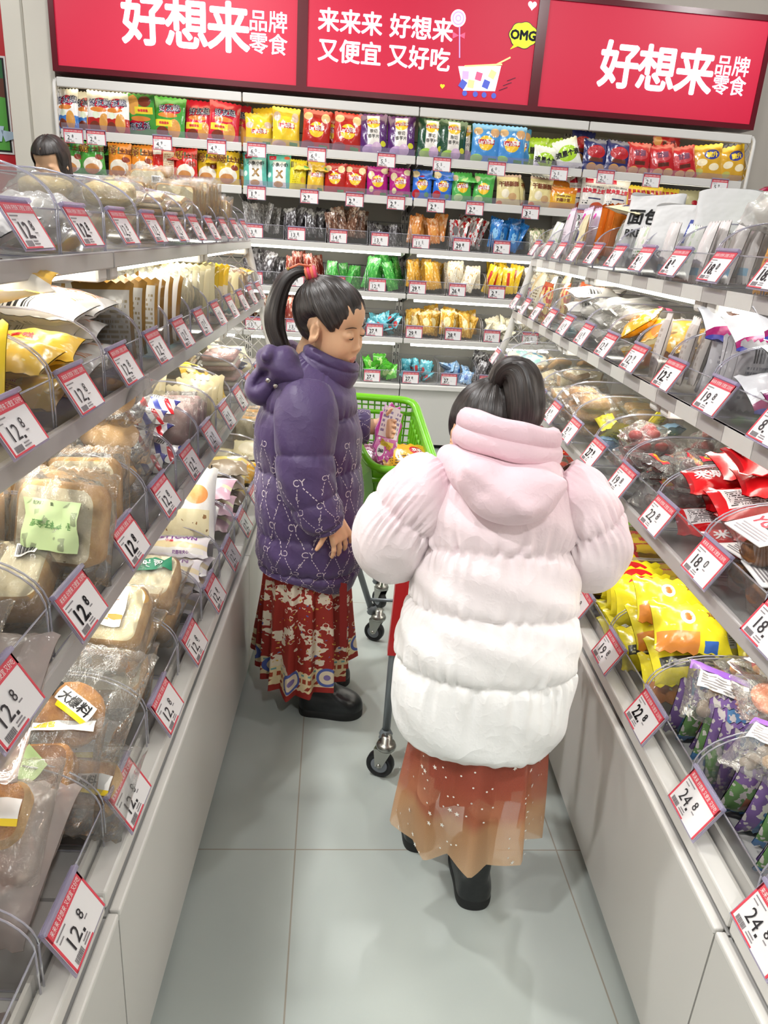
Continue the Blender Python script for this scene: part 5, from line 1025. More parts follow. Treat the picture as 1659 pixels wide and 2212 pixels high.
leaf('l_yellow', D_('sachet_yellow', 'e0b826', [('n', 5, .6, 'efd86a'), ('r', .35, .3, .6, .8, 'b8342a')], rough=.2, coat=.4), .08, .16, seed=150); leaf('l_white', D_('sachet_white', 'd9cfb8', [('n', 5, .56, 'efe9da'), ('n', 8, .62, 'c0904a')], rough=.15, coat=.4), .08, .14, seed=151)
leaf('l_gold', D_('sachet_gold', 'b98a2a', [('n', 5, .56, 'd9b45a'), ('e', .5, .5, .26, .2, 'e9d9a0'), ('n', 8, .66, '5a3a1a')], rough=.2, coat=.4), .085, .14, seed=152)
packet('s_lime', 'candy_packet', D_('candy_lime', '5fc03a', [('e', .5, .5, .26, .26, 'c8ea9a'), ('n', 6, .62, '3f9a34')], rough=.2, coat=.4), .075, .085, .028, seed=153, nu=9, nv=11, wr=.2)
packet('s_aqua', 'candy_packet', D_('candy_aqua', '5fb4c4', [('n', 5, .58, 'a8dce4'), ('e', .75, .3, .2, .22, 'b83a3a')], rough=.2, coat=.4), .075, .085, .028, seed=154, nu=9, nv=11, wr=.2)
packet('s_blue', 'candy_packet', D_('candy_pale_blue', '8ab0d8', [('n', 5, .56, 'd0dfee'), ('e', .4, .4, .2, .2, '3f6ab0')], rough=.2, coat=.4), .075, .085, .028, seed=155, nu=9, nv=11, wr=.2)
packet('s_white', 'candy_packet', D_('candy_white_cream', 'e0d8bc', [('n', 5, .58, 'f0ead8'), ('n', 8, .66, 'd9b04a')], rough=.2, coat=.4), .09, .10, .034, seed=156, nu=9, nv=11, wr=.2)
WALLB = {3: [('13.8', 'grey sachets', 'l_grey', 9, 'fan'), ('13.8', 'dark clear sachets', 'l_dark', 9, 'fan'), ('14.8', 'brown clear sachets', 'l_brown', 10, 'fan'), ('13.8', 'small dark sachets', 'l_dark', 6, 'low'), ('11.5', 'orange sachets', 'l_orange', 9, 'fan'), ('29.8', 'red and white sachets', 'l_redw', 9, 'fan'), ('2.9', 'blue sachets', 'l_blue', 10, 'fan'), ('19.8', 'cream sachets', 'l_cream', 8, 'fan')],
         2: [('13.8', 'black sachets', 'l_dark', 11, 'fan'), ('13.8', 'red brown sachets', 'l_redb', 9, 'fan'), ('12.8', 'few green sachets', 'l_green', 7, 'low'), ('12.8', 'tall green sachets', 'l_green', 11, 'fan'), ('29.9', 'amber sachets', 'l_amber', 9, 'fan'), ('26.8', 'white and amber sachets', 'l_white', 8, 'fan'), ('2.9', 'yellow sachets', 'l_yellow', 11, 'fan'), ('2.9', 'pale sachets', 'l_white', 7, 'fan')],
         1: [('13.8', 'dark brown sachets', 'l_brown', 7, 'fan'), ('13.8', 'plum sachets', 'l_redb', 6, 'fan'), ('27.8', 'teal candies', 's_aqua', 8, 'heap'), ('27.8', 'aqua candies', 's_aqua', 14, 'heap'), ('29.8', 'dark gold sachets', 'l_gold', 10, 'fan'), ('28.8', 'gold and clear sachets', 'l_gold', 10, 'fan'), ('12.0', 'cream wrapped candies', 's_white', 12, 'heap'), ('12.0', 'pale candies', 's_white', 6, 'heap')],
         0: [None, None, ('27.8', 'green candies', 's_lime', 12, 'heap'), ('27.8', 'lime green candies', 's_lime', 15, 'heap'), ('27.8', 'turquoise candies', 's_aqua', 15, 'heap'), ('27', 'few pale blue candies', 's_blue', 7, 'heap'), ('27.8', 'corner grey sachets', 'l_dark', 6, 'fan'), None]}
WN = {3: 'third wall shelf', 2: 'fourth wall shelf', 1: 'fifth wall shelf', 0: 'wall base shelf'}
def wall_bins():
    for r_, row in WALLB.items():
        rg = random.Random(50+r_); z = BZ[r_]+(.018 if r_ else .006)
        for i, e in enumerate(row):
            if not e: continue
            price, goods, k, n, mode = e; xc = BX[1]+.0+.245*(i+.5)
            M = BK@Matrix.Translation((xc-.002, .012, z)); w, d = .234, .30
            put_bin(M, (w, d, .075, .135), f'clear acrylic bin of {goods} on the {WN[r_]}')
            put_tag(price, M@pose(-w/2+.062, -.004, .07, -.05), f'price tag reading {price} on the bin of {goods}, {WN[r_]}', 1 if price[0] != '1' else 0)
            one = goods[:-1] 
            if one.startswith('candie'): pass
            one = one.replace('candie', 'candy').replace('few ', '')
            for j in range(n):
                f = j/max(n-1, 1); s = 1.05+rg.uniform(-.1, .1)
                if mode == 'heap': mt = pose(rg.uniform(-.08, .08), .05+rg.random()*.13, .028+.075*f, rg.uniform(-1.3, .3), rg.uniform(-.6, .6), rg.uniform(0, 6.28))
                else:
                    h = _P[k][0].dimensions.z or .15
                    mt = pose(-.095+.19*((j*.618) % 1), .035+.20*f, (.092 if mode == 'fan' else .055)*s*(h/.15)+rg.uniform(-.012, .014), -.22+rg.uniform(-.16, .16), rg.uniform(-.26, .26), rg.uniform(-1.2, 1.2))
                use(_P[k], M@mt@Matrix.Scale(s*(.8 if mode == 'low' else 1), 4), f'{ORD[j]} {one} from the front, {WN[r_]}', 'snack pack', f'{goods} in one bin, {WN[r_]}')
bpy.context.view_layer.update()
wall_bins()
# small fences of wide white bags standing on the biscuit rack
def big_bag(key, w, d, h, seed, texts, tmat):
    m = MB(); rg = random.Random(seed); N = 28; rows = []
    for t_ in np.linspace(0, 1, 16):
        z = h*t_; q = 1-max(0, (t_-.45)/.55)**1.3; wx = w/2*(1-.03*math.sin(6*t_+seed)); dy = d/2*(q*.98+.02); ring = []
        for i in range(N):
            a = 2*math.pi*i/N; c, s_ = math.cos(a), math.sin(a); e = .35+.25*t_
            x = wx*np.sign(c)*abs(c)**e; y = dy*np.sign(s_)*abs(s_)**e
            gus = .10*d*math.exp(-((abs(c)-1)/.25)**2)*(1-q)
            ring.append((x*(1+.012*math.sin(5*z/h*6+i)), y*(1+.08*math.sin(3*a+7*t_+seed))-.0, z+(.006*math.sin(2*a+seed) if t_ > .9 else 0)))
        rows.append(ring)
    P = np.array(rows); pm = D_('matte_white_bag', 'd2d1d0', [], rough=.55, crinkle=.9, cscale=10, coat=0); m.grid(P, pm, closed_u=True)
    m.add(P[0], [tuple(range(N))[::-1]], pm)
    fl = lambda x0, z0: (lambda x, y: np.stack([x+x0, 0*x-d/2*(1-np.clip((y+z0)/h-.45, 0, 1)/.55*.9)-.006, y+z0], -1))
    for st, size, x0, z0, tm, bd in texts: m.text(st, size, tm, fl(x0, z0), bold=bd)
    if tmat: m.grid(np.array([[fl(0, 0)(np.array([x]), np.array([z]))[0] for x in (.03, .055)] for z in (h*.45, h*.62, h*.8)])-np.array([0, .004, 0]), tmat)
    _P[key] = [m.build('white_paper_bag'), False]
bm_blue = design('blue_bag_strip', '3a4a9a', [('t', .1, .1, .9, .9, 'c9cfe8', 7, 4)], rough=.4, crinkle=0)
big_bag('wb1', .17, .10, .22, 3, [('面包', .05, -.02, .15, BLACK, .03), ('BREAD', .03, -.02, .10, BLACK, .03), ('milk Bread', .014, -.02, .05, GREY_ if False else TGREY, .02)], None)
big_bag('wb2', .17, .10, .185, 4, [('TOAST', .02, -.01, .05, TGREY, .02)], bm_blue)
big_bag('wb3', .17, .10, .215, 5, [('吐司面包', .022, -.02, .10, TGREY, .02)], None)
zA = TIER['A'][1]+.02
use(_P['wb1'], RF(2.45, .205, zA)@pose(.0, .11, .006, -.1, .0, .95), 'tall white paper bag with dark lettering on the top biscuit shelf', 'paper bag')
use(_P['wb2'], RF(2.19, .205, zA)@pose(0, .09, .0, -.12, .05, .85), 'white paper bag with a blue strip on the top biscuit shelf', 'paper bag')
use(_P['wb3'], RF(2.13, .205, zA)@pose(.02, .19, .01, -.05, .0, 1.0), 'tall white paper bag standing behind the blue strip bag', 'paper bag')
wrapped('whiteloaf', 'loaf_pack', lambda m: m.box((0, 0, 0), (.16, .05, .07), BR['white'], bev=.012), .21, .12, .08, CLOUDY, seed=170, inner_name='loaf')
for i, (y, x, z, a, lb) in enumerate([(1.75, .16, .165, .2, 'long cloudy loaf pack on the top biscuit shelf, behind the white packets'), (1.60, .13, .175, -.2, 'long cloudy loaf pack above the orange biscuits')]):
    use(_P['whiteloaf'], RF(y, .205, zA)@pose(0, x, z, -.9, .1, a), lb, 'bread pack')
use(_P['lime'], RF(1.95, .205, zA)@pose(0, .24, .17, -.3, .1, .2), 'bright green packet behind the white paper bags', 'snack pack')
# red balloon beyond the biscuit rack
t_ = thing('balloon', 'shiny dark magenta balloon beside the beige wall', 'balloon', Matrix.Translation((2.06, 4.1, 1.50)))
m = MB(); m.lathe([(.001, -.19), (.02, -.18), (.09, -.13), (.145, -.03), (.15, .03), (.12, .11), (.06, .15), (.001, .16)], plain('magenta_balloon', (.55, .05, .20), .15, coat=.6), 24); m.build('balloon_skin', t_)
m = MB(); m.lathe([(.001, -.215), (.016, -.21), (.006, -.195), (.012, -.182)], plain('magenta_balloon', (.55, .05, .20), .15), 12); m.build('knot', t_)
# ================================================================ people
def axis_pts(spans):
    """grid lines from (start, end, step) spans"""
    out = []
    for a, b, s in spans: out += list(np.arange(a, b-1e-9, s))
    return np.array(out+[spans[-1][1]])
def surface_nets(xs, ys, zs, D):
    """closed surface of the zero level of D sampled on the grid lines"""
    nx, ny, nz = D.shape; ins = D < 0
    c = np.zeros((nx-1, ny-1, nz-1), np.int8)
    for a in (0, 1):
        for b in (0, 1):
            for d in (0, 1): c += ins[a:nx-1+a, b:ny-1+b, d:nz-1+d]
    act = (c > 0) & (c < 8); idx = -np.ones(act.shape, np.int64); I = np.argwhere(act); idx[act] = np.arange(len(I))
    acc = np.zeros((len(I), 3)); cnt = np.zeros(len(I)); X = [xs, ys, zs]
    i, j, k = I.T
    cor = [(a, b, d) for a in (0, 1) for b in (0, 1) for d in (0, 1)]
    for p in cor:
        for ax in range(3):
            if p[ax]: continue
            q = list(p); q[ax] = 1
            d0 = D[i+p[0], j+p[1], k+p[2]]; d1 = D[i+q[0], j+q[1], k+q[2]]; h = (d0 < 0) != (d1 < 0)
            t = np.where(h, d0/np.where(h, d0-d1, 1), 0)
            P = np.stack([xs[i+p[0]], ys[j+p[1]], zs[k+p[2]]], -1); n = (I[:, ax]+1); st = X[ax][n]-X[ax][n-1]
            P[:, ax] += t*st; acc += P*h[:, None]; cnt += h
    V = acc/cnt[:, None]; F = []
    for ax in range(3):
        b1, b2 = [q for q in range(3) if q != ax]
        s0 = [slice(None)]*3; s1 = [slice(None)]*3; s0[ax] = slice(0, -1); s1[ax] = slice(1, None)
        E = np.argwhere(ins[tuple(s0)] != ins[tuple(s1)]); E = E[(E[:, b1] > 0) & (E[:, b2] > 0) & (E[:, b1] < D.shape[b1]-1) & (E[:, b2] < D.shape[b2]-1)]
        fl = ins[tuple(E.T)]
        def at(o1, o2):
            q = E.copy(); q[:, b1] -= o1; q[:, b2] -= o2; return idx[tuple(q.T)]
        Q = np.stack([at(0, 0), at(1, 0), at(1, 1), at(0, 1)], -1)
        if ax == 1: fl = ~fl
        Q[~fl] = Q[~fl][:, ::-1]; F.append(Q)
    F = np.concatenate(F); F = F[(F >= 0).all(1)]
    return V, F[:, ::-1]
class SDF:
    def __init__(s, xs, ys, zs):
        s.x, s.y, s.z = xs, ys, zs; s.P = np.stack(np.meshgrid(xs, ys, zs, indexing='ij'), -1).astype(np.float32); s.D = np.full(s.P.shape[:3], 1., np.float32)
    def _win(s, lo, hi):
        sl = []
        for ax, a in enumerate((s.x, s.y, s.z)):
            i0 = max(0, np.searchsorted(a, lo[ax])-1); i1 = min(len(a), np.searchsorted(a, hi[ax])+1); sl.append(slice(i0, max(i0, i1)))
        return tuple(sl)
    def _put(s, sl, d, k, sub):
        a = s.D[sl]
        if a.size == 0: return
        if sub:
            h = np.clip(.5-.5*(a+d)/k, 0, 1); s.D[sl] = a+(-d-a)*h+k*h*(1-h)
        else:
            h = np.clip(.5+.5*(a-d)/k, 0, 1); s.D[sl] = a+(d-a)*h-k*h*(1-h)
    def ell(s, c, r, k=.01, M=None, sub=False):
        c = np.array(c); r = np.array(r); m = max(r)+k*2+.01
        sl = s._win(c-m, c+m); p = s.P[sl]-c.astype(np.float32)
        if M is not None: p = p@np.array(M, np.float32)
        q = p/r.astype(np.float32); l = np.sqrt((q*q).sum(-1)); l2 = np.sqrt(((q/r.astype(np.float32))**2).sum(-1))
        s._put(sl, l*(l-1)/np.maximum(l2, 1e-6), k, sub)
    def cone(s, a, b, ra, rb, k=.01, sub=False):
        a, b = np.array(a, float), np.array(b, float); m = max(ra, rb)+2*k+.01
        sl = s._win(np.minimum(a, b)-m, np.maximum(a, b)+m); p = s.P[sl]-a.astype(np.float32); d = (b-a).astype(np.float32)
        t = np.clip((p@d)/float(d@d), 0, 1); s._put(sl, np.sqrt(((p-t[..., None]*d)**2).sum(-1))-(ra+(rb-ra)*t), k, sub)
    def mesh(s): return surface_nets(s.x, s.y, s.z, s.D)
SKIN = None
def skin_mat(name, base, lip_at=None):
    t = NT(name); c = lin(base)
    n = t.noise(t.coord('Object'), 60, 2); c = t.mix(t.math('MULTIPLY', n, .25), c, lin('dba37e'))
    t.link(c, t.b.inputs['Base Color']); t.b.inputs['Roughness'].default_value = .48; t.b.inputs['Subsurface Weight'].default_value = .12
    t.b.inputs['Subsurface Radius'].default_value = (.008, .003, .002); t.b.inputs['Subsurface Scale'].default_value = .6
    return t.m
SKIN = skin_mat('skin', 'e6b992'); LIP = plain('lip', (.80, .52, .46), .4); LASH = plain('lash', (.07, .05, .05), .6); BROW = plain('brow', (.25, .17, .13), .8)
def hair_mat(name, base='1b1716', sheen='4a423e'):
    t = NT(name); mp = t.node('Mapping'); t.link(t.coord('UV'), mp.inputs[0]); mp.inputs['Scale'].default_value = (120, 3, 1)
    n = t.noise(mp.outputs[0], 1, 3, .6); t.link(t.ramp(n, [(.35, base), (.75, sheen)]), t.b.inputs['Base Color'])
    t.b.inputs['Roughness'].default_value = .38; t.link(t.bump(n, .5, .003), t.b.inputs['Normal']); return t.m
HAIR = hair_mat('black_hair')
def head_prims(S, H, k=.008, face=True):
    """child's head; H maps head coordinates (x forward, y to its left, z up, origin at mid-head) to the world"""
    Rm = np.array(H.to_3x3()); w_ = lambda *p: np.array((H@Vector(p))[:])
    E = lambda c, r, kk=k, sub=False, A=None: S.ell(w_(*c), r, kk, Rm if A is None else Rm@np.array(A), sub)
    E((-.014, 0, .024), (.086, .071, .078)); E((.024, 0, -.030), (.054, .055, .066), .02)
    E((.040, 0, .040), (.026, .048, .040), .02)
    for s in (1, -1):
        E((.042, s*.031, -.036), (.036, .031, .036), .018)
        E((-.004, s*.071, -.010), (.017, .008, .028), .005, False, Euler((0, -.15, s*.38)).to_matrix())
        E((.001, s*.080, -.008), (.008, .007, .017), .004, True)
        E((-.006, s*.073, -.034), (.008, .006, .010), .005)
    S.cone(w_(.056, 0, -.082), w_(.060, 0, -.088), .019, .016, .02)
    S.cone(w_(-.022, 0, -.05), w_(-.050, 0, -.17), .043, .042, .02)
    if face:
        for s in (1, -1):
            E((.084, s*.031, .002), (.012, .019, .011), .010, True); E((.064, s*.030, .000), (.0135, .017, .0125), .004)
            E((.0785, s*.0095, -.0335), (.0085, .0065, .0065), .005); E((.080, s*.005, -.0380), (.004, .0025, .003), .002, True)
        S.cone(w_(.068, 0, .006), w_(.079, 0, -.026), .0065, .0085, .009); E((.0825, 0, -.0285), (.0085, .0095, .0075), .006)
        E((.070, 0, -.060), (.014, .024, .017), .010); E((.0805, 0, -.0585), (.0055, .017, .0045), .003); E((.0785, 0, -.0675), (.0065, .014, .0055), .003)
        S.cone(w_(.087, -.013, -.0632), w_(.087, .013, -.0632), .0012, .0012, .002, True)
        E((.070, 0, -.077), (.01, .02, .006), .006, True)
def finger(S, base, d, bend_ax, lens, r, bends, k=.003):
    p = Vector(base); d = Vector(d).normalized(); ax = Vector(bend_ax).normalized()
    for i, (l, b) in enumerate(zip(lens, bends)):
        d = Quaternion(ax, b)@d; q = p+d*l; S.cone(p, q, r*(1-.10*i), r*(1-.10*(i+1)), k); p = q
    return p
def hand(S, wrist, d, palm_n, thumb_side, size=.135, bend=.35, spread=.1, grip=1.0):
    """palm, four fingers of unequal length and a thumb from the palm's side; palm_n points out of the palm"""
    w_ = Vector(wrist); d = Vector(d).normalized(); n = Vector(palm_n); n = (n-d*n.dot(d)).normalized(); t = d.cross(n).normalized()*thumb_side
    pl = size*.50; pw = size*.22; ax = d.cross(n)*1.0
    for f in (-1, -.33, .33, 1): S.cone(w_+t*pw*.55*f, w_+d*pl+t*pw*f, size*.085, size*.075, .006)
    bx = n.cross(d)*-1
    for i, (f, L) in enumerate(zip((1, .34, -.33, -1), (.40, .45, .42, .33))):
        b0 = w_+d*pl*.96+t*pw*f; dd = d+t*spread*f
        finger(S, b0, dd, d.cross(n), [size*L*.46, size*L*.32, size*L*.24], size*.062*(1 if i < 3 else .9), [bend*grip*(1+.12*i), bend*1.1*grip, bend*.8*grip])
    finger(S, w_+d*pl*.30+t*pw*1.0, d*.75+t*.75+n*.25, d.cross(n), [size*.20, size*.17, size*.14], size*.070, [0, bend*.5, bend*.5])
def body_obj(name, S, parent, lip=None):
    V, F = S.mesh(); me = bpy.data.meshes.new(name); me.from_pydata(V.tolist(), [], F.tolist()); me.materials.append(SKIN); me.materials.append(LIP)
    me.polygons.foreach_set('use_smooth', [True]*len(me.polygons))
    if lip is not None:
        c = V[F].mean(1); Hi = np.array(lip.inverted()); q = c@Hi[:3, :3].T+Hi[:3, 3]
        up = np.abs((q[:, 2]+.0590)/.0062)**2+(q[:, 1]/.0165)**2; lo = ((q[:, 2]+.0670)/.0062)**2+(q[:, 1]/.0145)**2
        mi = ((np.minimum(up, lo) < 1) & (q[:, 0] > .072)).astype(np.int32); me.polygons.foreach_set('material_index', mi)
    o = bpy.data.objects.new(name, me); COL.objects.link(o); o.parent = parent
    md = o.modifiers.new('smooth', 'SMOOTH'); md.factor = .5; md.iterations = 2
    return o
def spline(keys, n):
    """Catmull-Rom through rows of numbers"""
    K = np.array(keys, float); m = len(K)-1; out = []
    for i in range(n):
        u = i/(n-1)*m; k = min(int(u), m-1); f = u-k
        p0, p1, p2, p3 = K[max(k-1, 0)], K[k], K[k+1], K[min(k+2, m)]
        out.append(.5*((2*p1)+(-p0+p2)*f+(2*p0-5*p1+4*p2-p3)*f*f+(-p0+3*p1-3*p2+p3)*f**3))
    return np.array(out)
class Puffer:
    """quilted tube: rows of (cx, cy, cz, rx, ry) along its axis; seams are axis fractions"""
    def __init__(s, keys, seams, puff=.02, seed=0, axis=None, wrinkle=.006, n=96, nu=96, sup=2.3, droop=0):
        s.K = spline(keys, n); s.n, s.nu = n, nu; s.seams = np.array(sorted([0, *seams, 1.0])); s.puff = puff; s.wr = wrinkle; s.sup = sup; s.droop = droop
        rg = np.random.RandomState(seed); s.ph = rg.rand(40)*6.28; s.fr = rg.randint(5, 17, 40)
        d = np.gradient(s.K[:, :3], axis=0); d /= np.linalg.norm(d, axis=1)[:, None]
        A, B = [], []; up = np.array(axis if axis is not None else (1., 0, 0))
        for t in d:
            a = up-t*(up@t); a /= np.linalg.norm(a); A.append(a); B.append(np.cross(t, a))
        s.A, s.B = np.array(A), np.array(B)
    def at(s, u, v):
        """u around (0..1), v along (0..1)"""
        u = np.asarray(u, float); v = np.asarray(v, float); th = u*2*math.pi
        f = np.clip(v, 0, 1)*(s.n-1); i = np.clip(f.astype(int), 0, s.n-2); w_ = (f-i)[..., None]
        L = lambda a: a[i]*(1-w_)+a[i+1]*w_
        K = L(s.K); A = L(s.A); B = L(s.B); c, si = np.cos(th), np.sin(th); e = 2/s.sup
        vv = np.clip(v+s.droop*np.sin(th)*0, 0, 1)
        k = np.clip(np.searchsorted(s.seams, vv, side='right')-1, 0, len(s.seams)-2); s0, s1 = s.seams[k], s.seams[k+1]; q = np.clip((vv-s0)/(s1-s0), 0, 1)
        bulge = (4*q*(1-q))**.42; near = np.exp(-np.minimum(q, 1-q)/.14)
        wr = np.zeros_like(u)
        for j in range(6):
            kk = (k*5+j) % 40; wr = wr+np.sin((s.fr[kk]*2+j*5)*th+s.ph[kk]+2.5*q*np.sin(s.ph[(kk+3) % 40])+1.5*np.sin(3*th+s.ph[(kk+6) % 40]))
        wr2 = np.sin(3*th+s.ph[k % 40]+4*q)*np.sin(6*q+s.ph[(k+9) % 40]+2*th)
        r = s.puff*(bulge-1)+s.wr*(.22*wr*near*(1-.6*np.exp(-np.minimum(q, 1-q)/.02))+.45*wr2*bulge)
        X = np.sign(c)*np.abs(c)**e*(K[..., 3]+r); Y = np.sign(si)*np.abs(si)**e*(K[..., 4]+r)
        return K[..., :3]+A*X[..., None]+B*Y[..., None]
    def mesh(s, m, mat, nv=None, cap0=False, cap1=True):
        U, V = np.meshgrid(np.arange(s.nu)/s.nu, np.linspace(0, 1, nv or s.n)); P = s.at(U, V); m.grid(P, mat, closed_u=True, uv=np.stack([U, V], -1))
        for c, row, rev in ((cap0, P[0], True), (cap1, P[-1], False)):
            if c:
                ctr = row.mean(0); Q = np.array([ctr+(row-ctr)*q for q in (1, .6, .2)]); m.grid(Q, mat, closed_u=True); m.add(Q[2], [tuple(range(s.nu))], mat)
        return P
    def normal(s, u, v):
        e = 1e-3; a = s.at(u+e, v)-s.at(u-e, v); b = s.at(u, np.clip(v+e, 0, 1))-s.at(u, np.clip(v-e, 0, 1)); n = np.cross(a, b); n /= np.maximum(np.linalg.norm(n, axis=-1), 1e-9)[..., None]
        c = np.stack([np.interp(v, np.linspace(0, 1, s.n), s.K[:, q]) for q in range(3)], -1); sg = np.sign(((s.at(u, v)-c)*n).sum(-1)); return n*sg[..., None]
def nylon(name, stops, rough=.42, axis=2, z0=0, z1=1, bump=.35, coat=0):
    """padded nylon; colour runs with height as dyed"""
    t = NT(name); g = t.node('NewGeometry'); sx = t.node('SeparateXYZ'); t.link(g.outputs['Position'], sx.inputs[0])
    if len(stops) > 1: t.link(t.ramp(t.math('DIVIDE', t.math('SUBTRACT', sx.outputs[2], z0), z1-z0), stops), t.b.inputs['Base Color'])
    else: t.b.inputs['Base Color'].default_value = lin(stops[0][1])
    n1 = t.noise(t.coord('Object'), 9, 2, .5); n2 = t.noise(t.coord('Object'), 34, 3, .5)
    rd = lambda q: t.math('POWER', t.math('SUBTRACT', 1, t.math('ABSOLUTE', t.math('MULTIPLY', t.math('SUBTRACT', q, .5), 3.2))), 3)
    t.link(t.bump(t.math('ADD', rd(n1), t.math('MULTIPLY', rd(n2), .3)), bump, .010), t.b.inputs['Normal']); t.b.inputs['Roughness'].default_value = rough; t.b.inputs['Sheen Weight'].default_value = .15
    return t.m
PURPLE = nylon('purple_nylon', [(0, '4a3763')], .52, bump=.18)
PRINT = plain('coat_print_cream', (.83, .78, .80), .5)
def monogram(m, pf, u0, v0, u1, v1, Lu, Lv, keep=lambda u, v: True, seed=0, sx=.058, sz=.052):
    """CY letters joined by dashed diamonds, laid on a quilted tube (Lu, Lv: lengths around and along)"""
    rg = random.Random(seed)
    def put(st, a, b, size, rot):
        g, fc, d = glyphs(st, 0, 2); g = g*size; g = g@np.array([[math.cos(rot), math.sin(rot)], [-math.sin(rot), math.cos(rot)]])
        u = a-g[:, 0]/Lu; v = b-g[:, 1]/Lv; ok = keep(a, b)
        if ok: m.add(pf.at(u, v)+pf.normal(u, v)*.0014, fc, PRINT, smooth=False)
    def dash(a0, b0, a1, b1):
        for i in range(5):
            f0, f1 = .20+.125*i, .20+.125*i+.075; am, bm = a0+(a1-a0)*f0, b0+(b1-b0)*f0
            if not keep(am, bm): continue
            du, dv = (a1-a0)*Lu, (b1-b0)*Lv; l = math.hypot(du, dv); nu_, nv_ = -dv/l*.0009/Lu, du/l*.0009/Lv
            q = [(a0+(a1-a0)*f+s_*nu_, b0+(b1-b0)*f+s_*nv_) for f, s_ in ((f0, 1), (f1, 1), (f1, -1), (f0, -1))]
            u, v = np.array([p[0] for p in q]), np.array([p[1] for p in q]); m.add(pf.at(u, v)+pf.normal(u, v)*.0014, [(0, 1, 2, 3)], PRINT, smooth=False)
    ni, nj = int((u1-u0)*Lu/sx)+1, int((v1-v0)*Lv/sz)+1
    for j in range(nj):
        for i in range(ni):
            a = u0+(i+(j % 2)*.5)*sx/Lu; b = v0+(j+.5)*sz/Lv
            if b > v1: continue
            put('CY', a, b, .019, math.pi if (i+j) % 3 == 0 else 0); dash(a, b, a+.5*sx/Lu, b+sz/Lv); dash(a, b, a-.5*sx/Lu, b+sz/Lv)
            put('CY'[(i+j) % 2], a+.25*sx/Lu, b+.5*sz/Lv, .012, 0)
# ---------------------------------------------------------------- girl in the purple coat
G1 = thing('person', 'girl in a purple monogram puffer coat and patterned red skirt, looking down', 'person', Matrix.Translation((-.12, 1.92, 0)))
G1M = G1.matrix_world
def kid(o): o.parent = G1; o.matrix_parent_inverse = G1M.inverted(); return o
H1 = Matrix.Translation((-.078, 1.915, 1.088))@Euler((0, 0, R(-27)), 'XYZ').to_matrix().to_4x4()@Euler((0, R(17), 0), 'XYZ').to_matrix().to_4x4()@Euler((R(4), 0, 0), 'XYZ').to_matrix().to_4x4()
S = SDF(axis_pts([(-.29, .11, .0032)]), axis_pts([(1.70, 2.18, .0036)]), axis_pts([(0, .50, .012), (.50, .66, .003), (.66, .95, .007), (.95, 1.22, .0026)]))
head_prims(S, H1)
S.cone((-.125, 1.92, .94), (-.125, 1.92, .52), .075, .085, .03); S.cone((-.12, 1.85, .88), (-.12, 1.99, .88), .04, .04, .03)
S.cone((-.12, 1.87, .50), (-.082, 1.834, .06), .052, .024, .02); S.cone((-.12, 1.97, .50), (-.117, 1.99, .06), .052, .024, .02)
S.cone((-.082, 1.834, .05), (-.0, 1.829, .038), .022, .018, .01); S.cone((-.117, 1.99, .05), (-.03, 1.987, .038), .022, .018, .01)
S.cone((-.125, 1.82, .87), (-.115, 1.765, .75), .032, .03, .02); S.cone((-.115, 1.765, .75), (-.048, 1.76, .625), .03, .022, .02)
S.cone((-.125, 2.01, .87), (-.08, 2.09, .78), .032, .03, .02); S.cone((-.08, 2.09, .78), (.045, 2.10, .785), .03, .022, .02)
hand(S, (-.050, 1.755, .632), (.38, -.05, -.9), (-.55, .75, -.3), -1, .118, .28, .16)
hand(S, (.045, 2.10, .785), (1, -.05, -.05), (-.1, -.9, .2), -1, .10, .55, .05, 1.2)
kid(body_obj('body', S, G1, H1))
def hair_cap(H, name, parent, add=.009, hairline=True, seed=0):
    """combed-back hair as a shell over the head, strands running to the tie"""
    tie = np.array((-.088, 0, .088)) if seed == 0 else np.array((-.07, 0, .10)); N = 72
    m = MB(); rows = []; nv = 30; ctr = np.array((-.016, 0, .022)); rad = np.array((.086+add, .072+add, .079+add))
    d = tie-ctr; d = d/np.linalg.norm(d); e1 = np.cross(d, (0, 1, 0)); e1 /= np.linalg.norm(e1); e2 = np.cross(d, e1)
    for j in range(N):
        a = 2*math.pi*j/N; t = e1*math.cos(a)+e2*math.sin(a); row = []
        # walk from the tie outwards until the hairline
        lim = 0
        for q in np.linspace(.03, 2.75, 200):
            v = d*math.cos(q)+t*math.sin(q); p = ctr+v/np.sqrt((v/rad)**2 @ np.ones(3)) if False else ctr+v/math.sqrt(((v/rad)**2).sum())
            x, y, z = p; nap = (-.045*x+.075*z)/.0875 > -.040
            fr = (-.075*x+.048*z)/.089 > -.0375-.0012*math.sin(9*a)-.003*math.exp(-((abs(y)-.055)/.02)**2)
            if abs(y) > .05 and math.hypot(x+.004, z+.010) < .031: break
            if not ((x < .012 and nap and z > -.075) or (fr and z > -.022)): break
            lim = q
        for q in np.linspace(.03, max(lim, .2), nv):
            v = d*math.cos(q)+t*math.sin(q); p = ctr+v/math.sqrt(((v/rad)**2).sum()); f = q/max(lim, .2)
            p = p-v*add*1.25*max(0, (f-.86)/.14)**1.5+v*.0016*math.sin(23*a+3*q)+v*.0012*math.sin(41*a)
            row.append((H@Vector(p))[:])
        rows.append(row)
    P = np.array(rows).transpose(1, 0, 2); U, Vv = np.meshgrid(np.arange(N)/N, np.linspace(0, 1, nv)); m.grid(P, HAIR, closed_u=True, uv=np.stack([U, Vv], -1))
    return m
m = hair_cap(H1, 'hair', G1)
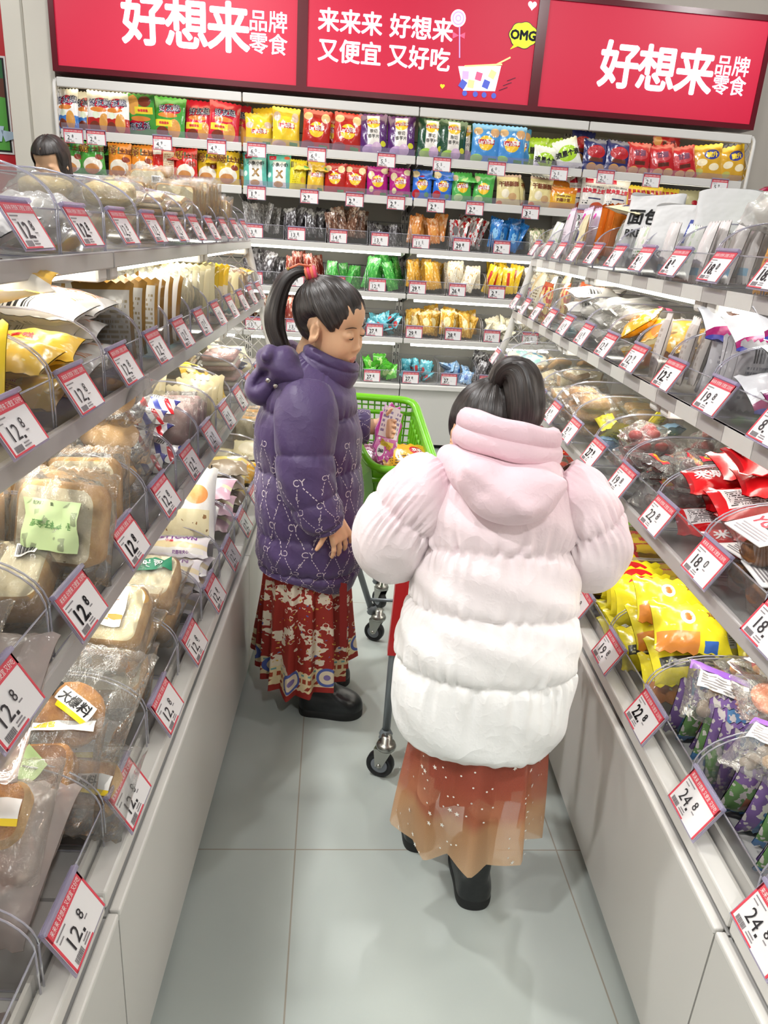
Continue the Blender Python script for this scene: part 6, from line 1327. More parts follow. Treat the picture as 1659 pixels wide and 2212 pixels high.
def ponytail(m, path, rad, flat=.6, seed=0, n=40, N=40):
    K = spline([(*p, r) for p, r in zip(path, rad)], n); rg = np.random.RandomState(seed); ph = rg.rand(4)*6.28
    d = np.gradient(K[:, :3], axis=0); d /= np.linalg.norm(d, axis=1)[:, None]; rows = []
    for i in range(n):
        t = d[i]; a = np.cross(t, (0, 1, 0)); a /= np.linalg.norm(a); b = np.cross(t, a); th = np.arange(N)/N*2*math.pi; f = i/(n-1)
        r = K[i, 3]*(1+.05*np.sin(7*th+ph[0]+3*f)+.035*np.sin(13*th+ph[1])+.10*f*np.sin(5*th+ph[2]+5*f))
        rows.append(K[i, :3]+np.outer(np.cos(th)*r*flat, a)+np.outer(np.sin(th)*r, b)+np.outer((.02*np.sin(9*th+ph[3]))*max(0, f-.8)*3, t))
    P = np.array(rows); U, Vv = np.meshgrid(np.arange(N)/N, np.linspace(0, 1, n)); m.grid(P, HAIR, closed_u=True, uv=np.stack([U*.7, Vv], -1)); m.add(P[-1], [tuple(range(N))], HAIR)
tie1 = (H1@Vector((-.092, .0, .092)))
ponytail(m, [tie1+Vector((.012, 0, -.008)), tie1+Vector((-.022, 0, .006)), tie1+Vector((-.060, -.004, -.016)), tie1+Vector((-.082, -.01, -.07)), tie1+Vector((-.086, -.02, -.125)), tie1+Vector((-.066, -.035, -.175)), tie1+Vector((-.035, -.045, -.205))], [.014, .019, .026, .033, .034, .028, .010], .72)
kid(m.build('hair', G1))
m = MB(); tp = plain('hair_tie_pink', (.93, .30, .42), .5); tc = plain('hair_tie_coral', (.96, .52, .38), .5)
for i, (dx, dz, rr_, mt) in enumerate([(-.004, 0, .017, tp), (.004, .001, .018, tc), (.011, -.002, .018, tp), (-.011, .001, .016, tc)]):
    c = tie1+Vector((dx, 0, dz)); m.tube([(c.x-.010*math.sin(a)*.6, c.y+rr_*math.cos(a), c.z+rr_*math.sin(a)) for a in np.linspace(0, 2*math.pi, 25)], .0046, mt, 7, cap=False)
m.tube([tie1+Vector((.0, -.012, .018)), tie1+Vector((-.03, -.014, .021)), tie1+Vector((-.052, -.018, .010))], .003, tc, 6); m.lathe([(0, -.005), (.005, 0), (0, .005)], plain('gold_bead', (.85, .72, .4), .3, .8), 8, tuple(tie1+Vector((-.055, -.018, .009))))
kid(m.build('hair_tie', G1))
m = MB()
for s_ in (1, -1):
    pts = []
    for f in np.linspace(-1, 1, 11): pts.append((H1@Vector((.0778-.010*abs(f)**2-.002*(f*s_), s_*.030+f*.0155, -.0035+.0035*abs(f)**1.6)))[:])
    m.tube(pts, [.0006+.0010*(1-abs(f)**2) for f in np.linspace(-1, 1, 11)], LASH, 6)
    pts = [(H1@Vector((.0745-.013*abs((f+1)/2)**2, s_*(.014+.034*(f+1)/2), .0215+.005*math.sin((f+1)*1.4)-.004*(f+1)/2)))[:] for f in np.linspace(-1, 1, 11)]
    m.tube(pts, [.0012+.0016*(1-abs(f)**2) for f in np.linspace(-1, 1, 11)], BROW, 6, flat=.5)
kid(m.build('lashes_and_brows', G1))
# coat: torso tube, sleeves, collar and hood
T1 = Puffer([(-.118, 1.925, .415, .126, .138), (-.115, 1.925, .435, .146, .155), (-.115, 1.925, .52, .150, .160), (-.123, 1.925, .66, .146, .160), (-.128, 1.925, .78, .143, .158), (-.128, 1.925, .88, .128, .155), (-.118, 1.925, .945, .108, .128), (-.102, 1.925, .99, .074, .076)][::-1], [.30, .50, .68, .83], .014, 3, (1, 0, 0), .007, n=130, nu=180)
m = MB(); T1.mesh(m, PURPLE, 150, cap1=True)
SL1 = Puffer([(-.126, 1.845, .935, .062, .050), (-.128, 1.80, .890, .078, .064), (-.126, 1.765, .80, .076, .064), (-.118, 1.750, .73, .072, .062), (-.090, 1.742, .66, .064, .058), (-.064, 1.742, .618, .050, .048), (-.058, 1.743, .608, .034, .034)], [.36, .62, .86], .010, 5, (1, 0, 0), .005, n=90, nu=72)
SR1 = Puffer([(-.126, 2.01, .935, .062, .050), (-.12, 2.06, .86, .070, .062), (-.09, 2.09, .80, .070, .062), (-.03, 2.10, .785, .062, .056), (.025, 2.10, .785, .050, .048), (.035, 2.10, .785, .034, .034)], [.4, .7], .010, 6, (0, 1, 0), .005, n=80, nu=64)
SL1.mesh(m, PURPLE, 110); SR1.mesh(m, PURPLE, 80)
kid(m.build('coat', G1))
m = MB(); monogram(m, T1, 0, .36, 1.0, .985, .94, .66, lambda u, v: v > .37 and v < .975, 1)
monogram(m, SL1, 0, .42, 1.0, .95, .42, .37, lambda u, v: .41 < v < .93, 2); monogram(m, SR1, 0, .30, 1.0, .92, .40, .30, lambda u, v: .3 < v < .9, 3)
kid(m.build('coat_monogram_print', G1))
COL1 = Puffer([(-.098, 1.925, .952, .078, .082), (-.092, 1.922, .985, .080, .080), (-.092, 1.92, 1.010, .076, .076), (-.092, 1.92, 1.022, .066, .067)], [.55], .006, 8, (1, 0, 0), .003, n=30, nu=64)
def tilt(P, c, ang):
    Q = P-np.array(c); return np.stack([Q[:, 0]*math.cos(ang)-Q[:, 2]*math.sin(ang), Q[:, 1], Q[:, 0]*math.sin(ang)+Q[:, 2]*math.cos(ang)], -1)+np.array(c)
m = MB(); COL1.mesh(m, PURPLE, 40, cap1=False); m.v = [tilt(v, (-.098, 1.92, .96), R(-20)) for v in m.v]
kid(m.build('stand_collar', G1))
S = SDF(axis_pts([(-.32, -.05, .004)]), axis_pts([(1.75, 2.08, .004)]), axis_pts([(.86, 1.07, .004)]))
for y_ in (-.07, -.03, .03, .07): S.cone((-.19, 1.915+y_, 1.0), (-.245, 1.915+y_*.8, .925), .032, .040, .03)
S.ell((-.215, 1.865, .985), (.052, .065, .030), .02, Euler((0, R(38), 0)).to_matrix()); S.ell((-.175, 1.85, .975), (.06, .05, .028), .02, Euler((0, R(30), 0)).to_matrix())
S.ell((-.232, 1.915, 1.0), (.025, .07, .025), .015); S.cone((-.228, 1.80, 1.015), (-.225, 1.85, 1.02), .012, .018, .012)
S.ell((-.245, 1.80, .955), (.014, .05, .035), .015, Euler((0, R(40), 0)).to_matrix(), True)
V, F = S.mesh(); m = MB(); m.add(V, [tuple(f) for f in F.tolist()], PURPLE)
sn = plain('snap_silver', (.72, .70, .68), .25, 1)
for i in range(3):
    c = Vector((-.222+.018*i, 1.803+.001*i, .958-.013*i)); m.lathe([(0, -.004), (.0065, -.003), (.0065, .001), (.004, .003), (0, .0032)], sn, 12, (0, 0, 0), 'y'); v = m.v[-1]; v[:, 1] *= -1; v += np.array(c)
kid(m.build('hood', G1))
# skirt and boots
def skirt_mat():
    t = NT('red_printed_skirt'); uv = t.coord('UV'); sx = t.node('SeparateXYZ'); t.link(uv, sx.inputs[0]); u, v = sx.outputs[0], sx.outputs[1]
    q = t.vmul(uv, (9, 4.2, 1)); n1 = t.noise(q, 1.6, 3, .6); n2 = t.noise(q, 4.5, 2, .5); n3 = t.noise(q, 7, 1)
    c = lin('8f2418')
    c = t.mix(t.math('MULTIPLY', t.math('GREATER_THAN', n1, .545), t.math('GREATER_THAN', n2, .42)), c, lin('d8cdb8'))
    vo = t.node('TexVoronoi'); t.link(q, vo.inputs['Vector']); vo.inputs['Scale'].default_value = 3.2
    ring = t.math('COMPARE', vo.outputs['Distance'], .22, .03); c = t.mix(t.math('MULTIPLY', ring, t.math('GREATER_THAN', n2, .45)), c, lin('e0d6c0'))
    c = t.mix(t.math('GREATER_THAN', n3, .70), c, lin('c9a24a')); c = t.mix(t.math('LESS_THAN', n3, .28), c, lin('4a5c9a'))
    def band(a, b): return t.math('COMPARE', v, (a+b)/2, (b-a)/2)
    wav = t.math('MULTIPLY', t.math('ABSOLUTE', t.math('SINE', t.math('MULTIPLY', u, 190))), .012)
    c = t.mix(t.math('COMPARE', t.math('ADD', v, wav), .885, .075), c, lin('d9c79c'))
    c = t.mix(t.math('MULTIPLY', band(.85, .885), t.math('GREATER_THAN', t.math('SINE', t.math('MULTIPLY', u, 380)), -.5)), c, lin('9a3a1c'))
    c = t.mix(t.math('MULTIPLY', band(.905, .935), t.math('GREATER_THAN', t.math('SINE', t.math('ADD', t.math('MULTIPLY', u, 190), t.math('MULTIPLY', v, 60))), .45)), c, lin('8f2f1a'))
    c = t.mix(t.math('MULTIPLY', band(.815, .83), t.math('GREATER_THAN', t.math('SINE', t.math('MULTIPLY', u, 300)), .2)), c, lin('6a9a9a'))
    fu = t.math('SUBTRACT', t.math('FRACT', t.math('MULTIPLY', u, 9)), .5); l = t.math('SQRT', t.math('ADD', t.math('POWER', t.math('MULTIPLY', fu, 4.2), 2), t.math('POWER', t.math('MULTIPLY', t.math('SUBTRACT', v, .875), 13), 2)))
    c = t.mix(t.math('LESS_THAN', l, 1), c, lin('4a5a9c')); c = t.mix(t.math('LESS_THAN', l, .72), c, lin('d8c9b0')); c = t.mix(t.math('LESS_THAN', l, .3), c, lin('7a6a9c'))
    c = t.mix(band(.955, 1.0), c, lin('8f2018')); t.link(c, t.b.inputs['Base Color']); t.b.inputs['Roughness'].default_value = .75; return t.m
def pleats(m, c0, c1, r0, r1, z0, z1, n, mat, depth=.012, hem=.0, seed=0, sharp=.6, phase=0, nv=26, flare=.8, thick=0):
    rg = np.random.RandomState(seed); N = n*14; th = np.arange(N)/N*2*math.pi; vs = np.linspace(0, 1, nv); rows = []
    jit = rg.rand(n)*.5+.75; ph = rg.rand(6)*6.28
    saw = (th*n/(2*math.pi)+phase) % 1; amp = jit[(np.floor(th*n/(2*math.pi)+phase).astype(int)) % n]
    prof = np.where(saw < sharp, saw/sharp, (1-saw)/(1-sharp)); prof = prof**1.3
    for v in vs:
        q = v**flare; cx, cy = c0[0]+(c1[0]-c0[0])*v, c0[1]+(c1[1]-c0[1])*v
        rx, ry = r0[0]+(r1[0]-r0[0])*q, r0[1]+(r1[1]-r0[1])*q; d = depth*(.35+.9*v)*(prof*amp-.5)+.010*v*np.sin(3*th+ph[0]+2*v)+.006*v*np.sin(5*th+ph[1])
        z = z0+(z1-z0)*v+hem*v*np.sin(2*th+ph[2])+.5*hem*v*np.sin(5*th+ph[3]); rows.append(np.stack([cx+(rx+d)*np.cos(th), cy+(ry+d)*np.sin(th), z+0*th], -1))
    U, Vv = np.meshgrid(np.arange(N)/N, vs); m.grid(np.array(rows), mat, closed_u=True, uv=np.stack([U, Vv], -1)); return np.array(rows)
m = MB(); pleats(m, (-.122, 1.925), (-.125, 1.92), (.112, .125), (.135, .155), .47, .095, 15, skirt_mat(), .030, .010, 4, .75)
kid(m.build('pleated_skirt', G1))
m = MB(); m.grid(spline([(-.018, 1.80, .43), (-.012, 1.80, .30), (-.010, 1.80, .235)], 8)[:, None, :]+np.array([[-.010, 0, 0], [.010, -.004, -.0]])[None], plain('red_sash', (.50, .08, .06), .7)); kid(m.build('sash_ribbon', G1))
BOOT = plain('black_boot_leather', (.075, .085, .095), .3, bump=(60, .15, .004)); SOLE = plain('boot_sole', (.06, .065, .07), .6)
def boot(name, parent, heel, toe, w_, h, fin):
    """ankle boot from heel to toe on the floor"""
    a, b = Vector(heel), Vector(toe); d = (b-a); L = d.length; d.normalize(); s = Vector((-d.y, d.x, 0)); m = MB()
    def out(f, k): return [(a+d*(L*x)+s*(y*w_*k))+Vector((0, 0, f)) for x, y in [(0, 0), (.03, .28), (.12, .40), (.35, .38), (.6, .47), (.8, .46), (.93, .30), (1, 0), (.93, -.30), (.8, -.46), (.6, -.47), (.35, -.38), (.12, -.40), (.03, -.28)]]
    P = np.array([[p[:] for p in out(z, k)] for z, k in ((.0, .96), (.004, 1.04), (.018, 1.05), (.024, 1.0))]); m.grid(P, SOLE, closed_u=True); m.add(P[0], [tuple(range(14))[::-1]], SOLE)
    rows = []; base = [(0, 0), (.03, .28), (.12, .40), (.35, .38), (.6, .47), (.8, .46), (.93, .30), (1, 0), (.93, -.30), (.8, -.46), (.6, -.47), (.35, -.38), (.12, -.40), (.03, -.28)]
    for z, f, wk in ((.022, 1.0, 1.0), (.034, 1.0, 1.02), (.048, .97, .97), (.060, .90, .86), (.070, .76, .74), (.080, .62, .70), (.095, .53, .72), (.12, .50, .74), (.16, .50, .76), (h, .51, .78)):
        rows.append([(a+d*(L*(x*f+.02*(1-f)))+s*(y*w_*wk)+Vector((0, 0, z)))[:] for x, y in base])
    m.grid(np.array(rows), BOOT, closed_u=True); m.add(np.array(rows[-1]), [tuple(range(14))], BOOT); o = m.build(name); fin(o); md = o.modifiers.new('sub', 'SUBSURF'); md.levels = md.render_levels = 2; return o
def kidp(o, G): o.parent = G; o.matrix_parent_inverse = G.matrix_world.inverted(); return o
boot('boot', G1, (-.130, 1.835, 0), (.060, 1.825, 0), .098, .20, lambda o: kidp(o, G1)); boot('boot', G1, (-.165, 1.99, 0), (.02, 1.985, 0), .098, .20, lambda o: kidp(o, G1))
# packet in her far hand
pk = D_('magenta_snack_card', 'c23aa0', [('r', .12, .42, .88, .92, 'e9dfe6'), ('t', .16, .5, .84, .88, '8a7aa8', 5, 8), ('n', 6, .58, 'e8e2ea', 0, 0, 1, .4), ('e', .35, .2, .14, .1, 'efe9f0'), ('r', .3, .28, .8, .36, 'd9c23a')], rough=.25, coat=.4)
zig = []
for i, a in enumerate(np.linspace(0, 2*math.pi, 26, endpoint=False)):
    r_ = 1.0 if i % 2 else .86; zig.append((.048*r_*np.sign(math.cos(a))*abs(math.cos(a))**.7, .085*r_*np.sign(math.sin(a))*abs(math.sin(a))**.7))
t_ = thing('snack_card', 'spiky magenta and white snack pack held above the green basket', 'snack pack', Matrix.Translation((.088, 2.095, .770))@Euler((R(-8), R(20), R(38)), 'XYZ').to_matrix().to_4x4())
m = MB(); uvz = [(.5+x/.1, .5+z/.18) for x, z in zig]; m.poly([(x, 0, z) for x, z in zig], pk, .006, (0, -1, 0), uvz); m.build('pack_body', t_)
m = MB(); q = [(x*1.05, -.0002, z*1.04) for x, z in zig]; m.poly([(p[0], .003, p[2]) for p in q], plain('pink_edge', (.86, .62, .80), .3), .002); m.text('SUPER', .018, YELP, lambda x, y: np.stack([x, 0*x-.002, y-.035], -1), bold=.04, rot=-.4); m.text('360', .014, BLACK, lambda x, y: np.stack([x-.015, 0*x-.002, y-.055], -1), bold=.04); m.build('printed_edge', t_)
# ---------------------------------------------------------------- girl in the pink and white coat
G2 = thing('person', 'girl in a pink and white puffer coat seen from behind, leaning over a cart', 'person', Matrix.Translation((.27, 1.22, 0)))
H2 = Matrix.Translation((.258, 1.43, .945))@Euler((0, 0, R(98)), 'XYZ').to_matrix().to_4x4()@Euler((0, R(34), 0), 'XYZ').to_matrix().to_4x4()
S = SDF(axis_pts([(.02, .50, .0045)]), axis_pts([(1.05, 1.62, .0045)]), axis_pts([(0, .55, .012), (.55, .85, .005), (.85, 1.09, .0035)]))
head_prims(S, H2)
S.cone((.262, 1.31, .90), (.268, 1.22, .52), .075, .085, .03); S.cone((.18, 1.31, .88), (.35, 1.31, .88), .05, .05, .03); S.cone((.262, 1.31, .90), (.258, 1.39, .905), .05, .045, .02)
S.cone((.31, 1.22, .50), (.294, 1.208, .06), .052, .024, .02); S.cone((.22, 1.24, .50), (.189, 1.357, .08), .052, .024, .02); S.cone((.294, 1.208, .05), (.298, 1.29, .040), .022, .018, .01); S.cone((.189, 1.357, .06), (.188, 1.43, .040), .022, .018, .01)
for s_, ex, hx in ((-1, .085, .17), (1, .445, .37)):
    S.cone((.265+s_*.11, 1.30, .87), (ex, 1.30, .765), .036, .032, .02); S.cone((ex, 1.30, .765), (hx, 1.475, .70), .032, .023, .02); hand(S, (hx, 1.475, .70), (0, 1, -.1), (0, -.1, -1), s_*-1, .115, .75, .05, 1.1)
kidp(body_obj('body', S, G2, H2), G2)
m = hair_cap(H2, 'hair', G2, .008, seed=1)
tie2 = H2@Vector((-.085, 0, .105))
ponytail(m, [H2@Vector((-.06, -.0, .080)), tie2+Vector((.016, -.005, -.006)), tie2+Vector((.036, -.030, -.006)), tie2+Vector((.044, -.055, -.035)), tie2+Vector((.046, -.065, -.070)), tie2+Vector((.042, -.070, -.105))], [.030, .042, .050, .052, .050, .034], .66, 2)
kidp(m.build('hair', G2), G2)
PWH = nylon('pink_white_nylon', [(0, 'f1f3f2'), (.35, 'f3f1f0'), (.62, 'f1e4e6'), (.85, 'efd3da'), (1, 'eeccd5')], .5, z0=.42, z1=1.0, bump=.20)
T2 = Puffer([(.268, 1.225, .405, .146, .122), (.268, 1.225, .425, .158, .130), (.266, 1.225, .475, .172, .135), (.264, 1.23, .56, .177, .138), (.268, 1.245, .66, .165, .132), (.268, 1.265, .76, .150, .124), (.264, 1.295, .87, .142, .105), (.262, 1.32, .93, .10, .085), (.26, 1.34, .965, .07, .06)][::-1], [.22, .352, .484, .622], .020, 11, (1, 0, 0), .011, n=170, nu=260)
m = MB(); T2.mesh(m, PWH, 170, cap1=True)
for s_, ks in ((-1, [(.165, 1.31, .905, .060, .055), (.130, 1.295, .870, .080, .070), (.090, 1.285, .815, .086, .076), (.076, 1.30, .765, .080, .074), (.095, 1.36, .735, .072, .066), (.13, 1.42, .715, .058, .056), (.145, 1.445, .708, .040, .040)]),
               (1, [(.365, 1.31, .905, .060, .055), (.400, 1.295, .870, .080, .070), (.436, 1.285, .815, .086, .076), (.450, 1.30, .765, .080, .074), (.435, 1.36, .735, .072, .066), (.40, 1.42, .715, .058, .056), (.385, 1.445, .708, .040, .040)])):
    Puffer(ks, [.30, .62, .86], .014, 12+s_, (0, 1, 0), .010, n=110, nu=140).mesh(m, PWH, 110)
kidp(m.build('coat', G2), G2)
m = MB()
for rr_, dz, zz in ((.074, .0165, 1.0), (.078, .0175, .972)):
    ring = [(.266+rr_*1.06*math.cos(a), 1.285+rr_*.86*math.sin(a), zz-.016*math.cos(a)*.9-.006*math.sin(a)*1.2-.03*max(0, math.sin(a))) for a in np.linspace(0, 2*math.pi, 49)]
    m.tube(ring, [dz*(1+.06*math.sin(7*q)) for q in range(49)], PWH, 12, cap=False, flat=1.25)
kidp(m.build('stand_collar', G2), G2)
S = SDF(axis_pts([(.08, .44, .004)]), axis_pts([(1.09, 1.40, .004)]), axis_pts([(.78, 1.0, .004)]))
for a in np.linspace(-1, 1, 9): S.cone((.255+.090*a, 1.235+.05*abs(a)**2, .938-.004*a), (.262+.066*a, 1.185+.055*abs(a)**2, .905+.022*a*a), .022, .034, .025)
S.ell((.265, 1.175, .905), (.070, .042, .036), .03); S.ell((.30, 1.18, .93), (.05, .03, .025), .02); S.ell((.205, 1.19, .935), (.035, .03, .03), .02)
S.cone((.185, 1.175, .955), (.275, 1.135, .905), .006, .010, .016); S.cone((.345, 1.18, .935), (.285, 1.137, .900), .006, .009, .016)
V, F = S.mesh(); m = MB(); m.add(V, [tuple(f) for f in F.tolist()], PWH); kidp(m.build('hood', G2), G2)
def tulle(name, stops, alpha):
    t = NT(name); sx = t.node('SeparateXYZ'); t.link(t.coord('UV'), sx.inputs[0]); c = t.ramp(sx.outputs[1], stops); t.link(c, t.b.inputs['Base Color']); t.b.inputs['Roughness'].default_value = .7
    wv = t.noise(t.vmul(t.coord('UV'), (900, 420, 1)), 1, 0); t.link(t.math('ADD', t.math('MULTIPLY', wv, .35), alpha-.17), t.b.inputs['Alpha']); return t.m
m = MB(); P2 = pleats(m, (.268, 1.225), (.268, 1.215), (.118, .108), (.136, .128), .50, .185, 9, tulle('tulle_ombre', [(0, '8f4538'), (.45, 'a8553f'), (.66, 'b56a4a'), (.74, 'c79468'), (1, 'd4ae86')], .66), .034, .016, 8, .6, nv=30)
st = plain('silver_star', (.92, .91, .88), .3); rg = np.random.RandomState(4)
for i in range(230):
    j, k = rg.randint(3, 29), rg.randint(0, P2.shape[1]); p = P2[j, k]; c = P2[j].mean(0); n_ = p-c; n_[2] = 0; n_ /= np.linalg.norm(n_); tx = np.array((-n_[1], n_[0], 0)); r_ = .0056 if i % 4 == 0 else .0022; a0 = rg.rand()*6
    pts = [p+n_*.004+tx*(rr_*math.cos(a))+np.array((0, 0, rr_*math.sin(a))) for a, rr_ in [(a0+q*math.pi/5, r_ if q % 2 == 0 else r_*(.45 if r_ > .003 else .8)) for q in range(10)]]; m.poly(pts, st)
kidp(m.build('tulle_overskirt', G2), G2)
m = MB(); pleats(m, (.268, 1.225), (.268, 1.215), (.090, .082), (.088, .080), .50, .29, 12, plain('brick_red_skirt', (.62, .17, .13), .8), .016, .006, 9, .6); kidp(m.build('red_underskirt', G2), G2)
boot('boot', G2, (.293, 1.160, 0), (.298, 1.345, 0), .095, .22, lambda o: kidp(o, G2)); boot('boot', G2, (.190, 1.31, 0), (.185, 1.485, 0), .095, .22, lambda o: kidp(o, G2))
# ---------------------------------------------------------------- person behind the bread rack
G3 = thing('person', 'dark haired person mostly hidden behind the bread rack, parted hair showing', 'person', Matrix.Translation((-1.53, 3.95, 0)))
H3 = Matrix.Translation((-1.525, 3.95, 1.525))@Euler((0, 0, R(-100)), 'XYZ').to_matrix().to_4x4()@Euler((0, R(25), 0), 'XYZ').to_matrix().to_4x4()
S = SDF(axis_pts([(-1.80, -1.25, .008)]), axis_pts([(3.70, 4.2, .008)]), axis_pts([(0, 1.35, .03), (1.35, 1.66, .006)])); head_prims(S, H3)
S.cone((-1.53, 4.0, 1.28), (-1.53, 4.0, .85), .11, .11, .05); S.cone((-1.68, 4.0, 1.27), (-1.38, 4.0, 1.27), .06, .06, .05); S.cone((-1.46, 4, .85), (-1.46, 4, .05), .08, .05, .03); S.cone((-1.60, 4, .85), (-1.60, 4, .05), .08, .05, .03)
for s_ in (-1, 1): S.cone((-1.53+s_*.17, 4, 1.26), (-1.53+s_*.20, 3.98, .98), .045, .04, .03); S.cone((-1.53+s_*.20, 3.98, .98), (-1.53+s_*.18, 3.85, .78), .04, .03, .03)
kidp(body_obj('body', S, G3, H3), G3)
m = MB(); rows = []
for q in np.linspace(0.02, 1, 22):
    ring = []
    for k in range(48):
        a = 2*math.pi*k/48; th = q*1.95; v = np.array((math.sin(th)*math.cos(a), math.sin(th)*math.sin(a), math.cos(th))); r_ = np.array((.098, .084, .090)); p = np.array((-.016, 0, .022))+v*r_
        if math.cos(a) > .55 and q > .62: p = np.array((-.016, 0, .022))+np.array((math.sin(.62*1.95)*math.cos(a), math.sin(.62*1.95)*math.sin(a), math.cos(.62*1.95)))*r_*(1-.10*(q-.62))
        p[2] -= .006*math.exp(-(p[1]/.006)**2) if q < .6 else 0; p += v*.002*math.sin(17*a); ring.append((H3@Vector(p))[:])
    rows.append(ring)
for q in range(1, 7):
    ring = []
    for k in range(48):
        a = 2*math.pi*k/48; b = Vector(rows[21][k]); ring.append((b.x*1.0, b.y+.004*q, b.z-.02*q) if math.cos(a) < .55 else rows[21][k])
    rows.append(ring)
U, Vv = np.meshgrid(np.arange(48)/48, np.linspace(0, 1, 28)); m.grid(np.array(rows), HAIR, closed_u=True, uv=np.stack([U, Vv], -1)); kidp(m.build('hair', G3), G3)
m = MB(); Puffer([(-1.53, 4.0, 1.31, .08, .07), (-1.53, 4.0, 1.26, .20, .10), (-1.53, 4.0, 1.0, .20, .13), (-1.53, 4, .60, .20, .14)], [], .0, 1, (1, 0, 0), .004, n=40, nu=48).mesh(m, plain('dark_jacket', (.10, .10, .12), .7), 40); kidp(m.build('jacket', G3), G3)
# ================================================================ shopping carts
GREEN = plain('green_plastic', (.42, .72, .10), .3, coat=.2); GREEND = plain('green_plastic_wall', (.36, .64, .09), .35); REDPL = plain('red_plastic', (.72, .06, .10), .3, coat=.2)
TUBE = plain('grey_steel_tube', (.50, .53, .55), .35, .35); ZINC = plain('zinc_plate', (.66, .66, .64), .28, 1); TYRE = plain('black_tyre', (.035, .04, .06), .45); HUB = plain('grey_hub', (.45, .47, .5), .4)
def caster(parent, x, y, ang, r=.034):
    Mx = Matrix.Translation((x, y, 0))@Matrix.Rotation(ang, 4, 'Z'); tr = lambda m: setattr(m, 'v', [np.array([(Mx@Vector(p))[:] for p in v]) for v in m.v])
    m = MB(); m.lathe([(0, -.011), (r*.72, -.011), (r*.74, -.012), (r*.95, -.012), (r, -.007), (r, .007), (r*.95, .012), (r*.74, .012), (r*.72, .011), (0, .011)], TYRE, 28, (0, 0, r), 'x'); tr(m); wh = m.build('wheel', parent)
    m = MB(); m.lathe([(0, -.0125), (r*.55, -.0125), (r*.62, -.0115), (r*.62, .0115), (r*.55, .0125), (0, .0125)], HUB, 24, (0, 0, r), 'x'); m.lathe([(0, -.018), (.006, -.018), (.006, .018), (0, .018)], ZINC, 10, (0, 0, r), 'x'); tr(m); m.build('hub', wh)
    m = MB()
    for s in (-1, 1): m.poly([(s*.0155, -.030, r*2+.014), (s*.0155, .016, r*2+.014), (s*.0155, .010, r*.9), (s*.0155, -.008, r*.9)], ZINC, .002, (s, 0, 0))
    m.box((0, -.008, r*2+.014), (.034, .046, .003), ZINC); m.lathe([(0, r*2+.015), (.024, r*2+.015), (.026, r*2+.022), (.022, r*2+.032), (.014, r*2+.034), (.014, r*2+.05), (0, r*2+.05)], ZINC, 18, (0, -.012, 0)); tr(m); m.build('fork', parent)
def wall(m, c, nx, nz, mat, r=.0028):
    """grid of bars between four corners (top left, top right, bottom right, bottom left)"""
    a, b, d, e = [np.array(q, float) for q in c]; L = lambda u, v: (a*(1-u)+b*u)*(1-v)+(e*(1-u)+d*u)*v
    for i in range(nx+1): m.tube([L(i/nx, 0), L(i/nx, 1)], r, mat, 5, cap=False)
    for j in range(nz+1): m.tube([L(0, j/nz), L(1, j/nz)], r, mat, 5, cap=False)
def panel(m, c, mat, th=.004):
    a, b, d, e = [Vector(q) for q in c]; n = (b-a).cross(e-a).normalized(); m.poly([p[:] for p in (a, b, d, e)], mat, th, n[:])
CART = thing('shopping_cart', 'small shopping cart with a lime green basket, between the two girls', 'shopping cart', Matrix.Translation((.07, 2.25, 0)))
def cp(o, C_): o.parent = C_; o.matrix_parent_inverse = C_.matrix_world.inverted(); return o
def wheel_at(C_, x, y, ang, r=.034):
    before = set(bpy.data.objects); caster(None, x, y, ang, r)
    for o in set(bpy.data.objects)-before:
        if o.parent is None: cp(o, C_)
FLt, FRt, NRt, NLt = (-.10, 2.42, .805), (.178, 2.42, .80), (.235, 2.06, .675), (.048, 2.06, .668)
FLb, FRb, NRb, NLb = (-.05, 2.37, .48), (.155, 2.37, .48), (.205, 2.12, .44), (.085, 2.12, .44)
up = lambda p, dz: (p[0], p[1], p[2]+dz)
m = MB()
rim = [FLt, FRt, NRt, NLt]; path = []
for i in range(4):
    a, b, d = Vector(rim[i-1]), Vector(rim[i]), Vector(rim[(i+1) % 4]); l = .05; q0, q1 = b+(a-b).normalized()*l, b+(d-b).normalized()*l
    path += [q0.lerp(b, s).lerp(b.lerp(q1, s), s) for s in (0, .25, .5, .75, 1)]
path.append(path[0]); m.tube(path, .014, GREEN, 10, cap=False, flat=.8)
m.tube([np.array(FLt)+(0, -.004, -.045), np.array(FRt)+(-.006, -.004, -.045)], .008, GREEN, 8)
cp(m.build('basket_rim', CART), CART)
lerp3 = lambda a, b, t: tuple(np.array(a)*(1-t)+np.array(b)*t)
m = MB(); wall(m, [FLt, FRt, FRb, FLb], 13, 14, GREEND); cp(m.build('end_grid', CART), CART)
m = MB(); panel(m, [lerp3(FRt, FRb, .0), lerp3(NRt, NRb, .0), lerp3(NRt, NRb, .12), lerp3(FRt, FRb, .12)], GREEN); wall(m, [FRt, NRt, NRb, FRb], 12, 5, GREEN, .0045); panel(m, [(.128, 2.413, .76), (.150, 2.41, .76), (.135, 2.376, .50), (.118, 2.378, .50)], GREEN)
cp(m.build('side_wall', CART), CART)
m = MB(); panel(m, [FLt, NLt, NLb, FLb], GREEND); cp(m.build('side_wall', CART), CART)
m = MB(); panel(m, [NLt, NRt, lerp3(NRt, NRb, .35), lerp3(NLt, NLb, .35)], GREEND); wall(m, [lerp3(NLt, NLb, .3), lerp3(NRt, NRb, .3), NRb, NLb], 6, 3, GREEND, .008); m.tube([np.array(NLt)+(0, -.006, -.03), np.array(NRt)+(0, -.006, -.03)], .008, GREEN, 8); cp(m.build('front_wall', CART), CART)
m = MB(); panel(m, [FLb, FRb, NRb, NLb], GREEND); cp(m.build('basket_floor', CART), CART)
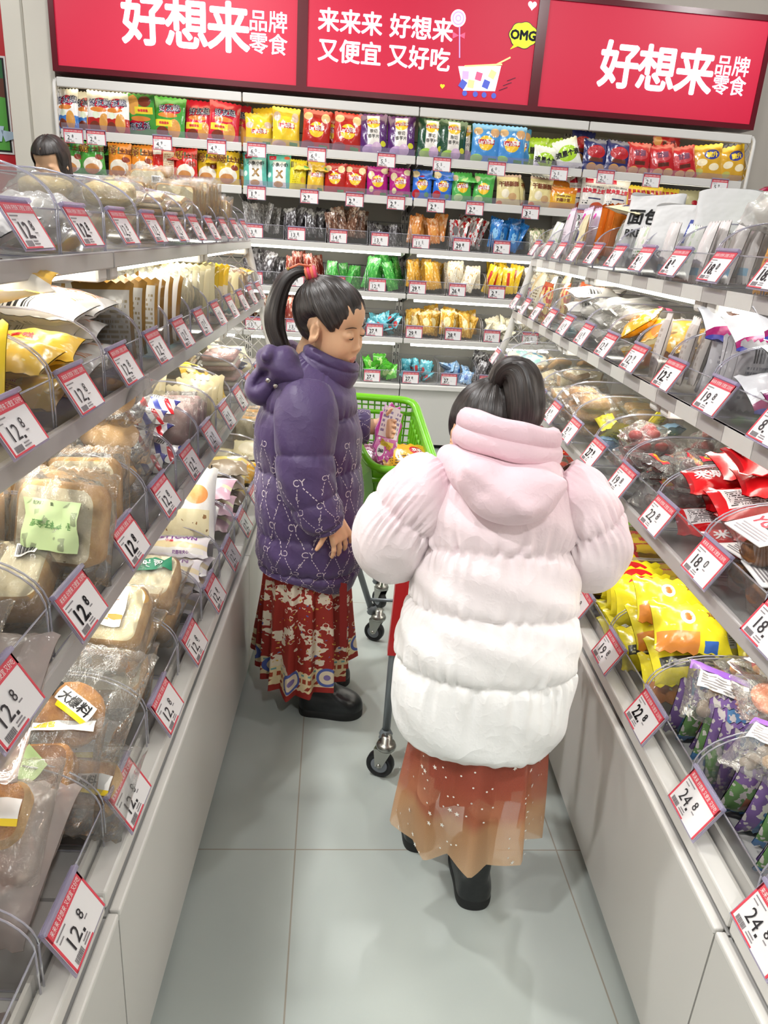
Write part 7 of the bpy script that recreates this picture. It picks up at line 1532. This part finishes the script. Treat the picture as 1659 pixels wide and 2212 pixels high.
for a, b in (((.080, 2.262, .10), (-.040, 2.25, .46)), ((.262, 2.262, .10), (.150, 2.25, .46)), ((.10, 2.50, .10), (-.02, 2.36, .46)), ((.25, 2.50, .10), (.14, 2.36, .46))):
    m = MB(); m.tube([a, b], .0105, TUBE, 10); m.lathe([(.015, -.012), (.018, -.006), (.015, 0), (.018, .006), (.014, .014), (.011, .02)], TUBE, 12, (a[0], a[1], a[2]+.006)); cp(m.build('leg', CART), CART)
    wheel_at(CART, a[0]+.012, a[1]-.012, R(65) if a[1] < 2.4 else R(30))
m = MB(); m.tube([(.065, 2.258, .148), (.247, 2.258, .148)], .006, TUBE, 8); cp(m.build('cross_bar', CART), CART)
RC = thing('shopping_cart', 'red shopping cart with grey tube legs, mostly hidden by the pink coat', 'shopping cart', Matrix.Translation((.27, 1.72, 0)))
for x, y in ((.112, 1.59), (.415, 1.59), (.20, 1.95), (.34, 1.95)):
    m = MB(); m.tube([(x, y, .10), (x+.002, y, .36), (x+.010, y, .60)], .0105, TUBE, 10); m.lathe([(.015, -.012), (.018, -.006), (.015, 0), (.018, .006), (.014, .014), (.011, .02)], TUBE, 12, (x, y, .106)); cp(m.build('leg', RC), RC)
    wheel_at(RC, x-.010, y-.02, R(70) if x < .3 else R(20), .036)
for x in (.116, .405):
    m = MB(); m.poly([(x-.016, 1.575, .35), (x+.010, 1.575, .35), (x+.020, 1.575, .62), (x-.006, 1.575, .62)], REDPL, .030, (0, -1, 0)); m.poly([(x+.012, 1.574, .36), (x+.018, 1.574, .36), (x+.024, 1.574, .62), (x+.018, 1.574, .62)], REDPL, .02, (0, -1, 0)); cp(m.build('leg_cover', RC), RC)
m = MB(); panel(m, [(.16, 1.60, .64), (.39, 1.60, .64), (.37, 1.63, .46), (.17, 1.63, .46)], REDPL); panel(m, [(.15, 1.60, .64), (.17, 1.94, .62), (.19, 1.92, .46), (.17, 1.63, .46)], REDPL); panel(m, [(.39, 1.60, .64), (.37, 1.94, .62), (.35, 1.92, .46), (.37, 1.63, .46)], REDPL); panel(m, [(.17, 1.94, .62), (.37, 1.94, .62), (.35, 1.92, .46), (.19, 1.92, .46)], REDPL); panel(m, [(.17, 1.63, .46), (.37, 1.63, .46), (.35, 1.92, .46), (.19, 1.92, .46)], REDPL); cp(m.build('basket', RC), RC)
m = MB(); m.tube([(.14, 1.60, .60), (.15, 1.53, .69), (.18, 1.505, .70), (.36, 1.505, .70), (.39, 1.53, .69), (.40, 1.60, .60)], .011, REDPL, 10); cp(m.build('push_handle', RC), RC)
packet('yelbag', 'yellow_snack_bag', D_('yellow_snack_bag_print', 'e3a91e', [('e', .68, .76, .13, .12, 'c8242c'), ('t', .1, .30, .7, .62, '6a4a1e', 5, 20), ('b', .06, .06, .3, .22, '2e2a22', 90), ('t', .55, .08, .9, .2, 'b8321e', 2, 8), ('e', .9, .86, .035, .03, '5a4210')], rough=.22, coat=.4), .17, .16, .035, [('欢乐', .016, .032, .041, WHITEP, .03)], seed=180)
use(_P['yelbag'], Matrix.Translation((.155, 2.15, .668))@Euler((R(-62), R(4), R(14)), 'XYZ').to_matrix().to_4x4(), 'yellow snack bag with a red oval lying in the green cart basket', 'snack bag')
packet('plumbag', 'plum_snack_bag', D_('plum_bag_print', '7a3a5a', [('n', 6, .58, 'c9a8b8')], rough=.2, coat=.4), .12, .12, .03, seed=181)
use(_P['plumbag'], Matrix.Translation((.045, 2.20, .66))@Euler((R(-60), 0, R(40)), 'XYZ').to_matrix().to_4x4(), 'plum coloured snack bag tucked behind the yellow bag in the green basket', 'snack bag')
use(_P['s_blue'], Matrix.Translation((.14, 2.20, .52))@Euler((R(-40), 0, R(20)), 'XYZ').to_matrix().to_4x4(), 'pale blue candy packet low in the green cart basket', 'snack bag')
# ---------------------------------------------------------------- tidy up: drop prototypes that were never placed
for P in list(_P.values())+list(_tag.values())+list(_bin.values()):
    if P and not P[1]:
        for ch in list(P[0].children):
            for g in list(ch.children): bpy.data.objects.remove(g)
            bpy.data.objects.remove(ch)
        bpy.data.objects.remove(P[0])
